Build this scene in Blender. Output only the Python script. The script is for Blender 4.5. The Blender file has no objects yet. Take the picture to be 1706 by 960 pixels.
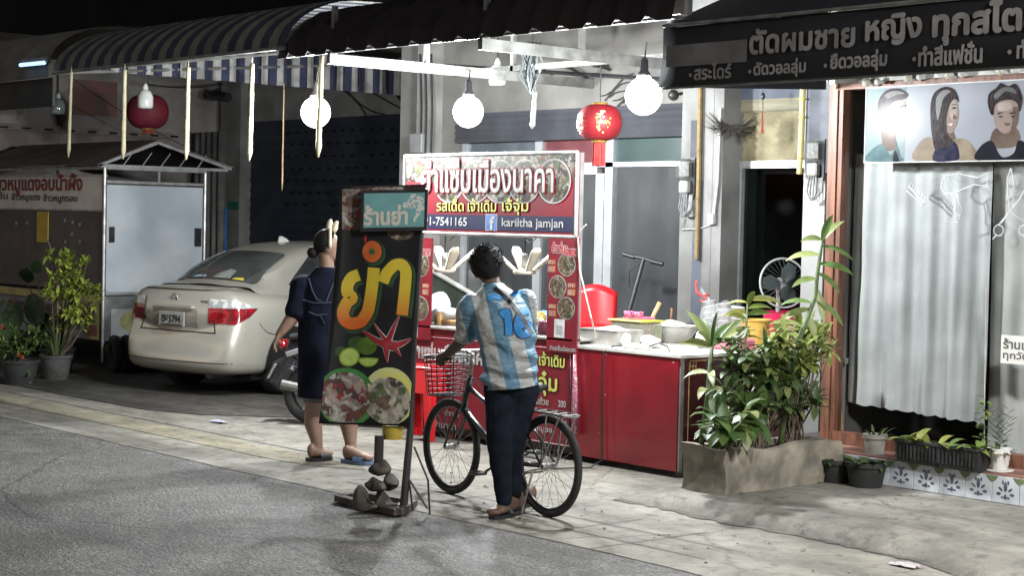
import bpy, math, random
from mathutils import Vector, Matrix, noise
from mathutils.bvhtree import BVHTree
S = bpy.context.scene
COL = S.collection
R = math.radians
random.seed(7)

# ---------------------------------------------------------------- camera, world, exposure
FPX, CAMH, ROLL, HEAD = 2900.0, 1.85, 0.022, R(41.2)
PITCH = math.atan(109 / FPX)
CAM = Vector((9.0, -6.83, CAMH))
FW = Vector((-math.cos(HEAD) * math.cos(PITCH), math.sin(HEAD) * math.cos(PITCH), -math.sin(PITCH)))
_r0 = Vector((math.sin(HEAD), math.cos(HEAD), 0)); _u0 = _r0.cross(FW)
CR = _r0 * math.cos(ROLL) + _u0 * math.sin(ROLL)
CU = _u0 * math.cos(ROLL) - _r0 * math.sin(ROLL)
cam = bpy.data.cameras.new('camera'); cam.lens = FPX / 1706 * 36; cam.sensor_width = 36
cam.clip_end = 400; cam.clip_start = 0.05
co = bpy.data.objects.new('camera', cam); COL.objects.link(co)
co.matrix_world = Matrix(((CR.x, CU.x, -FW.x, CAM.x), (CR.y, CU.y, -FW.y, CAM.y), (CR.z, CU.z, -FW.z, CAM.z), (0, 0, 0, 1)))
S.camera = co
w = bpy.data.worlds.new('World'); S.world = w; w.use_nodes = True
nt = w.node_tree; bg = nt.nodes['Background']
sky = nt.nodes.new('ShaderNodeTexSky'); sky.sky_type = 'NISHITA'; sky.sun_disc = False
sky.sun_elevation = R(-1); sky.sun_rotation = R(200)
hs = nt.nodes.new('ShaderNodeHueSaturation'); hs.inputs['Saturation'].default_value = 0.35      # city glow greys the night sky
nt.links.new(sky.outputs[0], hs.inputs['Color']); nt.links.new(hs.outputs[0], bg.inputs[0]); bg.inputs[1].default_value = 0.36
S.view_settings.view_transform = 'Standard'; S.view_settings.look = 'None'
S.view_settings.exposure = 0.6; S.view_settings.gamma = 1
S.render.engine = 'CYCLES'
S.cycles.use_denoising = True; S.cycles.max_bounces = 6; S.cycles.diffuse_bounces = 3; S.cycles.glossy_bounces = 3
S.cycles.transparent_max_bounces = 12; S.cycles.sample_clamp_indirect = 4; S.cycles.caustics_reflective = False
S.cycles.caustics_refractive = False
STREET = 750.0
BULB = 350.0      # watts of a lit globe

def ray(x, y): return FW + CR * ((x - 853) / FPX) - CU * ((y - 480) / FPX)
def PZ(x, y, z=0.0):
    d = ray(x, y); return CAM + d * ((z - CAM.z) / d.z)
def PY(x, y, Y):
    d = ray(x, y); return CAM + d * ((Y - CAM.y) / d.y)
def PX(x, y, X):
    d = ray(x, y); return CAM + d * ((X - CAM.x) / d.x)

# ---------------------------------------------------------------- materials
_M = {}
def mat(name, c1, c2=None, scale=8.0, rough=0.6, metal=0.0, bump=0.0, bscale=60.0, spec=0.4, rot=None, stretch=None, coat=0.0, detail=4.0, lo=0.38, hi=0.62):
    if name in _M: return _M[name]
    m = bpy.data.materials.new(name); m.use_nodes = True; nt = m.node_tree; b = nt.nodes['Principled BSDF']
    b.inputs['Roughness'].default_value = rough; b.inputs['Metallic'].default_value = metal
    b.inputs['Specular IOR Level'].default_value = spec; b.inputs['Coat Weight'].default_value = coat
    tc = nt.nodes.new('ShaderNodeTexCoord'); mp = nt.nodes.new('ShaderNodeMapping')
    if stretch: mp.inputs['Scale'].default_value = stretch
    nt.links.new(tc.outputs['Object'], mp.inputs[0])
    if c2 is None: c2 = tuple(v * 0.72 for v in c1)
    n = nt.nodes.new('ShaderNodeTexNoise'); n.inputs['Scale'].default_value = scale; n.inputs['Detail'].default_value = detail
    nt.links.new(mp.outputs[0], n.inputs['Vector'])
    r = nt.nodes.new('ShaderNodeValToRGB'); e = r.color_ramp.elements
    e[0].position = lo; e[0].color = (*c1, 1); e[1].position = hi; e[1].color = (*c2, 1)
    nt.links.new(n.outputs['Fac'], r.inputs[0]); nt.links.new(r.outputs[0], b.inputs['Base Color'])
    rr = nt.nodes.new('ShaderNodeMapRange'); rr.inputs['To Min'].default_value = max(0.03, rough - 0.08); rr.inputs['To Max'].default_value = min(1, rough + 0.1)
    nt.links.new(n.outputs['Fac'], rr.inputs['Value']); nt.links.new(rr.outputs[0], b.inputs['Roughness'])
    if bump:
        n2 = nt.nodes.new('ShaderNodeTexNoise'); n2.inputs['Scale'].default_value = bscale; n2.inputs['Detail'].default_value = 5
        nt.links.new(mp.outputs[0], n2.inputs['Vector'])
        bp = nt.nodes.new('ShaderNodeBump'); bp.inputs['Strength'].default_value = min(1, bump); bp.inputs['Distance'].default_value = 0.01
        nt.links.new(n2.outputs['Fac'], bp.inputs['Height']); nt.links.new(bp.outputs[0], b.inputs['Normal'])
    _M[name] = m; return m

def glass(name, tint=(0.8, 0.85, 0.85), refl=0.12, rough=0.03, dirt=0.0, dirtcol=(0.5, 0.5, 0.5)):
    if name in _M: return _M[name]
    m = bpy.data.materials.new(name); m.use_nodes = True; nt = m.node_tree; nt.nodes.clear()
    out = nt.nodes.new('ShaderNodeOutputMaterial'); t = nt.nodes.new('ShaderNodeBsdfTransparent'); t.inputs[0].default_value = (*tint, 1)
    g = nt.nodes.new('ShaderNodeBsdfGlossy'); g.inputs['Roughness'].default_value = rough
    lw = nt.nodes.new('ShaderNodeLayerWeight'); f = nt.nodes.new('ShaderNodeMath'); f.operation = 'POWER'; f.inputs[1].default_value = 4; nt.links.new(lw.outputs['Facing'], f.inputs[0])
    a = nt.nodes.new('ShaderNodeMath'); a.operation = 'MULTIPLY_ADD'; a.inputs[1].default_value = 0.6; a.inputs[2].default_value = max(0.003, refl * 0.4)
    nt.links.new(f.outputs[0], a.inputs[0])
    mx = nt.nodes.new('ShaderNodeMixShader'); nt.links.new(a.outputs[0], mx.inputs[0]); nt.links.new(t.outputs[0], mx.inputs[1]); nt.links.new(g.outputs[0], mx.inputs[2])
    last = mx
    if dirt:
        d = nt.nodes.new('ShaderNodeBsdfDiffuse'); d.inputs[0].default_value = (*dirtcol, 1)
        n = nt.nodes.new('ShaderNodeTexNoise'); n.inputs['Scale'].default_value = 3; n.inputs['Detail'].default_value = 6
        mr = nt.nodes.new('ShaderNodeMapRange'); mr.inputs['From Min'].default_value = 0.3; mr.inputs['From Max'].default_value = 0.75
        mr.inputs['To Min'].default_value = dirt * 0.6; mr.inputs['To Max'].default_value = min(1, dirt * 1.4)
        nt.links.new(n.outputs['Fac'], mr.inputs['Value'])
        m2 = nt.nodes.new('ShaderNodeMixShader'); nt.links.new(mr.outputs[0], m2.inputs[0]); nt.links.new(mx.outputs[0], m2.inputs[1]); nt.links.new(d.outputs[0], m2.inputs[2]); last = m2
    nt.links.new(last.outputs[0], out.inputs[0]); _M[name] = m; return m

def emit(name, col, strength):
    if name in _M: return _M[name]
    m = bpy.data.materials.new(name); m.use_nodes = True; b = m.node_tree.nodes['Principled BSDF']
    b.inputs['Base Color'].default_value = (0.8, 0.8, 0.8, 1); b.inputs['Emission Color'].default_value = (*col, 1); b.inputs['Emission Strength'].default_value = strength
    _M[name] = m; return m

def leafmat(name, c1, c2, c3=None, edge=None):
    """leaf with per-leaf colour variation, slight gloss and translucency"""
    if name in _M: return _M[name]
    m = bpy.data.materials.new(name); m.use_nodes = True; nt = m.node_tree; b = nt.nodes['Principled BSDF']
    g = nt.nodes.new('ShaderNodeNewGeometry'); r = nt.nodes.new('ShaderNodeValToRGB'); e = r.color_ramp.elements
    e[0].position = 0.1; e[0].color = (*c1, 1); e[1].position = 0.9; e[1].color = (*c2, 1)
    if c3: x = e.new(0.97); x.color = (*c3, 1)
    nt.links.new(g.outputs['Random Per Island'], r.inputs[0])
    tc = nt.nodes.new('ShaderNodeTexCoord'); n = nt.nodes.new('ShaderNodeTexNoise'); n.inputs['Scale'].default_value = 30; n.inputs['Detail'].default_value = 4
    nt.links.new(tc.outputs['Object'], n.inputs['Vector'])
    mx = nt.nodes.new('ShaderNodeMix'); mx.data_type = 'RGBA'; mx.blend_type = 'MULTIPLY'; mx.inputs[0].default_value = 0.36
    nt.links.new(r.outputs[0], mx.inputs[6])
    r2 = nt.nodes.new('ShaderNodeValToRGB'); r2.color_ramp.elements[0].position = 0.3; r2.color_ramp.elements[0].color = (0.5, 0.55, 0.5, 1); r2.color_ramp.elements[1].position = 0.65; r2.color_ramp.elements[1].color = (1.25, 1.2, 1.1, 1)
    nt.links.new(n.outputs['Fac'], r2.inputs[0]); nt.links.new(r2.outputs[0], mx.inputs[7]); nt.links.new(mx.outputs[2], b.inputs['Base Color'])
    b.inputs['Roughness'].default_value = 0.42; b.inputs['Specular IOR Level'].default_value = 0.45
    tr = nt.nodes.new('ShaderNodeBsdfTranslucent'); nt.links.new(mx.outputs[2], tr.inputs[0])
    ms = nt.nodes.new('ShaderNodeMixShader'); ms.inputs[0].default_value = 0.25
    o = nt.nodes['Material Output']; nt.links.new(b.outputs[0], ms.inputs[1]); nt.links.new(tr.outputs[0], ms.inputs[2]); nt.links.new(ms.outputs[0], o.inputs[0])
    _M[name] = m; return m

# ---------------------------------------------------------------- mesh building
W = {}
def setp(o, label=None, cat=None, group=None, kind=None):
    if label: o['label'] = label
    if cat: o['category'] = cat
    if group: o['group'] = group
    if kind: o['kind'] = kind
    return o
def thing(name, label, cat, loc=(0, 0, 0), rz=0.0, group=None, mtx=None):
    o = bpy.data.objects.new(name, None); COL.objects.link(o); o.empty_display_size = 0.1
    m = mtx if mtx is not None else Matrix.Translation(Vector(loc)) @ Matrix.Rotation(rz, 4, 'Z')
    o.matrix_world = m; W[o.name] = m.copy()
    return setp(o, label, cat, group)
def copytree(o, mtx, label=None, group=None, parent=None):
    c = o.copy(); COL.objects.link(c)
    if parent is None:
        c.matrix_world = mtx; W[c.name] = mtx.copy()
        if label: c['label'] = label
        if group: c['group'] = group
    else:
        c.parent = parent
    for ch in list(o.children): copytree(ch, None, parent=c)
    return c

class MB:
    def __init__(s): s.v = []; s.f = []; s.m = []; s.cur = 0; s.M = None
    def add(s, V, F):
        b = len(s.v)
        if s.M is not None: V = [s.M @ Vector(p) for p in V]
        s.v += [tuple(p) for p in V]; s.f += [tuple(i + b for i in f) for f in F]; s.m += [s.cur] * len(F)
        return s
    def box(s, c, d, rz=0.0, rot=None, bev=0.0):
        c = Vector(c); x, y, z = d[0] / 2, d[1] / 2, d[2] / 2
        M = rot if rot is not None else Matrix.Rotation(rz, 3, 'Z')
        if bev <= 0:
            V = [M @ Vector((i * x, j * y, k * z)) + c for k in (-1, 1) for j in (-1, 1) for i in (-1, 1)]
            return s.add(V, [(0, 2, 3, 1), (4, 5, 7, 6), (0, 1, 5, 4), (2, 6, 7, 3), (0, 4, 6, 2), (1, 3, 7, 5)])
        b = min(bev, x * .9, y * .9, z * .9); V = []; F = []
        # chamfered box: 24 verts
        idx = {}
        for i in (-1, 1):
            for j in (-1, 1):
                for k in (-1, 1):
                    for a in range(3):
                        p = [i * x, j * y, k * z]
                        for q in range(3):
                            if q != a: p[q] -= (i, j, k)[q] * b
                        idx[(i, j, k, a)] = len(V); V.append(M @ Vector(p) + c)
        for a in range(3):
            o1, o2 = [(1, 2), (2, 0), (0, 1)][a]
            for sg in (-1, 1):
                q = []
                for e1, e2 in ((-1, -1), (1, -1), (1, 1), (-1, 1)):
                    t = [0, 0, 0]; t[a] = sg; t[o1] = e1; t[o2] = e2; q.append(idx[(*t, a)])
                F.append(tuple(q if sg > 0 else q[::-1]))
        for a in range(3):
            o1, o2 = [(1, 2), (2, 0), (0, 1)][a]
            for e1 in (-1, 1):
                for e2 in (-1, 1):
                    q = []
                    for sg, ax in ((-1, o1), (1, o1), (1, o2), (-1, o2)):
                        t = [0, 0, 0]; t[a] = sg; t[o1] = e1; t[o2] = e2; q.append(idx[(*t, ax)])
                    F.append(tuple(q if e1 * e2 > 0 else q[::-1]))
        for i in (-1, 1):
            for j in (-1, 1):
                for k in (-1, 1):
                    q = [idx[(i, j, k, a)] for a in range(3)]
                    F.append(tuple(q if i * j * k > 0 else q[::-1]))
        return s.add(V, F)
    def bb(s, lo, hi, bev=0.0):
        lo = Vector(lo); hi = Vector(hi)
        return s.box((lo + hi) / 2, [abs(a) for a in (hi - lo)], bev=bev)
    def tube(s, pts, r, n=8, cap=True):
        pts = [Vector(p) for p in pts]; rs = r if isinstance(r, (list, tuple)) else [r] * len(pts)
        V = []; F = []; up = None
        for i, p in enumerate(pts):
            d = (pts[min(i + 1, len(pts) - 1)] - pts[max(i - 1, 0)])
            if d.length < 1e-9: d = Vector((0, 0, 1))
            d.normalize()
            if up is None:
                up = Vector((0, 0, 1)) if abs(d.z) < 0.9 else Vector((1, 0, 0))
            a = d.cross(up); a.normalize(); b = a.cross(d); up = b
            for k in range(n):
                t = 2 * math.pi * k / n; V.append(p + (a * math.cos(t) + b * math.sin(t)) * rs[i])
        for i in range(len(pts) - 1):
            for k in range(n):
                F.append((i * n + k, i * n + (k + 1) % n, (i + 1) * n + (k + 1) % n, (i + 1) * n + k))
        if cap: F.append(tuple(range(n))[::-1]); F.append(tuple((len(pts) - 1) * n + k for k in range(n)))
        return s.add(V, F)
    def ring(s, c, ax, R_, r, n=28, k=6, a0=0, a1=2 * math.pi):
        c = Vector(c); ax = Vector(ax).normalized(); t = Vector((0, 0, 1)) if abs(ax.z) < .9 else Vector((1, 0, 0))
        u = ax.cross(t).normalized(); v = ax.cross(u); full = abs(a1 - a0 - 2 * math.pi) < 1e-6
        V = []; F = []; m = n if full else n + 1
        for i in range(m):
            a = a0 + (a1 - a0) * i / n; d = u * math.cos(a) + v * math.sin(a)
            for j in range(k):
                b = 2 * math.pi * j / k; V.append(c + d * (R_ + r * math.cos(b)) + ax * (r * math.sin(b)))
        for i in range(n):
            i2 = (i + 1) % m
            for j in range(k): F.append((i * k + j, i * k + (j + 1) % k, i2 * k + (j + 1) % k, i2 * k + j))
        return s.add(V, F)
    def lathe(s, c, prof, n=20, ax=None, sx=1, sy=1):
        c = Vector(c); V = []; F = []
        M = Vector((0, 0, 1)).rotation_difference(Vector(ax)).to_matrix() if ax is not None else Matrix.Identity(3)
        for (r, z) in prof:
            for k in range(n):
                a = 2 * math.pi * k / n; V.append(c + M @ Vector((r * math.cos(a) * sx, r * math.sin(a) * sy, z)))
        for i in range(len(prof) - 1):
            for k in range(n): F.append((i * n + k, i * n + (k + 1) % n, (i + 1) * n + (k + 1) % n, (i + 1) * n + k))
        if prof[0][0] > 1e-4: F.append(tuple(range(n))[::-1])
        if prof[-1][0] > 1e-4: F.append(tuple((len(prof) - 1) * n + k for k in range(n)))
        return s.add(V, F)
    def ell(s, c, rad, rot=None, n=16, m=10):
        c = Vector(c); V = []; F = []; M = rot if rot is not None else Matrix.Identity(3)
        for i in range(m + 1):
            t = math.pi * i / m
            for k in range(n):
                a = 2 * math.pi * k / n
                V.append(c + M @ Vector((rad[0] * math.sin(t) * math.cos(a), rad[1] * math.sin(t) * math.sin(a), -rad[2] * math.cos(t))))
        for i in range(m):
            for k in range(n): F.append((i * n + k, i * n + (k + 1) % n, (i + 1) * n + (k + 1) % n, (i + 1) * n + k))
        return s.add(V, F)
    def prism(s, poly, o, u, v, t):
        """2D polygon in frame (o,u,v) extruded by t along u x v"""
        o, u, v = Vector(o), Vector(u), Vector(v); nrm = u.cross(v).normalized() * t; n = len(poly)
        V = [o + u * a + v * b for a, b in poly] + [o + u * a + v * b + nrm for a, b in poly]
        F = [tuple(range(n))[::-1], tuple(range(n, 2 * n))] + [(i, (i + 1) % n, n + (i + 1) % n, n + i) for i in range(n)]
        return s.add(V, F)
    def sheet(s, rows, t=0.0, closed=False):
        n = len(rows[0]); V = [Vector(p) for r_ in rows for p in r_]; F = []
        for i in range(len(rows) - 1):
            for k in range(n - 1): F.append((i * n + k, i * n + k + 1, (i + 1) * n + k + 1, (i + 1) * n + k))
            if closed: F.append((i * n + n - 1, i * n, (i + 1) * n, (i + 1) * n + n - 1))
        return s.add(V, F)
    def leaf(s, base, d, L, wd, droop=0.4, n=5, fold=0.25, up=None, tip=1.0):
        base = Vector(base); d = Vector(d).normalized(); u = Vector((0, 0, 1)) if up is None else up
        side = d.cross(u)
        if side.length < 1e-3: side = Vector((1, 0, 0))
        side.normalize(); nr = side.cross(d); V = []; F = []
        p = base.copy(); cur = d.copy()
        for i in range(n + 1):
            t = i / n; wv = wd * (math.sin(math.pi * (t * 0.92 + 0.05)) ** 0.8) * (1 - 0.15 * t) * 0.5
            if i == n: wv = wd * 0.02
            nn = side.cross(cur).normalized()
            V += [p - side * wv + nn * (wv * fold), p.copy(), p + side * wv + nn * (wv * fold)]
            cur = (cur - Vector((0, 0, 1)) * droop / n * (0.6 + t)).normalized(); p = p + cur * (L / n)
        for i in range(n):
            a = i * 3; F += [(a, a + 1, a + 4, a + 3), (a + 1, a + 2, a + 5, a + 4)]
        return s.add(V, F)
    def build(s, name, m, parent=None, smooth=False, world=True, label=None, cat=None, group=None, kind=None, solid=0.0, sharp=None, sub=0):
        me = bpy.data.meshes.new(name); V = [Vector(p) for p in s.v]
        mw = None
        if parent is not None:
            pm = W[parent.name]
            if world: inv = pm.inverted(); V = [inv @ p for p in V]
        elif kind is None:
            xs = [p.x for p in V]; ys = [p.y for p in V]; zs = [p.z for p in V]
            off = Vector(((min(xs) + max(xs)) / 2, (min(ys) + max(ys)) / 2, min(zs))); V = [p - off for p in V]; mw = Matrix.Translation(off)
        me.from_pydata([tuple(p) for p in V], [], s.f)
        for x in (m if isinstance(m, (list, tuple)) else [m]): me.materials.append(x)
        me.polygons.foreach_set('material_index', s.m)
        if smooth: me.polygons.foreach_set('use_smooth', [True] * len(me.polygons))
        me.update()
        if smooth and sharp: me.set_sharp_from_angle(angle=R(sharp))
        o = bpy.data.objects.new(name, me); COL.objects.link(o)
        if parent is not None: o.parent = parent; W[o.name] = W[parent.name]
        elif mw is not None: o.matrix_world = mw; W[o.name] = mw
        else: W[o.name] = Matrix.Identity(4)
        if solid: md = o.modifiers.new('solid', 'SOLIDIFY'); md.thickness = solid; md.offset = 0
        if sub: md = o.modifiers.new('sub', 'SUBSURF'); md.levels = sub; md.render_levels = sub
        return setp(o, label, cat, group, kind)

def fuse(mb, vox=0.008, smooth=4):
    """voxel-fuse the shapes of mb into one continuous surface; returns a new MB"""
    me = bpy.data.meshes.new('tmp'); me.from_pydata(mb.v, [], mb.f); me.update()
    o = bpy.data.objects.new('tmp', me); COL.objects.link(o)
    md = o.modifiers.new('r', 'REMESH'); md.mode = 'VOXEL'; md.voxel_size = vox
    if smooth: ms = o.modifiers.new('s', 'SMOOTH'); ms.iterations = smooth; ms.factor = 0.5
    dg = bpy.context.evaluated_depsgraph_get(); dg.update()
    m2 = bpy.data.meshes.new_from_object(o.evaluated_get(dg)); out = MB()
    out.add([v.co.copy() for v in m2.vertices], [tuple(p.vertices) for p in m2.polygons])
    bpy.data.objects.remove(o); bpy.data.meshes.remove(me); bpy.data.meshes.remove(m2)
    return out

def inside(pt, poly):
    x, y = pt; c = False
    for i in range(len(poly)):
        x1, y1 = poly[i]; x2, y2 = poly[i - 1]
        if (y1 > y) != (y2 > y) and x < (x2 - x1) * (y - y1) / (y2 - y1) + x1: c = not c
    return c
_T = {}
def glyphs(s):
    if s in _T: return _T[s]
    c = bpy.data.curves.new('t', 'FONT'); c.body = s; c.size = 1
    o = bpy.data.objects.new('t', c); COL.objects.link(o)
    dg = bpy.context.evaluated_depsgraph_get(); dg.update()
    cc = o.evaluated_get(dg).to_curve(dg); polys = []
    for sp in cc.splines:
        bp = sp.bezier_points; n = len(bp); P = []
        for i in range(n):
            a = bp[i]; b = bp[(i + 1) % n]; p0, p1, p2, p3 = a.co, a.handle_right, b.handle_left, b.co
            st = ((p1 - p0).cross(p3 - p0).length + (p2 - p0).cross(p3 - p0).length) < 1e-5
            k = 1 if st else 4
            for j in range(k):
                t = j / k; q = p0 * (1 - t) ** 3 + p1 * 3 * t * (1 - t) ** 2 + p2 * 3 * t * t * (1 - t) + p3 * t ** 3
                if not P or (abs(P[-1][0] - q.x) + abs(P[-1][1] - q.y)) > 1e-5: P.append((q.x, q.y))
        if len(P) > 2: polys.append(P)
    bpy.data.objects.remove(o)
    area = lambda P: sum(P[i - 1][0] * P[i][1] - P[i][0] * P[i - 1][1] for i in range(len(P))) / 2
    outer = [p for p in polys if area(p) < 0]; holes = [p for p in polys if area(p) > 0]
    if sum(map(area, polys)) > 0: outer, holes = holes, outer
    out = []
    for p in outer:
        hs = [h for h in holes if sum(inside(q, p) for q in h) > len(h) * .6]
        cu = bpy.data.curves.new('c', 'CURVE'); cu.dimensions = '2D'; cu.fill_mode = 'BOTH'
        for q in [p] + hs:
            sp = cu.splines.new('POLY'); sp.points.add(len(q) - 1)
            for k, (x, y) in enumerate(q): sp.points[k].co = (x, y, 0, 1)
            sp.use_cyclic_u = True
        o = bpy.data.objects.new('c', cu); COL.objects.link(o)
        dg = bpy.context.evaluated_depsgraph_get(); dg.update()
        m = bpy.data.meshes.new_from_object(o.evaluated_get(dg))
        out.append(([(v.co.x, v.co.y) for v in m.vertices], [tuple(f.vertices) for f in m.polygons]))
        bpy.data.objects.remove(o); bpy.data.meshes.remove(m)
    _T[s] = out; return out
def text(mb, s, o, u, v, wd, ht, bold=0.0, ncopy=8, lift=0.002, slant=0.0, mapf=None):
    """lettering fitted to width wd and height ht, lower-left corner at o, in the plane (u,v); bold = stroke thickening (fraction of height)"""
    G = glyphs(s); o, u, v = Vector(o), Vector(u).normalized(), Vector(v).normalized(); n = u.cross(v)
    xs = [p[0] for g in G for p in g[0]]; ys = [p[1] for g in G for p in g[0]]
    x0, x1, y0, y1 = min(xs), max(xs), min(ys), max(ys); sx = wd / (x1 - x0); sy = ht / (y1 - y0)
    offs = [(0, 0)] + ([(math.cos(2 * math.pi * k / ncopy) * bold * ht, math.sin(2 * math.pi * k / ncopy) * bold * ht) for k in range(ncopy)] if bold else [])
    for ci, (dx, dy) in enumerate(offs):
        for gi, (V, F) in enumerate(G):
            z = lift + (ci * 4 + gi % 4) * 4e-5
            mb.add([o + u * ((a - x0) * sx + dx + slant * ((b - y0) * sy)) + v * ((b - y0) * sy + dy) + n * z for a, b in V], F)
    return mb
def disc(mb, c, u, v, ru, rv, lift=0.0, n=24, a0=0, a1=2 * math.pi):
    c, u, v = Vector(c), Vector(u).normalized(), Vector(v).normalized(); nn = u.cross(v)
    full = abs(a1 - a0 - 2 * math.pi) < 1e-6
    P = [c + u * (ru * math.cos(a0 + (a1 - a0) * k / n)) + v * (rv * math.sin(a0 + (a1 - a0) * k / n)) + nn * lift for k in range(n + (0 if full else 1))]
    return mb.add(P, [tuple(range(len(P)))])
def quad(mb, o, u, v, w_, h, lift=0.0):
    o, u, v = Vector(o), Vector(u).normalized(), Vector(v).normalized(); o = o + u.cross(v) * lift
    return mb.add([o, o + u * w_, o + u * w_ + v * h, o + v * h], [(0, 1, 2, 3)])
XU = Vector((1, 0, 0)); ZU = Vector((0, 0, 1)); YU = Vector((0, 1, 0))
def rectY(mb, x0, y0, x1, y1, Y, t, bev=0.0):
    """box whose street face lies in the plane Y and fills the photo rectangle; t = depth behind the face"""
    xm0 = PY(x0, (y0 + y1) / 2, Y).x; xm1 = PY(x1, (y0 + y1) / 2, Y).x
    zt = PY((x0 + x1) / 2, y0, Y).z; zb = PY((x0 + x1) / 2, y1, Y).z
    return mb.bb((xm0, Y, zb), (xm1, Y + t, zt), bev=bev)

def bulb_glass():
    if 'bulb_glass' in _M: return _M['bulb_glass']
    m = bpy.data.materials.new('bulb_glass'); m.use_nodes = True; nt = m.node_tree; nt.nodes.clear()
    o = nt.nodes.new('ShaderNodeOutputMaterial'); t = nt.nodes.new('ShaderNodeBsdfTransparent'); e = nt.nodes.new('ShaderNodeEmission'); a = nt.nodes.new('ShaderNodeAddShader')
    e.inputs[0].default_value = (0.93, 0.97, 1.0, 1); e.inputs[1].default_value = 4.0
    nt.links.new(t.outputs[0], a.inputs[0]); nt.links.new(e.outputs[0], a.inputs[1]); nt.links.new(a.outputs[0], o.inputs[0]); _M['bulb_glass'] = m; return m
def lit_bulb(p, top, label, k=1.0):
    b = thing('hanging_bulb', label, 'lamp', p, group='lit white bulbs hanging from the awnings')
    MB().ell(p, (0.128, 0.128, 0.133), n=32, m=20).build('globe', bulb_glass(), b, smooth=True)
    li = bpy.data.lights.new('bulb', 'POINT'); li.energy = BULB * k; li.color = (0.93, 0.975, 1.0); li.shadow_soft_size = 0.09
    lo = bpy.data.objects.new('bulb_lamp', li); COL.objects.link(lo); lo.parent = b
    MB().lathe(Vector(p) + Vector((0, 0, 0.128)), [(0.05, 0), (0.045, 0.03), (0.03, 0.05), (0.028, 0.12), (0.016, 0.14)], n=14).build('socket', mat('socket_grey', (0.07, 0.07, 0.075)), b, smooth=True)
    q = Vector(p) + Vector((0, 0, 0.25)); MB().tube([q, q + Vector((0.015, 0, 0.1)), top], 0.006, 6).build('wire', mat('wire_black', (0.02, 0.02, 0.02)), b)
    return b
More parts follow.
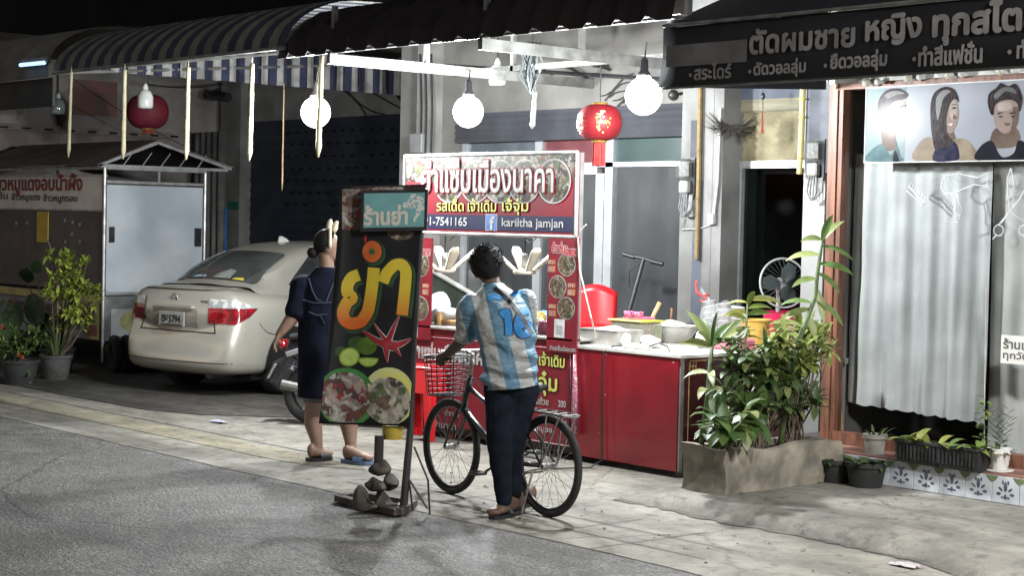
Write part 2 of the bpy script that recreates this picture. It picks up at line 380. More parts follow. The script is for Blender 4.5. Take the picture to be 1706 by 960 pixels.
# ---------------------------------------------------------------- ground
def ground_material(name, c_lo, c_mid, c_hi, grain, bump, patch=0.7, crack=0.0, crackscale=0.6, wet=0.75, gscale=0.5):
    m = bpy.data.materials.new(name); m.use_nodes = True; nt = m.node_tree; b = nt.nodes['Principled BSDF']
    tc = nt.nodes.new('ShaderNodeTexCoord')
    def nz(sc, det, rgh=0.6, st=None):
        n = nt.nodes.new('ShaderNodeTexNoise'); n.inputs['Scale'].default_value = sc; n.inputs['Detail'].default_value = det; n.inputs['Roughness'].default_value = rgh
        if st:
            mp = nt.nodes.new('ShaderNodeMapping'); mp.inputs['Scale'].default_value = st; nt.links.new(tc.outputs['Object'], mp.inputs[0]); nt.links.new(mp.outputs[0], n.inputs['Vector'])
        else: nt.links.new(tc.outputs['Object'], n.inputs['Vector'])
        return n
    big = nz(patch, 6, 0.65, (0.55, 1, 1)); r = nt.nodes.new('ShaderNodeValToRGB'); e = r.color_ramp.elements
    e[0].position = 0.32; e[0].color = (*c_lo, 1); e[1].position = 0.68; e[1].color = (*c_hi, 1); x = e.new(0.5); x.color = (*c_mid, 1)
    nt.links.new(big.outputs['Fac'], r.inputs[0])
    g = nz(grain, 3, 0.8); gr = nt.nodes.new('ShaderNodeMapRange'); gr.inputs['From Min'].default_value = 0.3; gr.inputs['From Max'].default_value = 0.72
    gr.inputs['To Min'].default_value = 1 - gscale; gr.inputs['To Max'].default_value = 1 + gscale; nt.links.new(g.outputs['Fac'], gr.inputs['Value'])
    st = nz(3.2, 8, 0.7); sr = nt.nodes.new('ShaderNodeMapRange'); sr.inputs['From Min'].default_value = 0.35; sr.inputs['From Max'].default_value = 0.6; sr.inputs['To Min'].default_value = 0.68; sr.inputs['To Max'].default_value = 1.08
    nt.links.new(st.outputs['Fac'], sr.inputs['Value'])
    mu = nt.nodes.new('ShaderNodeMath'); mu.operation = 'MULTIPLY'; nt.links.new(gr.outputs[0], mu.inputs[0]); nt.links.new(sr.outputs[0], mu.inputs[1]); last = mu
    for (sc_, st_, lo_, a_, b_) in ((1.0, (.16, 1.6, 1), .58, 1.0, .55), (0.55, (.8, 1, 1), .6, 1.0, .62), (9, (1, 1, 1), .63, 1.0, .5)):   # tyre streaks, oil patches, spots
        q = nz(sc_, 7, .62, st_); qr = nt.nodes.new('ShaderNodeMapRange'); qr.inputs['From Min'].default_value = lo_ - .1; qr.inputs['From Max'].default_value = lo_ + .06; qr.inputs['To Min'].default_value = a_; qr.inputs['To Max'].default_value = b_; nt.links.new(q.outputs['Fac'], qr.inputs['Value'])
        m3 = nt.nodes.new('ShaderNodeMath'); m3.operation = 'MULTIPLY'; nt.links.new(last.outputs[0], m3.inputs[0]); nt.links.new(qr.outputs[0], m3.inputs[1]); last = m3
    hgt = g
    if crack:
        v = nt.nodes.new('ShaderNodeTexVoronoi'); v.feature = 'DISTANCE_TO_EDGE'; v.inputs['Scale'].default_value = crackscale
        wv = nz(4, 5); ad = nt.nodes.new('ShaderNodeMix'); ad.data_type = 'RGBA'; ad.inputs[0].default_value = 0.12
        nt.links.new(tc.outputs['Object'], ad.inputs[6]); nt.links.new(wv.outputs['Color'], ad.inputs[7]); nt.links.new(ad.outputs[2], v.inputs['Vector'])
        cr = nt.nodes.new('ShaderNodeMapRange'); cr.inputs['From Min'].default_value = 0.0; cr.inputs['From Max'].default_value = 0.007; cr.inputs['To Min'].default_value = 1 - crack; nt.links.new(v.outputs['Distance'], cr.inputs['Value'])
        m2 = nt.nodes.new('ShaderNodeMath'); m2.operation = 'MULTIPLY'; nt.links.new(last.outputs[0], m2.inputs[0]); nt.links.new(cr.outputs[0], m2.inputs[1]); last = m2
    mx = nt.nodes.new('ShaderNodeMix'); mx.data_type = 'RGBA'; mx.blend_type = 'MULTIPLY'; mx.inputs[0].default_value = 1
    nt.links.new(r.outputs[0], mx.inputs[6]); nt.links.new(last.outputs[0], mx.inputs[7]); nt.links.new(mx.outputs[2], b.inputs['Base Color'])
    b.inputs['Roughness'].default_value = wet; b.inputs['Specular IOR Level'].default_value = 0.35
    bp = nt.nodes.new('ShaderNodeBump'); bp.inputs['Strength'].default_value = bump; bp.inputs['Distance'].default_value = 0.02
    nt.links.new(last.outputs[0], bp.inputs['Height']); nt.links.new(bp.outputs[0], b.inputs['Normal'])
    return m
ASPH = ground_material('asphalt', (0.17, 0.163, 0.152), (0.235, 0.226, 0.21), (0.31, 0.298, 0.275), 42, 0.8, 0.45, crack=0.45, crackscale=0.3, gscale=0.75, wet=0.58)
CONC = ground_material('pavement_concrete', (0.18, 0.164, 0.133), (0.25, 0.232, 0.195), (0.33, 0.312, 0.272), 90, 0.35, 0.9, crack=0.35, crackscale=0.5, gscale=0.22)
APRON = ground_material('apron_concrete', (0.17, 0.156, 0.13), (0.25, 0.233, 0.2), (0.33, 0.312, 0.278), 110, 0.4, 1.4, crack=0.2, crackscale=0.35, gscale=0.22)
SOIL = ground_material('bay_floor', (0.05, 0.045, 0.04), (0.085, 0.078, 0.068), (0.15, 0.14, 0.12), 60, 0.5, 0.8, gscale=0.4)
YELL = ground_material('worn_yellow', (0.24, 0.222, 0.178), (0.3, 0.265, 0.18), (0.29, 0.27, 0.23), 70, 0.3, 2.6, gscale=0.3)
GRND = ground_material('far_ground', (0.06, 0.06, 0.055), (0.08, 0.08, 0.07), (0.1, 0.1, 0.09), 40, 0.3)
def flat(name, pts, z, m, kind='structure'):
    return MB().add([(x, y, z) for x, y in pts], [tuple(range(len(pts)))]).build(name, m, kind=kind)
flat('ground', [(-90, -70), (60, -70), (60, 60), (-90, 60)], -0.03, GRND)
flat('road', [(-70, -40), (40, -40), (40, 0.25), (-70, 0.25)], -0.004, ASPH)
edge = [(-70 + 0.5 * i, 0.0 + 0.045 * noise.noise(Vector((i * 0.43, 1.7, 0))) + 0.03 * noise.noise(Vector((i * 2.1, 4, 0)))) for i in range(0, 221)]
flat('pavement', edge + [(40, 8), (-70, 8)], 0.0, CONC)
ys = [(-40, 0.55)] + [(-40 + 0.4 * i, 0.53 + 0.03 * noise.noise(Vector((i * .9, 0, 3)))) for i in range(1, 96)] + [(-1.6, 0.62), (-1.3, 0.8), (-1.9, 0.9)] + [(-2.2 - 0.4 * i, 0.9 + 0.02 * noise.noise(Vector((i * .7, 5, 3)))) for i in range(0, 95)]
flat('pavement_tactile_strip', ys, 0.004, YELL)
# kerb joint: a thin dark open joint behind the strip
jm = mat('joint_dirt', (0.03, 0.028, 0.024), (0.06, 0.055, 0.045), 20, 0.9)
jp = [(-40 + 0.3 * i, 0.985 + 0.012 * noise.noise(Vector((i * .8, 2, 1)))) for i in range(0, 131)]
MB().sheet([[(x, y, 0.004) for x, y in jp], [(x, y + 0.013 + 0.011 * noise.noise(Vector((x * 3, 9, 0))), 0.004) for x, y in jp]]).build('pavement_joint', jm, kind='structure')
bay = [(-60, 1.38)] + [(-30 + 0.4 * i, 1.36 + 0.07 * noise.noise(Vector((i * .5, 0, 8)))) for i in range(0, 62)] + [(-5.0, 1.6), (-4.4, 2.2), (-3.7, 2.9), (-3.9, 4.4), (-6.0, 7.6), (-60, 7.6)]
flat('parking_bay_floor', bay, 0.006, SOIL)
# paver joints in the gutter in front of the stall
pj = MB()
for yy in (0.33, 0.66):
    pj.sheet([[(-0.9 + .2 * i, yy + 0.006 * noise.noise(Vector((i, yy * 9, 0))), 0.004) for i in range(18)], [(-0.9 + .2 * i, yy + 0.008 + 0.01 * noise.noise(Vector((i * 1.3, yy * 5, 0))) * .5, 0.004) for i in range(18)]])
for xx in (-0.5, 0.1, 0.75, 1.35, 1.9): pj.sheet([[(xx, .02, .0042), (xx + .02, .98, .0042)], [(xx + .008, .02, .0042), (xx + .029, .98, .0042)]])
pj.build('pavement_paver_joint', jm, kind='structure')
# raised apron in front of the salon, rounded nose
nose = [(1032, 832), (1070, 840), (1113, 848), (1200, 868), (1310, 887), (1419, 911), (1528, 934), (1594, 956), (1680, 985), (1800, 1030)]
N0 = [PZ(x, y, 0.0) for x, y in nose]
dens = []
for i in range(len(N0) - 1):
    for k in range(8): dens.append(N0[i].lerp(N0[i + 1], k / 8))
dens += [N0[-1], Vector((6, dens[-1].y - .1, 0)), Vector((12, dens[-1].y - .1, 0))]
rows = [[] for _ in range(9)]
for i, p in enumerate(dens):
    j = 0.035 * noise.noise(Vector((p.x * 2.2, 0, 0))); f = min(1, max(0.15, (p.x - dens[0].x) / 0.35))
    prof = [(0, 0.0), (0.03, 0.035), (0.09, 0.066), (0.2, 0.088), (0.36, 0.1), (0.8, 0.1), (1.4, 0.1), (2.2, 0.1), (4.6, 0.1)]
    for k, (dy, z) in enumerate(prof):
        rows[k].append(Vector((p.x - (dy * 0.22 if i < 9 else dy * 0.0), p.y + dy + j * (1 - min(1, dy * 2)), (z * f + 0.012 * noise.noise(Vector((p.x * 1.7, dy * 3, 2))) * (k > 0)) if k < 6 else z * max(f, 0.6) + 0.0)))
MB().sheet(rows).build('apron', APRON, kind='structure', smooth=True)
dl = [[], []]
for i, p in enumerate(dens):
    for k in range(2 if i < len(dens) - 2 else 1):
        q = p.lerp(dens[min(i + 1, len(dens) - 1)], k / 2); wv = .05 + .07 * abs(noise.noise(Vector((q.x * 3, 5, 1)))) + .03 * noise.noise(Vector((q.x * 13, 2, 1)))
        dl[0].append((q.x, q.y - wv, .0045)); dl[1].append((q.x, q.y + .07, .0045))
MB().sheet(dl).build('pavement_dirt', ground_material('kerb_dirt', (0.09, 0.085, 0.07), (0.14, 0.13, 0.11), (0.22, 0.205, 0.18), 60, .5, 3.0, gscale=.5), kind='structure')

# ---------------------------------------------------------------- shop house with the roller shutter (left bay)
plaster = mat('plaster_grey', (0.25, 0.243, 0.228), (0.16, 0.153, 0.142), 2.2, 0.85, bump=0.3, bscale=30, detail=8)
plasterd = mat('plaster_brown', (0.3, 0.275, 0.25), (0.18, 0.16, 0.145), 1.6, 0.9, bump=0.3, bscale=30, detail=8)
white_pl = mat('plaster_white', (0.19, 0.187, 0.18), (0.125, 0.122, 0.117), 2.5, 0.8, bump=0.2, bscale=25, detail=8)
bluegrey = mat('paint_blue_grey', (0.085, 0.095, 0.12), (0.06, 0.068, 0.088), 3, 0.75, bump=0.2, bscale=25)
dark = mat('dark_paint', (0.03, 0.032, 0.04), (0.02, 0.022, 0.028), 4, 0.6)
alu = mat('aluminium', (0.5, 0.52, 0.54), (0.4, 0.42, 0.44), 6, 0.38, metal=0.6)
steel_w = mat('white_steel', (0.16, 0.16, 0.152), (0.09, 0.087, 0.08), 7, 0.5, bump=0.15)
black = mat('black_plastic', (0.015, 0.015, 0.016), (0.025, 0.025, 0.026), 10, 0.45)
YS, XL, YM = 7.0, -13.6, 4.6
lh = thing('shophouse', 'grey shophouse with a closed slatted roller shutter behind the parked car', 'shophouse', (-10, YS, 0))
xs0, xs1 = PY(410, 350, YS).x, -6.0
zl = PY(620, 192, YS).z
sb = MB(); n = 46
sb.sheet([[(xs0 + (xs1 - xs0) * k / 1, YS + 0.06 + (0.018 if i % 2 else 0.0), zl * i / n) for k in range(2)] for i in range(n + 1)])
sh = sb.build('roller_shutter', mat('shutter_paint', (0.035, 0.04, 0.055), (0.025, 0.028, 0.04), 3, 0.45), lh)
hb = MB()
for r_ in range(7):
    for c in range(26):
        x = xs0 + 1.0 + c * 0.22 + (r_ % 2) * 0.11; z = zl - 0.18 - r_ * 0.17
        if random.random() < .85 and x < xs1: hb.bb((x - .035, YS + 0.045, z - .016), (x + .035, YS + 0.052, z + .016))
hb.build('vent_slot', mat('hole_black', (0.005, 0.005, 0.006)), lh, kind='stuff')
MB().bb((xs0 + 0.002, YS, zl), (xs1, YS + 0.25, 4.3)).build('wall', plaster, lh)
pb = MB(); xa, xb = PY(377, 350, YS).x, xs0
pb.bb((xa, YS - 0.12, 0), (xb, YS + 0.2, 3.97)); pb.build('pilaster', plaster, lh)
MB().bb((XL - .2, 0.9, 0), (XL, YS + .3, 4.3)).build('side_wall', plasterd, lh)
# ledge with drip slots on the side wall
lb = MB(); z0 = PX(150, 222, XL).z
lb.bb((XL, 1.5, z0 - 0.02), (XL + 0.12, 6.2, z0 + 0.07)); lb.bb((XL, 1.5, z0 - .42), (XL + 0.06, 6.2, z0 - .022)); lb.build('ledge', mat('ledge_brown', (0.26, 0.21, 0.185), (0.17, 0.14, 0.125), 2, 0.9, bump=.2), lh)
lb = MB()
for i in range(13): lb.bb((XL + .121, 2.2 + i * .33, z0 - 0.0), (XL + .124, 2.33 + i * .33, z0 + 0.03))
lb.build('drip_slot', mat('hole_black', (0.005, 0.005, 0.006)), lh, kind='stuff')
MB().bb((XL + .002, 4.6, z0 + .25), (XL + .012, 5.35, z0 + .75)).build('faded_panel', mat('faded_red', (0.2, 0.09, 0.08), (0.15, 0.1, 0.085), 5, 0.9), lh)
MB().bb((-14, YM - .02, 3.98), (-6.0, YS + .3, 4.12)).build('ceiling_slab', plasterd, lh)
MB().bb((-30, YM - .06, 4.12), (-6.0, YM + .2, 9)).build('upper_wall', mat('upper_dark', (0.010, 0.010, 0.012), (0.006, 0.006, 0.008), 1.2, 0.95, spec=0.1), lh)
MB().bb((-6.2, YM + .2, 0), (-6.0, YS + .3, 4.1)).build('party_wall', plaster, lh)
MB().bb((-30, 0.9, 0), (XL - .21, 1.1, 4.1)).build('front_wall', plasterd, lh)
MB().tube([PX(97, 60, XL + .05), PX(97, 300, XL + .05)], 0.012, 6).build('rod', mat('rust', (0.12, 0.09, 0.07), (0.06, 0.045, 0.04), 12, 0.85), lh)
# sagging loose wires in the carport
wb = MB()
def wire(a, b, sag, r=0.008, mb=None, n=12):
    a, b = Vector(a), Vector(b)
    (mb if mb is not None else wb).tube([a.lerp(b, k / n) - ZU * sag * 4 * (k / n) * (1 - k / n) for k in range(n + 1)], r, 5)
wire(PY(245, 140, 5), PY(372, 140, 6.8), .05); wire(PY(565, 120, 6.9), PY(690, 192, 6.9), .02); wire(PY(560, 125, 6.9), PY(640, 190, 6.9), .12); wire(PY(570, 150, 6.9), PY(610, 192, 6.9), -.05)
for k in range(5): wb.tube([PY(660 + 9 * math.cos(t / 2 + k) + k * 5, 145 + k * 6 + 9 * math.sin(t / 2 + k), 6.85) for t in range(14)], 0.012, 5)
wire(PY(120, 130, 3.6), PY(385, 275, 6.6), 0.1, 0.005)
wb.build('cable', mat('wire_black', (0.02, 0.02, 0.02)), lh)

# ---------------------------------------------------------------- middle shop house: pilasters, roller box, aluminium doors
mh = thing('shophouse', 'beige shophouse with grey aluminium glass doors behind the food stall', 'shophouse', (-3.8, YM, 0))
xp0, xp1 = PY(692, 300, YM - .15).x, PY(716, 300, YM - .15).x
xq0, xq1 = PY(1134, 300, YM - .2).x, PY(1203, 300, YM - .2).x
ztopM = 4.2; zlb = PY(945, 182, YM).z; zlb2 = PY(945, 233, YM).z; zbar = PY(1000, 270, YM).z; zbar2 = PY(1000, 278, YM).z
MB().bb((xp0, YM - .15, 0), (xp1, YM + .2, ztopM)).build('pilaster', plaster, mh)
MB().bb((xq0, YM - .2, 0), (xq1, YM + .25, ztopM)).build('pilaster', white_pl, mh)
xw = PY(766, 210, YM).x
w1 = MB(); w1.bb((xp1, YM, zlb), (xq0, YM + .18, ztopM)); w1.bb((xp1, YM, 0), (xw, YM + .18, zlb)); w1.build('wall', mat('wall_beige', (0.15, 0.143, 0.13), (0.09, 0.085, 0.077), 1.6, 0.85, bump=.25, bscale=20, detail=8), mh)
rb = MB(); nn = 9
rb.sheet([[(x, YM - 0.05 - (0.02 if i % 2 else 0), zlb2 + (zlb - zlb2) * i / nn) for x in (xw, xq0)] for i in range(nn + 1)]); rb.bb((xw, YM - .045, zlb2), (xq0, YM + .1, zlb - .002))
rb.build('roller_box', mat('roller_dark', (0.05, 0.052, 0.06), (0.035, 0.036, 0.042), 3, 0.5), mh)
fr = MB()
fx = [PY(x, 350, YM).x for x in (772, 884, 896, 985, 1001, 1014, 1128)]
fr.bb((xw, YM + .04, zbar2), (xq0, YM + .12, zbar)); fr.bb((xw, YM + .04, 0), (xw + .07, YM + .12, zlb2)); fr.bb((fx[1], YM + .04, 0), (fx[2], YM + .12, zlb2))
fr.bb((fx[3] + .02, YM + .03, 0.03), (fx[4], YM + .125, zbar2 - .06)); fr.bb((fx[4] + .004, YM + .04, 0), (fx[5], YM + .12, zlb2)); fr.bb((xq0 - .06, YM + .04, 0), (xq0, YM + .12, zlb2)); fr.bb((xw, YM + .04, 0.0), (xq0, YM + .12, .09))
fr.bb((fx[2], YM + .045, zbar2 - .07), (fx[3] + .02, YM + .11, zbar2))
fr.build('door_frame', alu, mh)
pane = glass('door_glass', (0.35, 0.38, 0.38), 0.2, 0.06, dirt=0.35, dirtcol=(0.12, 0.125, 0.13))
MB().bb((xw + .07, YM + .07, .09), (fx[1], YM + .078, zbar2)).build('door_pane', pane, mh)
MB().bb((fx[2], YM + .07, .09), (fx[3] + .02, YM + .078, zbar2 - .07)).build('door_pane', pane, mh)
MB().bb((fx[5], YM + .07, .09), (xq0 - .06, YM + .078, zbar2)).build('door_pane', pane, mh)
tm = [mat('transom_grey', (0.08, 0.092, 0.105), None, 4, 0.25), mat('transom_red', (0.12, 0.04, 0.045), None, 4, 0.3), mat('transom_teal', (0.035, 0.055, 0.053), None, 3, 0.25)]
for x0, x1, mm in ((xw + .07, fx[1], tm[0]), (fx[2], fx[4] + .004, tm[1]), (fx[5], xq0 - .06, tm[2])):
    MB().bb((x0, YM + .07, zbar), (x1, YM + .078, zlb2)).build('transom_pane', mm, mh)
ib = MB(); ib.bb((xw, YM + 2.2, 0), (xq0, YM + 2.3, 3.2)); ib.build('inner_wall', mat('inner_grey', (0.2, 0.2, 0.2), (0.15, 0.15, 0.15), 1.2, .9), mh)
MB().bb((xw, YM + .2, 3.0), (xq0, YM + 2.3, 3.1)).build('inner_ceiling', plaster, mh)
ib = MB(); ib.bb((PY(1040, 400, YM + .3).x, YM + .3, 0), (PY(1046, 400, YM + .3).x, YM + .34, 2.3)); ib.bb((PY(930, 400, YM + .5).x, YM + .5, 0), (PY(955, 400, YM + .5).x, YM + .54, 2.4)); ib.build('inner_post', mat('inner_grey2', (0.25, 0.25, 0.25), None, 2, .8), mh)
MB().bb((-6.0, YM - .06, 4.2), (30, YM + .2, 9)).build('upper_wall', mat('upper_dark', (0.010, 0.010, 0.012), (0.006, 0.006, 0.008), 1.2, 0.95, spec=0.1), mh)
# paint stripe, dark box, junctions on the right pilaster
st = MB(); rectY(st, 1152, 300, 1168, 600, YM - .204, .003); st.build('paint_stripe', bluegrey, mh)
st = MB(); rectY(st, 1150, 200, 1166, 300, YM - .23, .028); st.build('cover_box', dark, mh)
st = MB(); rectY(st, 1170, 145, 1186, 500, YM - .203, .002); st.build('light_stripe', white_pl, mh)
st = MB()
for x in (700, 708, 718): st.tube([PY(x, 90, YM - .17), PY(x + 2, 180, YM - .17), PY(x - 1, 300, YM - .17)], 0.012, 6)
for k in range(4): st.tube([PY(730 + 60 * k + 14 * t, 112 + 8 * math.sin(k + t * .8) + 3 * t, YM - .02) for t in range(6)], 0.009, 5)
st.tube([PY(715 + 80 * t, 108 + 5 * t, YM - .02) for t in range(6)], 0.02, 6)
for k in range(6): st.tube([PY(985 + 12 * math.cos(t * .9 + k) + k * 4, 95 + 8 * math.sin(t * .9) + k * 3, YM - .03) for t in range(9)], 0.007, 5)
for k in range(7): st.tube([PY(1000 + 7 * k + 9 * t, 160 - 6 * t + k * 3 + 5 * math.sin(k * 2 + t), YM - .02) for t in range(7)], 0.006, 5)
st.build('cable', mat('wire_black', (0.02, 0.02, 0.02)), mh)
st = MB(); rectY(st, 682, 222, 702, 255, YM - .22, .07, .01); st.build('junction_box', mat('grey_box', (0.2, 0.2, 0.2), None, 5, .6), mh)

# recess with the brown door beside the salon
YD = 4.62
dx0, dx1 = PY(1203, 400, YD).x, PY(1345, 400, YD).x
rh = thing('recessed_doorway', 'narrow doorway with rolled bamboo blind and dark glass door beside the salon', 'doorway', ((dx0 + dx1) / 2, YD, 0))
z1, z2, z3, z4 = (PY(1270, y, YD).z for y in (165, 186, 268, 280))
m_ = MB(); m_.bb((dx0, YD, z1), (dx1, YD + .2, 4.2)); m_.build('wall', bluegrey, rh)
m_ = MB(); m_.bb((dx0, YD - .03, 0), (PY(1216, 400, YD).x, YD + .1, z1)); m_.build('door_post', mat('wood_yellow', (0.32, 0.24, 0.12), (0.16, 0.11, 0.06), 9, .6, stretch=(1, 1, .1)), rh)
blm = mat('blind_straw', (0.22, 0.195, 0.115), (0.14, 0.12, 0.07), 6, .8, bump=.6, bscale=40)
m_ = MB(); xb0 = PY(1216, 400, YD).x; nr = 16
m_.sheet([[(xb0 + (dx1 - xb0) * k / 40, YD + .035 + .012 * math.sin(i * 2.2 + (k % 2) * 1.5), z2 + (z3 - z2) * i / nr) for k in range(41)] for i in range(nr + 1)]); m_.build('bamboo_blind', blm, rh, smooth=True)
m_ = MB(); m_.bb((xb0, YD + .0, z1 - .1), (dx1, YD + .08, z1)); m_.bb((xb0, YD + .01, z2), (dx1, YD + .09, z1 - .102)); m_.build('blind_roll', mat('blind_board', (0.2, 0.18, 0.12), (0.13, 0.12, 0.08), 4, .7, stretch=(.3, 1, 6)), rh)
m_ = MB(); m_.bb((xb0, YD + .0, z4), (dx1, YD + .1, z3)); m_.bb((xb0, YD + .01, .1), (PY(1232, 400, YD).x, YD + .09, z4)); m_.build('door_frame', mat('aluminium_dull', (0.4, 0.4, 0.4), None, 5, .4, metal=.5), rh)
MB().bb((PY(1232, 400, YD).x, YD + .05, .1), (dx1, YD + .058, z4)).build('door_pane', glass('dark_glass', (0.45, 0.5, 0.48), .0, .03), rh)
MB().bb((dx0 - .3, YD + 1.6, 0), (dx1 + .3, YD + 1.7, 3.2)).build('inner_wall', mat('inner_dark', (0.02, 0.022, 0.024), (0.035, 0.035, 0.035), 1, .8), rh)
MB().bb((PY(1246, 400, YD + .6).x, YD + .6, .1), (PY(1266, 400, YD + .6).x, YD + .66, 2.6)).build('inner_post', mat('inner_pale', (0.3, 0.33, 0.33), None, 2, .6), rh)
MB().bb((dx0, YD - .2, .1), (dx1, YD + 1.6, .13)).build('step', plaster, rh)
# electricity meters, conduits, small items fixed on the two columns
def meter(name, x, y, Y, label, s=1.0):
    p = PY(x, y, Y); t = thing(name, label, 'electric meter', p, group='electricity meters')
    MB().bb((p.x - .075 * s, Y - .015, p.z - .2 * s), (p.x + .075 * s, Y, p.z + .1 * s)).build('base_plate', mat('meter_black', (0.05, 0.05, 0.05), None, 6, .5), t)
    b = MB(); b.bb((p.x - .07 * s, Y - .1, p.z - .07 * s), (p.x + .07 * s, Y - .02, p.z + .09 * s), bev=.02); b.build('cover', glass('meter_glass', (0.8, 0.82, 0.82), .3, .08, dirt=.2, dirtcol=(.2, .2, .19)), t)
    b = MB(); b.bb((p.x - .05 * s, Y - .06, p.z - .04 * s), (p.x + .05 * s, Y - .055, p.z + .07 * s)); b.build('dial', mat('dial_white', (0.3, 0.3, 0.29), (0.14, 0.14, 0.14), 45, .5), t)
    b = MB(); b.bb((p.x - .04 * s, Y - .08, p.z - .17 * s), (p.x + .05 * s, Y - .02, p.z - .075 * s), bev=.012); b.build('terminal_cover', mat('terminal_white', (0.28, 0.28, 0.265), None, 9, .5), t)
    b = MB()
    for k in range(4): b.tube([(p.x - .03 * s + k * .022, Y - .05, p.z - .17 * s), (p.x - .05 * s + k * .03, Y - .05, p.z - .28 * s), (p.x - .02 * s + k * .012, Y - .045, p.z - .34 * s), (p.x + .05 * s + k * .01, Y - .04, p.z - .28 * s), (p.x + .04 * s + k * .012, Y - .03, p.z - .18 * s)], 0.008, 6)
    b.build('cable', mat('cable_grey', (0.1, 0.1, 0.1), (0.2, 0.2, 0.2), 20, .5), t)
YCo = 3.7
# ---------------------------------------------------------------- salon shop front
YG = 3.3
sal = thing('hair_salon', 'hair salon shopfront with brown timber frame, tiled sill and big window', 'shopfront', (2.5, YG, .1))
xc0, xc1 = PY(1336, 400, YCo).x, PY(1372, 400, YCo).x
MB().bb((xc0, YCo, 0), (xc1, YCo + .3, 4.2)).build('column', mat('column_white', (0.33, 0.326, 0.318), (0.24, 0.236, 0.228), 2, .75, bump=.15, bscale=20, detail=8), sal)
m_ = MB(); rectY(m_, 1342, 138, 1384, 288, YCo - .06, .058); m_.build('meter_board', mat('board_grey', (0.085, 0.09, 0.105), (0.055, 0.06, 0.07), 5, .7, bump=.3, bscale=15), sal)
brown = mat('timber_brown', (0.2, 0.085, 0.05), (0.1, 0.045, 0.03), 5, .45, stretch=(6, 6, .6), bump=.1)
xf0, xf1 = PY(1378, 400, YG).x, PY(1399, 400, YG).x
MB().bb((xf0, YG + .13, 0), (xf0 + .05, 5.4, 4.2)).build('side_wall', plaster, sal)
zsill = PZ(1470, 779, .1).z
zt0, zt1 = .1, .29
zh1, zh0 = PY(1450, 137, YG).z, PY(1450, 147, YG).z
m_ = MB(); m_.bb((xf0, YG - .02, zt1), (xf0 + .075, YG + .1, zh1)); m_.bb((xf0 + .08, YG - .005, zt1 + .09), (xf1, YG + .08, zh0)); m_.bb((xf0 + .075, YG - .015, zh0), (8, YG + .1, zh1)); m_.bb((xf0 + .075, YG - .012, zt1 + .001), (8, YG + .08, zt1 + .09)); m_.build('window_frame', brown, sal)
MB().bb((xf1, YG + .03, zt1 + .09), (8, YG + .038, zh0)).build('window_pane', glass('salon_glass', (0.95, 0.96, 0.96), .0, .02), sal)
m_ = MB(); m_.bb((xf0 - .1, 2.965, .1), (8, YG + .1, zt1)); m_.build('sill', mat('sill_red', (0.26, 0.13, 0.1), (0.18, 0.09, 0.07), 7, .5), sal)
MB().bb((xf0, YG - .03, zh1 + .001), (8, YG + .12, 4.2)).build('wall', plasterd, sal)
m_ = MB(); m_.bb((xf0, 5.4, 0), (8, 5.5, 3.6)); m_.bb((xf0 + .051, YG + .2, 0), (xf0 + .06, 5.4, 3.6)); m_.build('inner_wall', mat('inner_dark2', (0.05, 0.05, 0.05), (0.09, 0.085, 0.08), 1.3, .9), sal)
MB().bb((xc1, YG + .11, .25), (8, 5.4, .3)).build('inner_floor', mat('inner_floor', (0.12, 0.11, 0.1), None, 2, .4), sal)
MB().bb((xc1, YG + .11, 3.3), (8, 5.4, 3.35)).build('inner_ceiling', plasterd, sal)
# fleur tiles on the sill front
tl = MB(); to = MB(); tg = MB(); x = PY(1468, 790, 2.95).x - .55; tw = .2
tile_w = mat('tile_white', (0.55, 0.57, 0.6), (0.43, 0.46, 0.5), 9, .25); tile_b = mat('tile_blue_grey', (0.07, 0.08, 0.11), (0.12, 0.13, 0.16), 25, .3); tile_g = mat('tile_green', (0.1, 0.15, 0.06), (0.18, 0.22, 0.12), 18, .35)
for i in range(28):
    xa = x + i * (tw + .004); tl.bb((xa, 2.955, .103), (xa + tw, 2.965, zt1 - .012), bev=.002); cx, cz = xa + tw / 2, .1 + (zt1 - .11) * .5
    o = Vector((cx, 2.9535, cz)); h = (zt1 - .112) / 2
    disc(to, o + ZU * h * .25, XU, ZU, .014, .034, 0, 10); disc(to, o - ZU * h * .5, XU, ZU, .012, .018, 0, 8)
    for s_ in (-1, 1):
        disc(to, o + XU * s_ * .036 + ZU * h * .05, XU * .8 + ZU * s_ * .6, ZU * .8 - XU * s_ * .6, .02, .009, -.0004, 10); disc(to, o + XU * s_ * .05 - ZU * h * .3, XU, ZU, .018, .011, -.0008, 10)
        disc(to, o + XU * s_ * .022 - ZU * h * .55, XU, ZU, .013, .008, -.0012, 8); disc(to, o + XU * s_ * .02 + ZU * h * .55, XU, ZU, .008, .014, -.0004, 8)
    q = Vector((xa + tw, 2.9535, zt1 - .013)); tg.add([q + XU * -.05, q + XU * -.02 - ZU * .035, q - ZU * .045, q + XU * .03 - ZU * .03, q + XU * .05], [(0, 1, 2, 3, 4)])
tt = tl.build('sill_tile', tile_w, sal, kind='stuff'); to.build('tile_motif', tile_b, tt, kind='stuff'); tg.build('tile_leaf_motif', tile_g, tt, kind='stuff')
meter('electric_meter', 1362, 255, YCo - .06, 'white faced electricity meter on the grey board beside the salon', 1.05)
meter('electric_meter', 1147, 285, YM - .23, 'dusty black electricity meter on the striped pilaster behind the stall', 1.15)
m_ = MB(); p = PY(1152, 345, YM - .205); m_.bb((p.x - .05, YM - .25, p.z - .09), (p.x + .05, YM - .204, p.z + .07), bev=.008); m_.tube([(p.x - .08, YM - .22, p.z - .1), (p.x - .1, YM - .22, p.z - .2), (p.x + .1, YM - .21, p.z - .19), (p.x + .3, YM - .21, p.z - .14)], .006, 5)
m_.build('switch_box', mat('switch_white', (0.32, 0.32, 0.31), None, 12, .5), label='small white switch box on the pilaster under the black meter', cat='switch box')
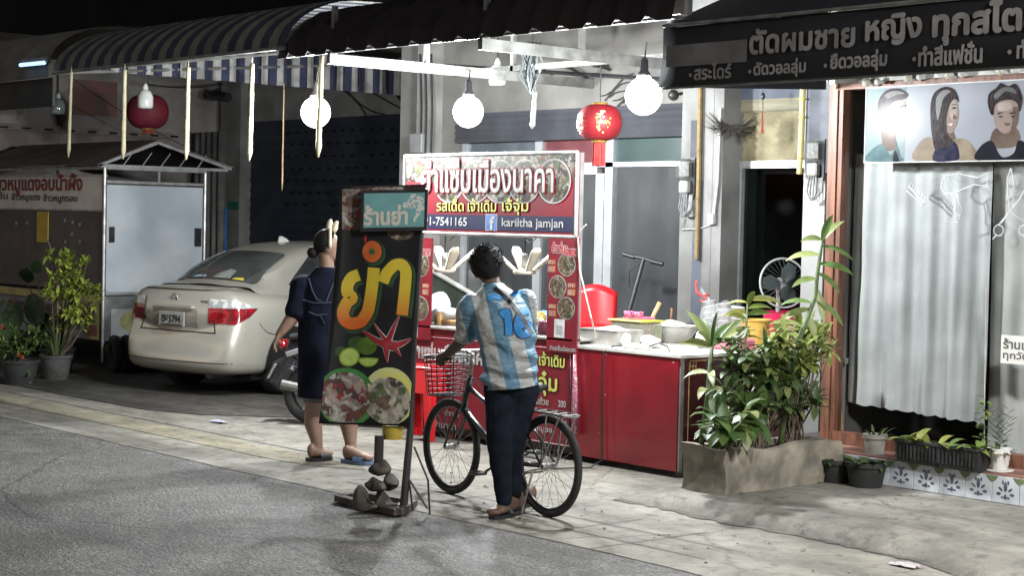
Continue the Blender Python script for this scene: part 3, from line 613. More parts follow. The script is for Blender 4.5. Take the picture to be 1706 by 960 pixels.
yc = mat('conduit_yellow', (0.36, 0.3, 0.09), (0.26, 0.21, 0.07), 9, .5)
m_ = MB(); m_.tube([PY(1167, 135, YM - .23), PY(1164, 300, YM - .23), PY(1161, 432, YM - .23)], .022, 8)
for y in (190, 250, 330, 400): m_.ring(PY(1166 - (y - 190) * .02, y, YM - .23), ZU, .024, .006, 12)
m_.build('conduit_pipe', mat('conduit_tan', (0.22, 0.16, 0.065), (0.15, 0.105, 0.045), 9, .55), label='tan conduit pipe running down the pilaster behind the stall', cat='pipe')
m_ = MB(); m_.tube([PY(1338, 130, YCo - .1), PY(1335, 230, YCo - .1), PY(1332, 290, YCo - .1)], .022, 8)
for y in (165, 195, 262): m_.ring(PY(1337 - (y - 165) * .03, y, YCo - .1), ZU, .024, .008, 12)
m_.build('conduit_pipe', yc, label='bright yellow conduit pipe beside the grey meter board', cat='pipe')
# ---------------------------------------------------------------- awnings
# corrugated brown metal awning over the middle shop
mtl = mat('awning_brown', (0.022, 0.016, 0.017), (0.013, 0.010, 0.011), 3, .75, spec=.15)
ax0, ax1 = PY(462, 90, 1.5).x, PY(1100, 50, 1.5).x + .1
aw = thing('metal_awning', 'brown corrugated metal awning on white steel beams above the food stall', 'awning', ((ax0 + ax1) / 2, 3, 3.15))
prof = [(1.5, 3.21), (1.53, 3.33), (1.62, 3.46), (1.8, 3.58), (2.2, 3.68), (3.2, 3.78), (4.53, 3.86)]
nx = int((ax1 - ax0) / .035); rows = []
for (y, z) in prof:
    rows.append([])
    for i in range(nx + 1):
        ph = (i % 8); d = .0 if ph in (0, 1, 2, 3, 4) else (.02 if ph in (5, 7) else .035)
        rows[-1].append((ax0 + (ax1 - ax0) * i / nx, y - d * .7, z + d))
MB().sheet(rows).build('roof_sheet', mtl, aw, solid=.004)
bb_ = MB()
def beam(a, b, hw, hh, m=None):
    a, b = Vector(a), Vector(b); d = b - a; q = d.to_track_quat('Y', 'Z').to_matrix()
    (m or bb_).box((a + b) / 2, (hw, d.length, hh), rot=q)
for px, py in ((547, 88), (800, 72)):
    p = PY(px, py, 1.56); beam((p.x, 1.56, 3.18), (p.x, YM, 3.18), .05, .085)
beam((ax0, 1.58, 3.235), (ax1, 1.58, 3.235), .045, .02); beam((ax0, 3.6, 3.25), (ax1, 3.6, 3.25), .04, .05); beam((ax1 - .05, 1.58, 3.18), (ax1 - .05, YM, 3.18), .05, .08)
for px in (547, 800):
    X = PY(px, 85, 1.56).x
    for y in (1.62, 2.6, 3.6): bb_.bb((X - .02, y - .02, 3.2), (X + .02, y + .02, 3.62 + .1 * (y > 2)))
X = ax1 - .05
for y in (1.7, 2.6): bb_.bb((X - .025, y - .025, 3.2), (X + .025, y + .025, 3.7))
bb_.build('steel_beam', steel_w, aw)
fb = MB(); fb.bb((ax0 + 3.2, 1.62, 3.26), (ax1, 1.65, 3.4)); fb.build('soffit_board', mat('soffit', (0.25, 0.245, 0.23), (0.15, 0.145, 0.135), 4, .8), aw)
# striped canvas awning
ax = PY(88, 120, 1.5).x
sw = thing('striped_awning', 'rounded blue and grey striped canvas awning over the parked car', 'awning', (-6, 2, 3.2))
s1 = mat('canvas_grey', (0.14, 0.135, 0.112), (0.09, 0.087, 0.074), 5, .85, bump=.2); s2 = mat('canvas_navy', (0.022, 0.026, 0.05), (0.014, 0.017, 0.035), 5, .85)
v1 = mat('valance_white', (0.33, 0.315, 0.3), (0.2, 0.19, 0.18), 6, .85); v2 = mat('valance_blue', (0.026, 0.03, 0.06), (0.018, 0.02, 0.042), 6, .85)
cb = MB(); n = 32; ex = ax0 + .12
arc = [(1.5 + 1.0 * (1 - math.cos(t)), 3.3 + .5 * math.sin(t)) for t in [i * math.pi / 2 / 8 for i in range(9)]] + [(4.5, 3.86)]
for i in range(n):
    xa = ax + (ex - ax) * i / n; xb = ax + (ex - ax) * (i + 1) / n; cb.cur = i % 2
    xm = (xa + xb) / 2
    cb.sheet([[(xa, y, z), (xm, y, z + .018), (xb, y, z)] for y, z in arc])
cb.build('canvas', [s1, s2], sw, smooth=True)
def arcz(y):
    for (ya, za), (yb, zb) in zip(arc[:-1], arc[1:]):
        if ya <= y <= yb: return za + (zb - za) * (y - ya) / (yb - ya)
    return 3.8
vb = MB(); nv = 44; zt = 3.36
for i in range(nv):
    y0_ = 1.52 + 4.6 * i / nv; y1_ = 1.52 + 4.6 * (i + 1) / nv; vb.cur = i % 2
    dz = .0 if i % 2 else .012
    r_ = [[(ax + .02 + .02 * math.sin(i * 1.9 + k), y0_ + (y1_ - y0_) * k / 4, z - (dz if z < zt else 0) * 1) for k in range(5)] for z in (arcz(y0_) - .015, (arcz(y0_) + zt) / 2, zt - .0)]
    vb.sheet(r_)
vb.build('valance', [v1, v2], sw, solid=.004)
eb = MB(); eb.tube([(ax, 1.5, 3.3), (ex, 1.5, 3.3)], .018, 8); eb.tube([(ax + .02, 1.5, 3.3), (ax + .02, 6.1, 3.75)], .018, 8); eb.tube([(ax + .02, 1.5, 3.31), (ex, 4.5, 3.7)], .015, 6); eb.build('frame_tube', steel_w, sw)
# plain grey awning further along
gw = thing('canvas_awning', 'plain dark grey canvas awning at the far end of the row', 'awning', (-12, 2, 3.2))
gx = PY(-60, 100, 1.5).x - 3; gz = PY(45, 113, 1.5).z
MB().sheet([[(gx, y, z - 3.3 + gz), (ax - .1, y, z - 3.3 + gz)] for y, z in [(1.5, 3.18), (1.5, 3.3)] + arc]).build('canvas', mat('canvas_dark', (0.12, 0.115, 0.1), (0.09, 0.085, 0.075), 4, .85), gw, smooth=True)
MB().bb((gx, 1.55, gz - .42), (ax - .1, 1.58, gz - .121)).build('valance', mat('valance_dark', (0.03, 0.03, 0.03), (0.045, 0.043, 0.04), 3, .9), gw)
tp0, tp1 = PY(34, 108, 1.42), PY(74, 104, 1.42)
tub = thing('tube_light', 'short bluish fluorescent tube glowing under the dark grey awning', 'tube light', tp0)
MB().tube([tp0, tp1], .02, 8).build('tube', emit('tube_blue', (0.35, 0.6, 1.0), 1.3), tub)
m_ = MB(); m_.bb((tp0.x - .05, 1.43, tp0.z - .005), (tp1.x + .05, 1.47, tp0.z + .06)); m_.tube([PY(48, 100, 1.45), PY(52, 90, 1.42), PY(68, 78, 1.4)], .006, 5); m_.build('fitting', mat('fitting', (0.12, 0.12, 0.12)), tub)

# salon sign awning
sg = thing('salon_awning', 'black vinyl awning sign of the hair salon with grey Thai lettering', 'awning sign', (3.5, 1.5, 2.76))
sx0 = PY(1097, 147, 1.5).x; zb_, zt_ = 2.765, 3.155
vin = mat('vinyl_black', (0.006, 0.0065, 0.009), (0.010, 0.0105, 0.014), 2, .7, bump=.15, bscale=4)
m_ = MB(); nn = 40
m_.sheet([[(sx0 + (7.5 - sx0) * i / nn + (.035 if z > 2.9 else 0) * (i == 0), 1.5 + .006 * math.sin(i * 1.3), z) for i in range(nn + 1)] for z in (zb_, (zb_ + zt_) / 2, zt_)]); m_.build('fascia', vin, sg, smooth=True, solid=.006)
m_ = MB(); m_.sheet([[(sx0 + .03, y, z), (7.5, y, z)] for y, z in ((1.5, zt_ + .02), (2.3, 3.5), (YG - .05, 3.75))]); m_.sheet([[(sx0 + .035, 1.505, zb_), (sx0 + .035, 1.505, zt_ + .01)], [(sx0 + .035, 3.2, zb_ + .1), (sx0 + .035, 3.2, 3.7)]]); m_.build('roof_sheet', vin, sg, solid=.005)
m_ = MB(); m_.tube([(sx0 + .05, 1.48, zt_ + .012), (7.5, 1.48, zt_ + .012)], .012, 6); m_.tube([(sx0 + .02, 1.53, zb_), (7.5, 1.53, zb_)], .014, 6); m_.build('edge_tube', steel_w, sg)
m_ = MB()
def tpx(mb, s, xl, xr, yb, yt, Y, bold=0.02, lift=.008):
    xm = (xl + xr) / 2; a = PY(xl, yb, Y); b = PY(xr, yb, Y); zb = PY(xm, yb, Y).z; zt2 = PY(xm, yt, Y).z
    text(mb, s, (a.x, Y, zb), XU, ZU, b.x - a.x, zt2 - zb, bold, 8, lift)
YF = 1.49
for s_, xl, xr, yb, yt in (("ตัดผมชาย", 1251, 1424, 83, 42), ("หญิง", 1444, 1535, 73, 24), ("ทุกสไตล์", 1556, 1738, 68, 3)): tpx(m_, s_, xl, xr, yb, yt, YF, .045)
for s_, xl, xr, yb, yt in (("สระไดร์", 1158, 1219, 131, 106), ("ดัดวอลลุ่ม", 1257, 1343, 129, 99), ("ยืดวอลลุ่ม", 1385, 1478, 119, 85), ("ทำสีแฟชั่น", 1532, 1637, 107, 72), ("ทำไฮไลท์", 1696, 1790, 94, 62)): tpx(m_, s_, xl, xr, yb, yt, YF, .035)
for x, y in ((1150, 125), (1249, 119), (1375, 109), (1523, 98), (1682, 86)):
    disc(m_, PY(x, y, YF - .008), XU, ZU, .013, .013, 0, 12)
m_.build('lettering', mat('letter_grey', (0.26, 0.245, 0.235), (0.17, 0.16, 0.155), 5, .8), sg)
m_ = MB(); a = PY(1110, 112, YF - .004); b = PY(1245, 60, YF - .004); m_.bb((a.x, YF - .006, a.z), (b.x, YF - .003, a.z + .14)); m_.build('faded_patch', mat('vinyl_faded', (0.13, 0.125, 0.125), (0.07, 0.068, 0.07), 3, .6), sg)

# ---------------------------------------------------------------- lamps
lit_bulb(PY(780, 186, 2.5), PY(777, 116, 2.5), 'glowing round bulb hanging above the big red food stall sign')
lit_bulb(PY(1072, 160, 1.85), PY(1078, 70, 1.85), 'glowing round bulb hanging at the corner of the black salon awning')
lit_bulb(PY(526, 187, 1.8), PY(527, 110, 1.8), 'glowing round bulb hanging over the parked car beside a pale hanging stick')
# unseen street lamp beyond the salon, added as broad fill light
def street_fill_lamp(x, y, z, power, label):
    t = thing('street_fill_lamp', label, 'street lamp', (x, y, 0)); gm = mat('lamp_grey', (0.25, 0.26, 0.27), None, 5, .5, metal=.5)
    MB().tube([(x, y + 1.4, 0), (x, y + 1.4, z + .1), (x, y + 1.1, z + .3), (x, y, z + .12)], [.08, .06, .045, .035], 10).build('pole', gm, t, smooth=True)
    MB().box((x, y, z + .09), (.5, .7, .1), bev=.03).build('head', gm, t)
    MB().bb((x - .2, y - .3, z + .015), (x + .2, y + .3, z + .038)).build('diffuser', emit('street_fill_light', (1.0, .98, .95), power), t)
street_fill_lamp(8.2, -0.6, 4.6, STREET, 'unseen grey street lamp with a bright flat head added beyond the salon as fill')
lit_bulb(Vector((4.2, 1.75, 2.5)), Vector((4.2, 1.75, 3.2)), 'glowing round bulb hanging under the far end of the salon awning', 0.4)
def jar(px, py, Y, label, kind):
    p = PY(px, py, Y); t = thing('pendant_lamp', label, 'lamp', p, group='unlit pendant lamps')
    body = glass('jar_glass', (0.75, 0.8, 0.8), .3, .05, dirt=.3, dirtcol=(.5, .55, .55)) if kind == 'glass' else mat('lamp_white', (0.62, 0.62, 0.6), (0.5, 0.5, 0.48), 9, .25)
    MB().lathe(p, [(0.0, -.1), (.075, -.098), (.085, -.07), (.085, .03), (.06, .085), (.03, .1)], 18).build('shade', body, t, smooth=True)
    MB().lathe(p + ZU * .1, [(.032, 0), (.03, .03), (.018, .06), (.008, .07)], 12).build('cap', mat('socket_white', (0.6, 0.6, 0.58)), t, smooth=True)
    MB().tube([p + ZU * .16, p + ZU * .5], .006, 5).build('wire', mat('wire_black', (0.02, 0.02, 0.02)), t)
jar(97, 177, 3.4, 'clear glass jar lamp hanging unlit at the dark far end', 'glass')
jar(242, 165, 2.6, 'white ceramic lamp hanging unlit in front of the dark red lantern', 'white')
jar(829, 125, 4.1, 'small pale lamp hanging unlit against the beige wall', 'white')
# lanterns
def lantern(p, R_, H_, label, red, lit):
    t = thing('paper_lantern', label, 'lantern', p, group='red festival lanterns')
    pr = [(R_ * math.cos(a) ** .62, H_ * math.sin(a)) for a in [R(-78 + 156 * i / 16) for i in range(17)]]
    b = MB(); n = 24; V = []
    for r_, z in pr:
        V.append([Vector(p) + Vector((r_ * (1 + (.02 if k % 2 else 0)) * math.cos(2 * math.pi * k / n), r_ * (1 + (.02 if k % 2 else 0)) * math.sin(2 * math.pi * k / n), z)) for k in range(n)])
    b.sheet(V, closed=True); b.build('shade', red, t, smooth=True)
    gold = mat('gold_paint', (0.4, 0.26, 0.06), (0.3, 0.17, 0.04), 20, .35, metal=.4)
    b = MB()
    for s_ in (-1, 1): b.lathe(Vector(p) + ZU * s_ * H_ * .96, [(R_ * .33, -.018), (R_ * .36, 0), (R_ * .33, .018)], 18)
    b.build('rim', gold, t, smooth=True)
    if lit:
        b = MB(); 
        for ang, sc in ((-.62, .9), (-1.9, .8)):
            for k in range(46):
                th = ang + random.uniform(-.34, .34); zz = random.uniform(-.6, .6); r_ = R_ * 1.025 * (1 - (zz) ** 2 * .3)
                if math.hypot((th - ang) / .34, zz / .6) > 1: continue
                c_ = Vector(p) + Vector((r_ * math.cos(th), r_ * math.sin(th), zz * H_)); nrm = Vector((math.cos(th), math.sin(th), 0)); tg_ = Vector((-nrm.y, nrm.x, 0))
                disc(b, c_ + nrm * .004, tg_, ZU, random.uniform(.004, .014), random.uniform(.004, .011), 0, 7)
        b.build('gold_ornament', gold, t)
    b = MB(); q = Vector(p) - ZU * H_
    for k in range(40):
        a = k * 2.4; r_ = R_ * .26 * math.sqrt((k + .5) / 40); L = (.2 if lit else .06)
        b.tube([q + Vector((r_ * math.cos(a), r_ * math.sin(a), 0)), q + Vector((r_ * 1.15 * math.cos(a), r_ * 1.15 * math.sin(a), -L * (1 - .06 * random.random())))], .006, 4)
    b.build('tassel', mat('tassel_red', (0.36, 0.025, 0.02), (0.26, 0.014, 0.014), 30, .7) if lit else mat('tassel_dim', (0.3, 0.06, 0.03)), t, kind='stuff')
    MB().tube([Vector(p) + ZU * H_, Vector(p) + ZU * (H_ + .3)], .005, 5).build('cord', mat('wire_black', (0.02, 0.02, 0.02)), t)
lantern(PY(999, 204, 2.7), .175, .145, 'red paper lantern with gold characters and long red tassel', mat('lantern_red', (0.2, 0.009, 0.014), (0.14, 0.006, 0.009), 6, .55), True)
lantern(PY(246, 186, 3.6), .25, .205, 'dull dark red lantern without a tassel behind the white lamp', mat('lantern_dull', (0.14, 0.01, 0.022), (0.09, 0.007, 0.015), 4, .7), False)
# pale sticks that dangle from the awning edges
def stick(px0, y0, px1, y1, Y, r, label, m=None):
    a, b = PY(px0, y0, Y), PY(px1, y1, Y); k = MB(); n = 10
    k.tube([a.lerp(b, i / n) + Vector((.002 * math.sin(i * 1.7), 0, 0)) for i in range(n + 1)], [r * (.75 + .25 * math.sin(i * 2.1 + 1) * .3 + .25 * (i / n)) for i in range(n)] + [r * .3], 7)
    k.tube([a, a + ZU * .06], .004, 4)
    return k.build('hanging_stick', m or mat('stick_pale', (0.33, 0.3, 0.19), (0.24, 0.21, 0.13), 9, .7, bump=.2), smooth=True, label=label, cat='stick', group='pale sticks hanging from the awning edge')
stick(119, 119, 114, 262, 1.46, .02, 'pale hanging stick nearest to the grey awning')
stick(208, 116, 205, 265, 1.46, .025, 'pale hanging stick beside the dark red lantern')
stick(314, 112, 310, 266, 1.46, .026, 'pale hanging stick above the peak of the food cart roof')
stick(420, 106, 415, 268, 1.46, .027, 'pale hanging stick in front of the shutter edge')
stick(536, 92, 530, 262, 1.7, .027, 'pale hanging stick touching the glowing bulb over the car')
stick(892, 152, 887, 214, 2.6, .024, 'short white stick hanging under a bundle of plastic strips', mat('stick_white', (0.36, 0.37, 0.37), None, 9, .6))
stick(473, 148, 470, 318, 3.0, .009, 'thin brown rod hanging in front of the roller shutter', mat('rod_brown', (0.3, 0.22, 0.12), None, 9, .7))
b = MB(); p = PY(885, 70, 2.6)
for k in range(26):
    x = random.uniform(-.1, .1); q = p + Vector((x, random.uniform(-.03, .03), 0)); L = .28 + .1 * random.random()
    pts = [q + Vector((.02 * math.sin(k + j), .02 * math.cos(k * 2 + j), -L * j / 6)) for j in range(6)] + [p + Vector((.01, 0, -.42))]
    b.tube(pts, .006, 4)
b.build('plastic_strip_bundle', mat('strip_white', (0.3, 0.32, 0.32), (0.2, 0.22, 0.22), 20, .3), label='bundle of clear plastic strips tied up under the awning', cat='plastic strips')
# ---------------------------------------------------------------- noodle cart at the far left
YC = 3.0
cxr = PY(175, 290, YC).x; cyb = 4.35
ct = thing('food_cart', 'closed brown noodle cart with gabled roof and frosted side panel', 'food cart', (cxr - 1.7, 3.7, 0))
zr = PY(175, 276, YC).z; zs1 = PY(150, 299, YC).z; zs0 = PY(150, 349, YC).z; zb0 = PY(165, 487, YC).z; zlow = PY(163, 588, YC).z
cbr = mat('cart_brown', (0.10, 0.08, 0.075), (0.075, 0.06, 0.055), 3, .55, bump=.05); cal = mat('cart_alu', (0.45, 0.45, 0.44), (0.3, 0.3, 0.29), 8, .4, metal=.5)
m_ = MB(); m_.bb((-13.0, YC + .01, zb0), (cxr - .03, YC + .04, zs0 - .02)); m_.build('front_panel', cbr, ct)
m_ = MB(); m_.bb((-13.0, YC - .01, zs0), (cxr - .04, YC + .03, zs1 + .03)); sgn = m_.build('sign_board', mat('sign_cream', (0.6, 0.56, 0.5), (0.5, 0.46, 0.42), 4, .6), ct)
m_ = MB(); tpx(m_, "บะหมี่เกี๊ยวหมูแดงอบน้ำผึ้ง", -60, 137, 325, 290, YC - .012, .03, .003); m_.build('lettering', mat('letter_maroon', (0.22, 0.03, 0.035), None, 9, .6), sgn)
m_ = MB(); 
for s_, xa_, xb_, ya_ in (("ข้าวหมูกรอบ", 73, 129, 339), ("ข้าวหมูแดง", 20, 67, 337), ("ลูกชิ้น", -20, 13, 335)): m_ = MB(); tpx(m_, s_, xa_, xb_, ya_, ya_ - 16, YC - .012, .02, .003); m_.build('lettering', mat('letter_dark', (0.06, 0.04, 0.04), None, 9, .6), sgn)
m_ = MB(); m_.bb((-13.0, YC, zs1 + .03), (cxr, YC + .03, zs1 + .06)); m_.bb((-13, YC, zr - .04), (cxr, YC + .03, zr)); m_.bb((-13, YC - .006, zs0 - .02), (cxr - .032, YC + .03, zs0 - .0005))
for y in (YC, cyb): m_.tube([(cxr, y, zlow - .1), (cxr, y, zr)], .02, 8)
m_.bb((cxr - .02, YC + .02, zr - .2), (cxr + .015, cyb, zr - .17)); m_.bb((cxr - .02, YC + .02, zr - .04), (cxr + .02, cyb, zr)); m_.bb((cxr - .02, YC + .02, zb0 - .03), (cxr + .02, cyb, zb0)); m_.bb((cxr - .015, YC + .7, zr - .17), (cxr + .0, YC + .73, zr - .04)); m_.build('frame', cal, ct)
m_ = MB(); m_.bb((cxr - .012, YC + .03, zb0 + .002), (cxr - .003, cyb - .03, zr - .22)); m_.build('side_panel', mat('frosted', (0.52, 0.555, 0.59), (0.36, 0.4, 0.44), 1.3, .35, detail=10, bump=.08, bscale=5), ct)
m_ = MB(); ym = (YC + cyb) / 2
for a, b in (((cxr + .02, YC - .1, zr), (cxr + .02, ym, zr + .3)), ((cxr + .02, ym, zr + .3), (cxr + .02, cyb + .35, zr + .02))):
    beam(a, b, .03, .035, m_)
for k in range(5):
    y = YC + .25 + k * .25; beam((cxr - .05, y, zr), (cxr - .05, y + .14, zr + .18), .012, .012, m_)
beam((cxr + .02, YC - .1, zr), (cxr + .02, cyb + .3, zr + .005), .03, .035, m_); m_.build('gable_frame', cal, ct)
m_ = MB(); m_.sheet([[(-13.1, YC - .12, zr + .01), (cxr + .05, YC - .12, zr + .01)], [(-13.1, ym, zr + .33), (cxr + .05, ym, zr + .33)], [(-13.1, cyb + .37, zr + .04), (cxr + .05, cyb + .37, zr + .04)]]); m_.build('roof', mat('cart_roof', (0.14, 0.12, 0.105), (0.09, 0.075, 0.07), 2, .8), ct, solid=.012)
m_ = MB(); m_.bb((-13.0, YC + .02, .35), (cxr - .04, cyb - .02, zb0 - .04)); m_.build('cabinet', mat('cabinet_grey', (0.2, 0.21, 0.21), (0.13, 0.13, 0.13), 4, .5), ct)
m_ = MB(); m_.bb((-13, YC - .005, zb0 - .13), (cxr - .04, YC + .015, zb0 - .04)); m_.bb((cxr - .32, YC - .004, .36), (cxr - .1, YC + .015, zb0 - .14)); m_.build('trim_panel', mat('cart_yellow', (0.42, 0.34, 0.13), (0.3, 0.24, 0.1), 6, .6), ct)
m_ = MB(); m_.bb((-12, YC - .012, zb0 - .34), (cxr - .2, YC - .006, zb0 - .2)); m_.bb((cxr - .45, YC - .012, .4), (cxr - .14, YC - .0055, .53)); m_.build('sticker', mat('sticker_black', (0.03, 0.03, 0.03), (0.2, 0.05, 0.04), 7, .5, lo=.48, hi=.52), ct)
m_ = MB(); m_.bb((cxr - .038, YC + .12, .4), (cxr - .03, cyb - .3, zb0 - .2)); po = m_.build('food_poster', mat('poster_white', (0.5, 0.52, 0.52), (0.4, 0.42, 0.42), 6, .4), ct)
m_ = MB(); cc = Vector((cxr - .029, YC + .5, .58)); disc(m_, cc, YU, ZU, .27, .15, 0); m_.build('poster_bowl', mat('bowl_pic', (0.5, 0.45, 0.2), (0.25, 0.3, 0.15), 9, .5), po)
m_ = MB(); m_.box((-11.0, YC + .005, PY(72, 384, YC).z), (.3, .012, .38)); m_.build('notice', mat('notice_yellow', (0.46, 0.33, 0.05), (0.38, 0.27, 0.04), 7, .7), label='yellow paper notice stuck on the brown front of the noodle cart', cat='notice').location = (PY(71, 384, YC).x, YC + .0, PY(71, 404, YC).z)
for px, py in ((108, 367), (121, 370), (133, 374), (120, 390), (109, 403), (133, 402), (27, 372), (45, 371)):
    m_ = MB(); m_.add([PY(px + a * 2, py + b * 3, YC + .006) for a, b in ((-1, 1), (.6, 1), (1, -1), (-.8, -.7))], [(0, 1, 2, 3)])
    m_.build('paper_scrap', mat('scrap', (0.4, 0.38, 0.36)), ct)
m_ = MB(); m_.bb((cxr, YC + .06, PX(182, 392, cxr).z - .08), (cxr + .03, YC + .12, PX(182, 392, cxr).z + .1)); m_.build('latch', black, ct); m_ = MB(); m_.bb((cxr, cyb - .14, PX(182, 392, cxr).z - .12), (cxr + .03, cyb - .06, PX(182, 392, cxr).z + .1)); m_.build('latch', black, ct)
# wheels of the cart
for y in (YC + .4, cyb - .25):
    wq = MB(); wq.ring((cxr - .22, y, .26), XU, .2, .06, 28, 8); wt = wq.build('wheel', mat('tyre', (0.018, 0.018, 0.018), (0.03, 0.03, 0.03), 30, .8), ct, smooth=True)
    MB().lathe((cxr - .19, y, .26), [(.14, -.02), (.14, .0), (.05, .03), (.0, .035)], 16, XU).build('hub', mat('hub_grey', (0.35, 0.35, 0.35)), wt, smooth=True)
for k in range(5):
    p = Vector((cxr + .3 + .02 * k, YC + .0 + .14 * k, 0.22)); q = MB(); q.ring(p, Vector((.3, 1, .05)), .17, .058, 26, 8)
    q.build('old_tyre', mat('tyre', (0.018, 0.018, 0.018), (0.03, 0.03, 0.03), 30, .8), smooth=True, label=['old black tyre leaning first in the row beside the noodle cart', 'old black tyre leaning second in the row beside the noodle cart', 'old black tyre leaning third in the row beside the noodle cart', 'old black tyre leaning fourth in the row beside the noodle cart', 'old black tyre leaning last in the row nearest the car'][k], cat='tyre', group='old tyres leaning beside the noodle cart')
# corrugated sheets, blue pipe, green plate, camera in the back corner
m_ = MB(); zc = PY(345, 220, 6.4).z; xa, xb = PY(322, 300, 6.4).x, PY(372, 300, 6.4).x
m_.sheet([[(xa + (xb - xa) * k / 36, 6.4 + .05 * math.sin(k * .9), z) for k in range(37)] for z in (0, zc)])
m_.build('corrugated_sheet', mat('sheet_grey', (0.2, 0.19, 0.18), (0.12, 0.11, 0.105), 3, .6, metal=.3), smooth=True, solid=.004, label='tall grey corrugated metal sheets leaning in the back corner by the cart', cat='metal sheet')
p0 = PY(373, 346, 6.6); MB().tube([(p0.x, 6.6, .0), (p0.x, 6.6, p0.z)], .055, 12).build('water_pipe', mat('pipe_blue', (0.04, 0.24, 0.7), (0.035, 0.2, 0.6), 4, .4), smooth=True, label='bright blue plastic water pipe standing in the back corner', cat='pipe')
m_ = MB(); rectY(m_, 380, 336, 397, 349, YS - .14, .015); pl = m_.build('address_plate', mat('plate_green', (0.02, 0.16, 0.1), (0.02, 0.12, 0.08), 9, .4), label='small green address plate on the pilaster beside the blue pipe', cat='plate')
m_ = MB(); m_.tube([PY(368, 165, 6.5), PY(362, 150, 6.5)], .05, 8); m_.tube([PY(352, 158, 6.5), PY(380, 162, 6.5)], .07, 8); m_.build('camera_bracket', black, label='small black camera on a bracket high in the back corner', cat='camera')

# ---------------------------------------------------------------- car
CT = R(-12.2)      # heading
car = thing('parked_car', 'pale champagne sedan parked nose in, seen from its rear', 'car', (-6.75, 2.28, 0), -CT)
CZ = 1.085
car.matrix_world = Matrix.Translation((-6.74, 2.28, 0)) @ Matrix.Rotation(-CT, 4, 'Z') @ Matrix.Diagonal((1, 1, CZ, 1)); W[car.name] = car.matrix_world.copy()
paint = mat('champagne_paint', (0.53, 0.505, 0.43), (0.49, 0.465, 0.4), 1.5, .30, metal=.55, coat=.5, spec=.5)
cgl = glass('car_glass', (0.16, 0.18, 0.17), .25, .03, dirt=.12, dirtcol=(.3, .32, .3))
# stations along the length y (0 = rear): half width, bottom, shoulder height, deck height, crown
ST = [(-.0, .70, .40, .66, .70), (.0, .74, .30, .80, .83), (.03, .775, .25, .875, .93), (.08, .80, .22, .905, 1.02), (.14, .815, .21, .915, 1.045), (.25, .832, .205, .92, 1.045), (.45, .842, .2, .92, 1.04), (.62, .845, .2, .92, 1.035), (.9, .847, .2, .915, 1.0), (1.4, .848, .2, .91, .97), (2.2, .848, .2, .90, .95), (3.0, .845, .2, .885, .95), (3.3, .84, .2, .87, .95), (3.6, .825, .21, .83, .90), (3.9, .80, .22, .77, .84), (4.1, .75, .24, .70, .75), (4.22, .66, .28, .62, .64), (4.27, .5, .34, .52, .54)]
rows = []
for (y, hw, zb, zs, zd) in ST:
    pr = [(0, zb), (hw * .8, zb), (hw * .95, zb + .03), (hw * .99, zb + .12), (hw * 1.0, zb + (zs - zb) * .45), (hw * .995, zb + (zs - zb) * .72), (hw * .975, zs - .06), (hw * .94, zs), (hw * .86, zs + (zd - zs) * .62), (hw * .6, zd - .012), (0, zd)]
    rows.append([Vector((x, y, z)) for x, z in pr] + [Vector((-x, y, z)) for x, z in pr[-2:0:-1]])
# bow the tail in plan so that the corners wrap forward
for i, r_ in enumerate(rows):
    for p in r_:
        k = max(0, 1 - i / 9.0); p.y += .22 * (abs(p.x) / .84) ** 2.6 * k + (.05 * k if p.z > .62 and i < 5 else 0) * min(1, (p.z - .62) / .1)
        if i < 6 and p.z < .62: p.y -= .05 * (1 - i / 6) * min(1, (.62 - p.z) / .06)
cbm = MB(); cbm.sheet(rows, closed=True); nrow = len(rows[0])
cbm.f.append(tuple(range(nrow))[::-1]); cbm.m.append(0); cbm.f.append(tuple((len(rows) - 1) * nrow + k for k in range(nrow))); cbm.m.append(0)
# greenhouse
GH = [(.50, .665, 1.035, .30, 1.040), (.75, .655, 1.02, .61, 1.165), (1.05, .645, 1.0, .575, 1.30), (1.32, .64, .98, .54, 1.40), (1.55, .64, .97, .53, 1.445), (2.0, .64, .96, .53, 1.465), (2.5, .64, .955, .52, 1.445), (2.75, .64, .95, .52, 1.40), (3.1, .65, .95, .56, 1.2), (3.5, .66, .94, .3, .96)]
def ghrow(g, inset=0.0):
    y, hb, zb, ht, zt = g; h = zt - zb
    pr = [(hb + .06, zb - .06), (hb + .02, zb + h * .12), (hb * .6 + ht * .4, zb + h * .5), (ht + .03, zb + h * .85), (ht * .9, zb + h * .97), (ht * .5, zt + .008), (0, zt + .014)]
    return [Vector((x, y, z)) for x, z in pr] + [Vector((-x, y, z)) for x, z in pr[-2::-1]]
gb = MB(); grows = [ghrow(g) for g in GH]; gb.sheet(grows)
cbm.add(gb.v, gb.f)
body = None
def carbuild(mb, name, m, parent=None, **k): return mb.build(name, m, parent or car, world=False, **k)
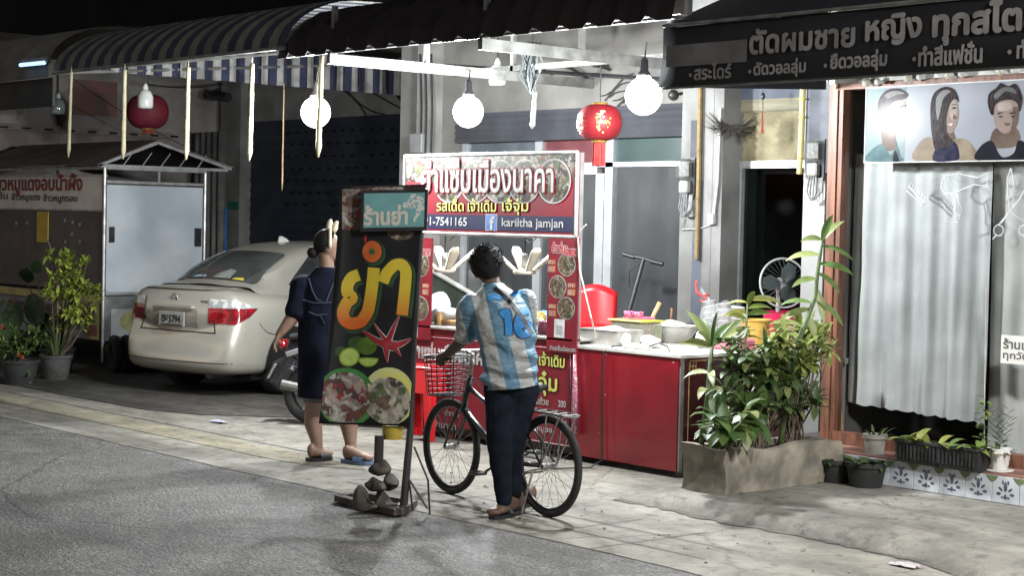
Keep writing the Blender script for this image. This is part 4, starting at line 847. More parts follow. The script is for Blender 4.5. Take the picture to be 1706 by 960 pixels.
# cut wheel arches by dark discs set proud of the body plus a tyre
body = carbuild(cbm, 'body', paint, smooth=True, sub=1, sharp=60)
dg = bpy.context.evaluated_depsgraph_get(); dg.update(); cbvh = None
_e = body.evaluated_get(dg); _me = _e.to_mesh(); CV = [v.co.copy() for v in _me.vertices]; CF = [tuple(p.vertices) for p in _me.polygons]; _e.to_mesh_clear()
cbvh = BVHTree.FromPolygons(CV, CF)
def decal(poly, frame_o, u, v, name, m, lift=.006, parent=None, nsub=14):
    """project a filled 2D outline onto the car body along -(u x v)"""
    o, u, v = Vector(frame_o), Vector(u).normalized(), Vector(v).normalized(); d = -(u.cross(v))
    xs = [p[0] for p in poly]; ys_ = [p[1] for p in poly]; b = MB(); idx = {}
    nx_, ny_ = nsub * 2, nsub; x0, x1, y0, y1 = min(xs), max(xs), min(ys_), max(ys_)
    def span(yy):
        c = []
        for i in range(len(poly)):
            (xa, ya), (xb, yb) = poly[i - 1], poly[i]
            if (ya > yy) != (yb > yy): c.append(xa + (xb - xa) * (yy - ya) / (yb - ya))
        return (min(c), max(c)) if len(c) >= 2 else None
    R_ = []
    for j in range(ny_ + 1):
        yy = y0 + (y1 - y0) * min(.9995, max(.0005, j / ny_)); sp = span(yy)
        if sp is None: continue
        row = []
        for i in range(nx_ + 1):
            xx = sp[0] + (sp[1] - sp[0]) * i / nx_; q = o + u * xx + v * yy; h, nrm, _, _ = cbvh.ray_cast(q - d * 0, d)
            row.append((h - d * lift) if h is not None else None)
        last = next((r for r in row if r is not None), None)
        if last is None: continue
        for i in range(len(row)):
            if row[i] is None: row[i] = last
            last = row[i]
        R_.append(row)
    b.sheet(R_); return carbuild(b, name, m, parent, smooth=True)
for sd in (-1, 1):
    u = Vector((.75 * 1, .66 * sd, 0)) if sd > 0 else Vector((.75, -.66, 0)); o = Vector((.78 * sd, -.6, 0)) + Vector((.25 * sd, 0, 0))
    # taillight frame looks at the corner diagonally; u x v points outward
    cpos = Vector((.72 * sd, .12, 0)) + Vector((.66 * sd, -.75, 0)) * 1.0
    uu = Vector((.75, .66 * sd, 0)); vv = ZU
    if sd > 0: red = [(-.20, .70), (.10, .70), (.22, .765), (.30, .845), (-.20, .845)]; wht = [(-.20, .847), (.30, .847), (.16, .90), (.02, .925), (-.18, .93)]
    else: red = [(.20, .70), (-.10, .70), (-.22, .765), (-.30, .845), (.20, .845)]; wht = [(.20, .847), (-.30, .847), (-.16, .90), (-.02, .925), (.18, .93)]
    tl_ = decal(red, cpos, uu, vv, 'tail_light', mat('tail_red', (0.26, 0.006, 0.012), (0.12, 0.003, 0.006), 14, .12, coat=.8, lo=.45, hi=.55), lift=.014)
    decal(wht, cpos, uu, vv, 'reverse_lens', mat('tail_clear', (0.55, 0.56, 0.54), (0.3, 0.3, 0.29), 16, .1, coat=.8, lo=.45, hi=.55), lift=.016, parent=tl_)
bk = Vector((0, -1, 0))
seam = mat('seam', (0.03, 0.03, 0.028))
rim_ = [(-.62, .61), (.62, .61), (.60, .602), (-.60, .602)]
decal([(-.55, .615), (.55, .615), (.55, .603), (-.55, .603)], bk, XU, ZU, 'trunk_seam', seam, .003, nsub=20)
for sd in (-1, 1): decal([(.55 * sd, .603), (.555 * sd + .012 * sd, .603), (.52 * sd + .012 * sd, .70), (.52 * sd, .70)], bk, XU, ZU, 'trunk_seam', seam, .003, nsub=6)
decal([(-.8, .335), (.8, .335), (.8, .327), (-.8, .327)], bk, XU, ZU, 'bumper_seam', seam, .003, nsub=24)
decal([(-.33, .655), (.33, .655), (.33, .815), (-.33, .815)], bk, XU, ZU, 'plate_recess_shade', mat('paint_recess_shade', (0.3, 0.285, 0.245), None, 2, .4, metal=.3), .004)  # flat patch: shade of the plate recess painted as darker body colour
h, _, _, _ = cbvh.ray_cast(Vector((0, -1, .73)), Vector((0, 1, 0))); yp = h.y - .03
m_ = MB(); m_.bb((-.19, yp, .655), (.19, yp + .02, .79), bev=.006); pl_ = carbuild(m_, 'license_plate', mat('plate_white', (0.3, 0.3, 0.285), (0.24, 0.24, 0.23), 12, .4))
m_ = MB(); text(m_, "ฎบ", (-.14, yp, .69), XU, ZU, .09, .07, .04, 8, .003); text(m_, "5794", (-.03, yp, .69), XU, ZU, .17, .07, .03, 8, .003); m_.bb((-.15, yp - .004, .665), (.15, yp - .001, .675)); carbuild(m_, 'lettering', mat('plate_black', (0.02, 0.02, 0.02)), pl_)
h, _, _, _ = cbvh.ray_cast(Vector((0, -1, .845)), Vector((0, 1, 0))); m_ = MB(); m_.bb((-.30, h.y - .035, .822), (.30, h.y + .02, .858), bev=.012); carbuild(m_, 'plate_garnish', mat('champagne_paint', (0.5, 0.48, 0.41)))
h, _, _, _ = cbvh.ray_cast(Vector((0, -1, .93)), Vector((0, 1, 0))); m_ = MB(); chrome = mat('chrome', (0.7, 0.7, 0.7), (0.55, 0.55, 0.55), 5, .15, metal=.9)
m_.ring((0, h.y - .012, .925), (0, 1, .25), .04, .007, 24, 6); m_.ring((0, h.y - .014, .932), (0, 1, .25), .022, .006, 20, 6); m_.ring((0, h.y - .013, .925), (1, 0, 0.0), .0, .002, 6, 3); carbuild(m_, 'badge', chrome, smooth=True)
h, _, _, _ = cbvh.ray_cast(Vector((.4, -1, .90)), Vector((0, 1, 0))); m_ = MB(); m_.bb((.36, h.y - .008, .893), (.46, h.y + .0, .91)); carbuild(m_, 'badge', chrome)
decal([(-.58, 1.012), (.58, 1.012), (.56, 1.028), (-.56, 1.028)], bk, XU, ZU, 'spoiler_lip', mat('champagne_paint', (0.5, 0.48, 0.41)), .03, nsub=16)
# rear window, side windows, windscreen : projected panels
up = Vector((0, -.80, .60)); uo = Vector((0, .95, 1.2)) + Vector((0, -.55, .73)) * 1.0
vdir = Vector((0, .80, .60))
nrm_ = XU.cross(vdir)
rw = decal([(-.575, -.41), (.575, -.41), (.60, -.36), (.50, .20), (.46, .235), (-.46, .235), (-.50, .20), (-.60, -.36)], Vector((0, 1.0, 1.22)) + nrm_ * .8, XU, vdir, 'rear_window', mat('rear_glass', (0.05, 0.055, 0.052), (0.075, 0.085, 0.08), 2.2, .08, coat=.9), .010, nsub=16)
m_ = MB(); hh, _, _, _ = cbvh.ray_cast(Vector((.2, .62, 2)), -ZU)
decal([(-.12, -.385), (.13, -.385), (.10, -.23), (-.02, -.2), (-.1, -.3)], Vector((.12, 1.0, 1.22)) + nrm_ * .8, XU, vdir, 'shelf_cushion', mat('shelf_grey', (0.26, 0.27, 0.25), None, 9, .6), .012, rw)
decal([(-.10, -.385), (.12, -.385), (.08, -.33), (-.08, -.34)], Vector((-.22, 1.0, 1.22)) + nrm_ * .8, XU, vdir, 'shelf_box', mat('shelf_blue', (0.3, 0.33, 0.36), (0.1, 0.13, 0.3), 14, .6, lo=.5, hi=.52), .012, rw)
decal([(-.07, -.395), (.10, -.395), (.06, -.35), (-.05, -.36)], Vector((.36, 1.0, 1.22)) + nrm_ * .8, XU, vdir, 'shelf_cloth', mat('shelf_yellow', (0.6, 0.48, 0.05), (0.5, 0.4, 0.05), 14, .7), .012, rw)
sidepts = [(1.02, 1.03), (2.95, 1.0), (2.6, 1.36), (2.45, 1.385), (1.75, 1.39), (1.5, 1.365)]
for sd in (1, -1):
    uu = Vector((0, 1, 0)) if sd > 0 else Vector((0, -1, 0))
    decal([(a * sd, b) for a, b in sidepts], Vector((1.5 * sd, 0, 0)), uu, ZU, 'side_window', mat('side_glass', (0.02, 0.022, 0.022), (0.03, 0.032, 0.032), 2, .06, coat=.8), .007, nsub=14)
    decal([(1.93 * sd, .30), (1.94 * sd, .30), (1.94 * sd, .97), (1.93 * sd, .97)], Vector((1.5 * sd, 0, 0)), uu, ZU, 'door_seam', seam, .003)
    decal([(.98 * sd, .9), (1.0 * sd, .9), (1.16 * sd, .5), (1.14 * sd, .5)], Vector((1.5 * sd, 0, 0)), uu, ZU, 'door_seam', seam, .003)
    for (ya, za), (yb, zb) in zip(((.46, .715), (.52, .655), (.58, .62), (.66, .60)), ((.52, .655), (.58, .62), (.66, .60), (.74, .595))): decal([(ya * sd, za), (yb * sd, zb), (yb * sd, zb - .007), (ya * sd, za - .008)], Vector((1.5 * sd, 0, 0)), uu, ZU, 'bumper_seam', seam, .004, nsub=4)
    for yy in (.93, 3.43):
        arch = [(yy * sd + .37 * math.cos(t), .30 + .37 * math.sin(t)) for t in [math.pi * k / 16 for k in range(17)]] + [(yy * sd - .36, .19), (yy * sd + .36, .19)]
        decal(arch, Vector((1.5 * sd, 0, 0)), uu, ZU, 'wheel_arch', mat('arch_black', (0.008, 0.008, 0.008)), .014, nsub=26)
        wq = MB(); wq.lathe((.70 * sd, yy, .298), [(.20, -.06), (.27, -.085), (.295, -.06), (.298, 0), (.295, .1), (.27, .145), (.20, .15)], 36, (sd, 0, 0)); wt = carbuild(wq, 'wheel', mat('tyre', (0.018, 0.018, 0.018), (0.03, 0.03, 0.03), 30, .8), None, smooth=True); wt.scale.z = 1 / CZ
        wq = MB(); wq.ring((.835 * sd, yy, .298), XU, .195, .012, 32, 6)
        for k in range(7): a = k * 2 * math.pi / 7; wq.tube([(.83 * sd, yy, .298), (.825 * sd, yy + .19 * math.cos(a), .298 + .19 * math.sin(a))], [.025, .02], 6)
        carbuild(wq, 'rim', mat('rim_silver', (0.45, 0.45, 0.45), None, 8, .35, metal=.7), wt, smooth=True)
m_ = MB(); m_.lathe((.42, .15, .215), [(.035, 0), (.045, .02), (.05, .35), (.06, .38), (.06, .6)], 14, (0, 1, 0)); carbuild(m_, 'exhaust', mat('exhaust_steel', (0.16, 0.15, 0.14), None, 9, .5, metal=.6), smooth=True)
hh, _, _, _ = cbvh.ray_cast(Vector((-.05, 1.72, 3)), -ZU); m_ = MB(); m_.prism([(-.09, -.01), (.09, -.01), (.02, .03), (-.05, .055), (-.075, .05)], hh + Vector((-.012, 0, 0)), YU, ZU, .025); carbuild(m_, 'antenna_fin', mat('fin_white', (0.6, 0.6, 0.56)))
m_ = MB(); m_.bb((-.7, .5, .16), (.7, 3.9, .21)); carbuild(m_, 'underbody', mat('arch_black', (0.008, 0.008, 0.008)))

# ---------------------------------------------------------------- scooter behind the woman
sc0 = PZ(520, 707, 0)
sco = thing('motor_scooter', 'dark motor scooter with white tail and tilted plate beside the car', 'motor scooter', sc0, R(-50))
SM = lambda mb, n, m, **k: mb.build(n, m, sco, world=False, **k)
dk = mat('scooter_black', (0.02, 0.02, 0.022), (0.03, 0.03, 0.032), 6, .3, coat=.4)
for y in (0, 1.22):
    q = MB(); q.ring((0, y, .27), XU, .215, .055, 32, 8); wt = SM(q, 'wheel', mat('tyre', (0.018, 0.018, 0.018), (0.03, 0.03, 0.03), 30, .8), smooth=True)
    q = MB(); q.lathe((-.05, y, .27), [(.0, 0), (.06, 0), (.06, .1), (0, .1)], 14, XU)
    for k in range(6): a = k * math.pi / 3; q.tube([(0, y, .27), (0, y + .18 * math.cos(a), .27 + .18 * math.sin(a))], .014, 5)
    SM(q, 'rim', mat('rim_silver', (0.45, 0.45, 0.45), None, 8, .35, metal=.7))
q = MB(); q.sheet([[Vector((x * w_, y, z)) for x, z in ((0, zt), (.6, zt - .01), (1, zt - .1), (.9, zb), (0, zb), (-.9, zb), (-1, zt - .1), (-.6, zt - .01), (0, zt))] for y, w_, zt, zb in ((-.25, .07, .74, .66), (-.1, .12, .77, .55), (.2, .15, .76, .45), (.5, .14, .70, .35), (.62, .13, .4, .3), (.95, .13, .36, .28), (1.02, .15, .75, .4), (1.08, .16, .85, .6), (1.15, .1, .95, .9))]); SM(q, 'body', dk, smooth=True)
q = MB(); q.sheet([[Vector((x * w_, y, z)) for x, z in ((0, zt), (.8, zt), (1, zt - .05), (0, zt - .07), (-1, zt - .05), (-.8, zt), (0, zt))] for y, w_, zt in ((-.2, .1, .81), (0, .14, .84), (.3, .15, .81), (.55, .12, .77))]); SM(q, 'seat', black, smooth=True)
q = MB(); q.box((.11, -.12, .66), (.02, .22, .05), rot=Matrix.Rotation(R(20), 3, 'X'), bev=.008); SM(q, 'side_cowl', mat('cowl_white', (0.22, 0.22, 0.215)))
q = MB(); q.ell((0, -.27, .71), (.10, .06, .05)); SM(q, 'tail_light', mat('tail_red', (0.45, 0.01, 0.02)), smooth=True)
q = MB(); q.box((0, -.36, .47), (.19, .012, .15), rot=Matrix.Rotation(R(-28), 3, 'X'), bev=.004); SM(q, 'license_plate', mat('plate_white', (0.5, 0.5, 0.48)))
q = MB(); q.box((0, -.30, .5), (.15, .02, .3), rot=Matrix.Rotation(R(-28), 3, 'X'), bev=.005); SM(q, 'mudguard', dk)
q = MB(); q.tube([(0, 1.22, .27), (0, 1.1, .75), (0, 1.05, 1.0)], .03, 8); q.tube([(-.33, .98, 1.03), (-.1, 1.05, 1.02), (.1, 1.05, 1.02), (.33, .98, 1.03)], .016, 8); SM(q, 'handlebar', black)
q = MB(); q.tube([(.12, .1, .3), (.13, -.25, .36)], .045, 10); SM(q, 'exhaust', mat('exhaust_steel', (0.16, 0.15, 0.14)))
# ---------------------------------------------------------------- food stall
YT = 2.46
red = mat('stall_red', (0.2, 0.010, 0.02), (0.14, 0.007, 0.014), 3, .45, spec=.4); pipe_w = mat('pipe_white', (0.38, 0.37, 0.355), (0.22, 0.21, 0.2), 8, .5)
X0, X1 = PY(677, 320, YT).x, PY(964, 320, YT).x
zt, zsb = PY(820, 257, YT).z, PY(820, 391, YT).z
zc = PY(820, 552, YT).z; zfb = PY(958, 745, YT).z
stl = thing('food_stall', 'red spicy salad stall with big Thai sign board and serving window', 'food stall', ((X0 + X1) / 2, YT + .4, 0))
m_ = MB(); m_.bb((X0, YT - .02, zsb), (X1, YT + .01, zt)); bd = m_.build('sign_board', red, stl)
m_ = MB()
for a, b in (((X0, YT - .02, zt), (X1, YT - .02, zt)), ((X0, YT - .02, zsb), (X1, YT - .02, zsb)), ((X0, YT - .02, zsb), (X0, YT - .02, zt)), ((X1, YT - .02, zsb), (X1, YT - .02, zt))): m_.tube([a, b], .016, 8)
m_.build('sign_frame', pipe_w, bd)
H = zt - zsb; Wd = X1 - X0; yf = YT - .0215
def foodmat(name, cols, scale, seed=0.0):
    if name in _M: return _M[name]
    m = bpy.data.materials.new(name); m.use_nodes = True; nt = m.node_tree; b = nt.nodes['Principled BSDF']
    tc = nt.nodes.new('ShaderNodeTexCoord'); mp = nt.nodes.new('ShaderNodeMapping'); mp.inputs['Location'].default_value = (seed, seed * 2, seed * 3); nt.links.new(tc.outputs['Object'], mp.inputs[0])
    n = nt.nodes.new('ShaderNodeTexNoise'); n.inputs['Scale'].default_value = scale * .6; n.inputs['Detail'].default_value = 2; nt.links.new(mp.outputs[0], n.inputs['Vector'])
    ad = nt.nodes.new('ShaderNodeMix'); ad.data_type = 'RGBA'; ad.inputs[0].default_value = .25; nt.links.new(mp.outputs[0], ad.inputs[6]); nt.links.new(n.outputs['Color'], ad.inputs[7])
    v = nt.nodes.new('ShaderNodeTexVoronoi'); v.inputs['Scale'].default_value = scale; nt.links.new(ad.outputs[2], v.inputs['Vector'])
    s = nt.nodes.new('ShaderNodeSeparateColor'); nt.links.new(v.outputs['Color'], s.inputs[0])
    r = nt.nodes.new('ShaderNodeValToRGB'); r.color_ramp.interpolation = 'CONSTANT'; e = r.color_ramp.elements
    e[0].color = (*cols[0], 1); e[1].position = 1 / len(cols); e[1].color = (*cols[1], 1)
    for i in range(2, len(cols)): x = e.new(i / len(cols)); x.color = (*cols[i], 1)
    nt.links.new(s.outputs[0], r.inputs[0])
    mx = nt.nodes.new('ShaderNodeMix'); mx.data_type = 'RGBA'; mx.blend_type = 'MULTIPLY'; mx.inputs[0].default_value = .75
    mr = nt.nodes.new('ShaderNodeMapRange'); mr.inputs['From Max'].default_value = .75; mr.inputs['To Min'].default_value = 1.25; mr.inputs['To Max'].default_value = .25; nt.links.new(v.outputs['Distance'], mr.inputs['Value'])
    nt.links.new(r.outputs[0], mx.inputs[6]); nt.links.new(mr.outputs[0], mx.inputs[7]); nt.links.new(mx.outputs[2], b.inputs['Base Color']); b.inputs['Roughness'].default_value = .4
    _M[name] = m; return m
fA = foodmat('food_salad', [(.3, .28, .25), (.16, .03, .025), (.08, .1, .03), (.2, .15, .11), (.035, .025, .02), (.33, .3, .27), (.05, .05, .045)], 18)
fB = foodmat('food_dark', [(.1, .06, .05), (.2, .12, .08), (.05, .04, .03), (.35, .28, .2), (.14, .16, .07)], 34, 3)
fC = foodmat('food_squid', [(.42, .38, .34), (.22, .03, .03), (.32, .24, .2), (.08, .04, .035), (.46, .43, .39), (.16, .07, .05), (.26, .22, .2)], 17, 7)
fD = foodmat('food_cockle', [(.42, .39, .32), (.14, .09, .06), (.36, .32, .26), (.06, .05, .035), (.09, .12, .05), (.46, .43, .38)], 17, 11)
m_ = MB(); quad(m_, (X0 + .02, yf, zsb + H * .66), XU, ZU, Wd - .04, H * .33, .0); m_.build('food_picture', fA, bd)
m_ = MB(); mw = MB()
for k, fx_ in enumerate((.28, .44, .58, .72, .88)):
    c_ = Vector((X0 + Wd * fx_, yf, zsb + H * .66)); r_ = Wd * .085; disc(mw, c_, XU, ZU, r_ + .014, (r_ + .014) * .9, .001 + k * .0006); disc(m_, c_, XU, ZU, r_, r_ * .9, .0013 + k * .0006)
mw.build('picture_rim', pipe_w, bd); m_.build('food_picture', fA, bd)
whi = mat('letter_white', (0.5, 0.485, 0.47), None, 9, .6); lred = mat('letter_red', (0.42, 0.02, 0.03), None, 9, .6); lbk = mat('letter_black', (0.02, 0.02, 0.02)); lyl = mat('letter_yellow', (0.62, 0.6, 0.12), (0.5, 0.5, 0.12), 9, .6); navy = mat('sign_navy', (0.012, 0.016, 0.06), None, 4, .5)
t0 = (X0 + Wd * .115, yf, zsb + H * .53)
m_ = MB(); text(m_, "ยำแซ่บเมืองนาคา", t0, XU, ZU, Wd * .765, H * .42, .06, 14, .006); m_.build('lettering_edge', lred, bd)
m_ = MB(); text(m_, "ยำแซ่บเมืองนาคา", t0, XU, ZU, Wd * .765, H * .42, .042, 14, .0075); m_.build('lettering_shadow', lbk, bd)
m_ = MB(); text(m_, "ยำแซ่บเมืองนาคา", t0, XU, ZU, Wd * .765, H * .42, .018, 10, .009); m_.build('lettering', whi, bd)
t0 = (X0 + Wd * .22, yf, zsb + H * .275)
for nm_, bo, li, mm in (('lettering_edge', .05, .003, lbk), ('lettering', .012, .0045, lyl)):
    m_ = MB(); text(m_, "รสเด็ด", (X0 + Wd * .21, yf, zsb + H * .285), XU, ZU, Wd * .165, H * .155, bo, 8, li); text(m_, "เจ้าเดิม", (X0 + Wd * .40, yf, zsb + H * .285), XU, ZU, Wd * .165, H * .165, bo, 8, li); text(m_, "เจ้จุ๋ม", (X0 + Wd * .60, yf, zsb + H * .25), XU, ZU, Wd * .145, H * .205, bo, 8, li); m_.build(nm_, mm, bd)
m_ = MB(); quad(m_, (X0 + .016, yf, zsb + H * .055), XU, ZU, Wd - .032, H * .185, .0015); m_.build('sign_band', navy, bd)
m_ = MB(); text(m_, "091-7541165", (X0 + Wd * .105, yf, zsb + H * .10), XU, ZU, Wd * .29, H * .105, .02, 8, .004); text(m_, "kariltha jamjan", (X0 + Wd * .60, yf, zsb + H * .075), XU, ZU, Wd * .335, H * .135, .02, 8, .004); m_.build('lettering', whi, bd)
m_ = MB(); quad(m_, (X0 + Wd * .505, yf, zsb + H * .05), XU, ZU, Wd * .068, H * .205, .003); m_.build('logo_rim', whi, bd)
m_ = MB(); quad(m_, (X0 + Wd * .508, yf, zsb + H * .057), XU, ZU, Wd * .062, H * .19, .0036); m_.build('logo_square', mat('logo_blue', (0.06, 0.13, 0.34), (0.1, 0.18, 0.42), 9, .5), bd)
m_ = MB(); text(m_, "f", (X0 + Wd * .53, yf, zsb + H * .065), XU, ZU, Wd * .028, H * .16, .05, 8, .005); m_.build('logo_letter', whi, bd)
# posts, counter, roof-less frame, side panels
ydp = YT + .8
m_ = MB()
for x in (X0 + .02, X1 - .02): m_.bb((x - .02, YT + .012, .1), (x + .02, YT + .052, zt))
for x in (X0 + .02, X1 - .02): m_.bb((x - .02, ydp - .04, .1), (x + .02, ydp, zc + .02))
m_.build('post', mat('post_steel', (0.3, 0.3, 0.29), None, 6, .45, metal=.5), stl)
m_ = MB(); m_.bb((X0, YT - .03, zc - .025), (X1, ydp, zc), bev=.005); m_.build('counter', mat('counter_steel', (0.45, 0.43, 0.4), (0.3, 0.28, 0.26), 5, .35, metal=.4), stl)
m_ = MB(); m_.bb((X0 + .015, YT - .012, zfb), (X1 - .03, YT + .008, zc - .028)); fp = m_.build('front_panel', red, stl)
m_ = MB(); m_.bb((X0 + .02, YT + .03, zfb + .05), (X1 - .02, ydp - .03, zc - .03)); m_.bb((X0 + .02, YT + .05, .04), (X1 - .03, ydp - .05, zfb + .04)); m_.build('cabinet', mat('cabinet_dark', (0.05, 0.03, 0.03), None, 4, .6), stl)
yp_ = YT - .0125
def fpt(s_, xl, xr, yb, yt, bo, mm, nm='lettering', li=.003, par=None):
    m_ = MB(); tpx(m_, s_, xl, xr, yb, yt, yp_, bo, li); m_.build(nm, mm, par or fp)
fpt("ยำแซ่บเมืองนาคา", 684, 812, 602, 574, .05, whi)
for bo, li, mm, nm in ((.07, .003, lbk, 'lettering_edge'), (.025, .005, lyl, 'lettering')): fpt("เจ้าเดิม", 899, 941, 611, 588, bo, mm, nm, li); fpt("จุ๋ม", 898, 928, 660, 620, bo, mm, nm, li)
for s_, xl, xr, yb, yt in (("ทะเลรวมถ้วย", 868, 914, 673, 660), ("200", 930, 943, 679, 668), ("30", 936, 945, 712, 702), ("ยำหมูยอ", 884, 920, 722, 709), ("ยำทะเล", 742, 765, 694, 684), ("ยำมาม่า", 722, 760, 714, 702)): fpt(s_, xl, xr, yb, yt, .02, whi)
m_ = MB()
ln = [PY(x, y, yp_ - .001) for x, y in ((950, 583), (953, 735), (948, 744), (880, 733))]
m_.tube(ln, .004, 5); m_.tube([PY(700, 560, yp_ - .001), PY(950, 583, yp_ - .001)], .003, 5); m_.build('panel_line', mat('line_pink', (0.5, 0.3, 0.3), None, 9, .5), fp)
def sidepanel(xl, xr, yt, yb, nm, full):
    m_ = MB(); rectY(m_, xl, yt, xr, yb, YT - .03, .015); p_ = m_.build('side_panel', red, stl)
    o_ = lambda x, y, l=0: PY(x, y, YT - .031 - l)
    wI = PY(xr, 450, YT).x - PY(xl, 450, YT).x; cx = (xl + xr) / 2; q = MB(); rI = wI * .27; pos = [(cx + 7, 441), (cx - 8, 478), (cx + 6, 514)]
    for k, (x, y) in enumerate(pos): disc(q, o_(x, y), XU, ZU, rI + .008, (rI + .008) * .9, .0)
    q.build('picture_rim', pipe_w, p_); q = MB()
    for k, (x, y) in enumerate(pos): disc(q, o_(x, y), XU, ZU, rI, rI * .9, .001)
    q.build('food_picture', fB, p_); q = MB()
    for k, (x, y) in enumerate(((cx - 18, 443), (cx + 15, 482), (cx - 17, 517))):
        a = o_(x, y); quad(q, a - XU * .045 - ZU * .05, XU, ZU, .09, .05, .0005); quad(q, a - XU * .045 + ZU * .012, XU, ZU, .09, .035, .0005)
        t_ = MB(); text(t_, "ยำ", a - XU * .035 + ZU * .016, XU, ZU, .05, .026, .02, 6, .001); t_.build('lettering', whi, p_); t_ = MB(); text(t_, "50.-", a - XU * .035 - ZU * .042, XU, ZU, .055, .03, .02, 6, .001); t_.build('lettering', whi, p_)
    q.build('price_tag', mat('tag_orange', (0.42, 0.16, 0.07), (0.34, 0.1, 0.06), 9, .6), p_)
    q = MB(); a = o_(cx - 5, 547); quad(q, a - XU * .06 - ZU * .075, XU, ZU, .12, .145, .001); q.build('pasted_paper', mat('paper_white', (0.6, 0.6, 0.58), None, 9, .7), p_)
    q = MB(); quad(q, a - XU * .035 - ZU * .05, XU, ZU, .07, .07, .002); q.build('paper_square', mat('paper_grey', (0.3, 0.3, 0.3), (0.36, 0.36, 0.36), 60, .7), p_)
    for bo, li, mm, nm2 in ((.09, .001, whi, 'lettering_edge'), (.03, .002, lred, 'lettering')):
        q = MB(); b_ = o_(cx - 17, 421); text(q, "ยำแซ่บ", b_, XU, ZU, wI * .42, .085, bo, 8, li); text(q, "เมืองนาคา", b_ + XU * wI * .42 - ZU * .02, XU, ZU, wI * .42, .075, bo, 8, li); q.build(nm2, mm, p_)
    q = MB(); text(q, "ยำรสเด็ดเมืองนาคา", o_(xl + 4, 583), XU, ZU, wI * .85, .04, .02, 6, .001); q.build('lettering', whi, p_)
sidepanel(912, 962, 396, 588, 'r', True); sidepanel(670, 718, 396, 565, 'l', True)
m_ = MB(); a = PY(961, 440, YT - .045); b_ = PY(957, 725, YT - .045); m_.tube([(a.x, a.y, PY(960, 590, YT).z), a.lerp(b_, .75), b_], [.012, .022, .03], 10)
clo = m_.build('cloth_wrap', foodmat('cloth_pink', [(.5, .12, .2), (.62, .55, .55), (.48, .1, .18), (.5, .14, .22)], 40), stl, smooth=True)
m_ = MB(); m_.tube([PY(963, 395, YT - .05), PY(966, 450, YT - .05), PY(985, 530, YT - .05), PY(993, 562, YT + .1)], .006, 5); m_.tube([PY(967, 384, YT - .05), PY(977, 374, YT - .05)], .005, 5); m_.build('string', mat('string_white', (0.6, 0.58, 0.5)), stl)
# fly fans that hang in the serving window
RZF = math.atan2(_r0.y, _r0.x)
def flyfan(px, py, label):
    p = PY(px, py, YT + .1); t = thing('fly_fan', label, 'fan', p, group='hanging fly fans')
    cr = mat('fan_cream', (0.62, 0.56, 0.44), (0.55, 0.5, 0.4), 6, .5)
    MB().lathe(p - ZU * .03, [(.0, 0), (.085, 0), (.095, .012), (.095, .03), (.08, .035), (.06, .03), (.03, .05), (.0, .05)], 24).build('hub', cr, t, smooth=True)
    for k in range(4):
        a = RZF + R((165, 105, 20, -70)[k]); d = Vector((math.cos(a), math.sin(a), 0)); q = MB()
        M = Matrix.Translation(p + d * .18 + ZU * .085) @ Matrix.Rotation(a, 4, 'Z') @ Matrix.Rotation(R(-40), 4, 'Y')
        q.M = M; n = 7; q.sheet([[(-.14 + .29 * i / n, s_ * .042 * min(1, .55 + i / n * .6) * (1 if i < n else .6), 0) for s_ in (-1, -.5, .5, 1)] for i in range(n + 1)]); q.M = None
        q.build('blade', cr, t, smooth=True, solid=.024)
    MB().lathe(p + ZU * .02, [(.03, 0), (.03, .1), (.02, .12), (.0, .12)], 12).build('motor', mat('fan_motor', (0.35, 0.35, 0.33)), t, smooth=True)
    q = MB(); q.tube([p + ZU * .14, (p.x, p.y, zsb + .02)], .005, 5); q.tube([(p.x, p.y, zsb - .03), (p.x + .06, p.y, zsb - .06), (p.x + .13, p.y, zsb - .02)], .005, 5); q.build('wire', mat('wire_black', (0.02, 0.02, 0.02)), t)
flyfan(741, 448, 'cream hanging fly fan beside the banner side of the serving window'); flyfan(874, 451, 'cream hanging fly fan near the price panel of the serving window')

# goods inside the serving window
def item(mb, name, m, label, cat, group=None, **k): return mb.build(name, m, label=label, cat=cat, group=group, **k)
wht = mat('plastic_white', (0.66, 0.66, 0.64), (0.55, 0.55, 0.53), 8, .5, bump=.3, bscale=12)
def blob(p, rx, ry, rz, amp=.25, n=20, seed=0):
    q = MB(); p = Vector(p); q.ell((0, 0, rz), (rx, ry, rz), n=n, m=12)
    q.v = [tuple(p + Vector(v) * (1 + amp * noise.noise(Vector(v) * 9 + Vector((seed, 0, 0)))) for v in [v])[0] if False else tuple(p + Vector((v[0] * (1 + amp * noise.noise(Vector(v) * 9 + Vector((seed, 3, 0)))), v[1] * (1 + amp * noise.noise(Vector(v) * 9 + Vector((seed, 0, 5)))), max(0, v[2] * (1 + amp * .6 * noise.noise(Vector(v) * 8 + Vector((seed, 7, 0)))))))) for v in q.v]
    return q
def onc(px, dy=.35): p = PY(px, 520, YT + dy); return Vector((p.x, p.y, zc))
item(blob(onc(742, .3), .15, .12, .075, .2, seed=2), 'styrofoam_pack', wht, 'rounded white styrofoam pack on the stall counter', 'package', smooth=True)
item(blob(onc(727, .55), .14, .1, .12, .45, seed=5), 'plastic_bag', wht, 'crumpled white plastic bag behind the styrofoam pack', 'bag', smooth=True)
q = MB(); p = onc(757, .25); q.bb(p + Vector((-.16, -.1, 0)), p + Vector((.16, .06, .045)), bev=.01); item(q, 'wooden_board', mat('board_tan', (0.45, 0.26, 0.12), (0.34, 0.18, 0.08), 9, .5, stretch=(1, 6, 6)), 'tan chopping board under the styrofoam pack', 'board')
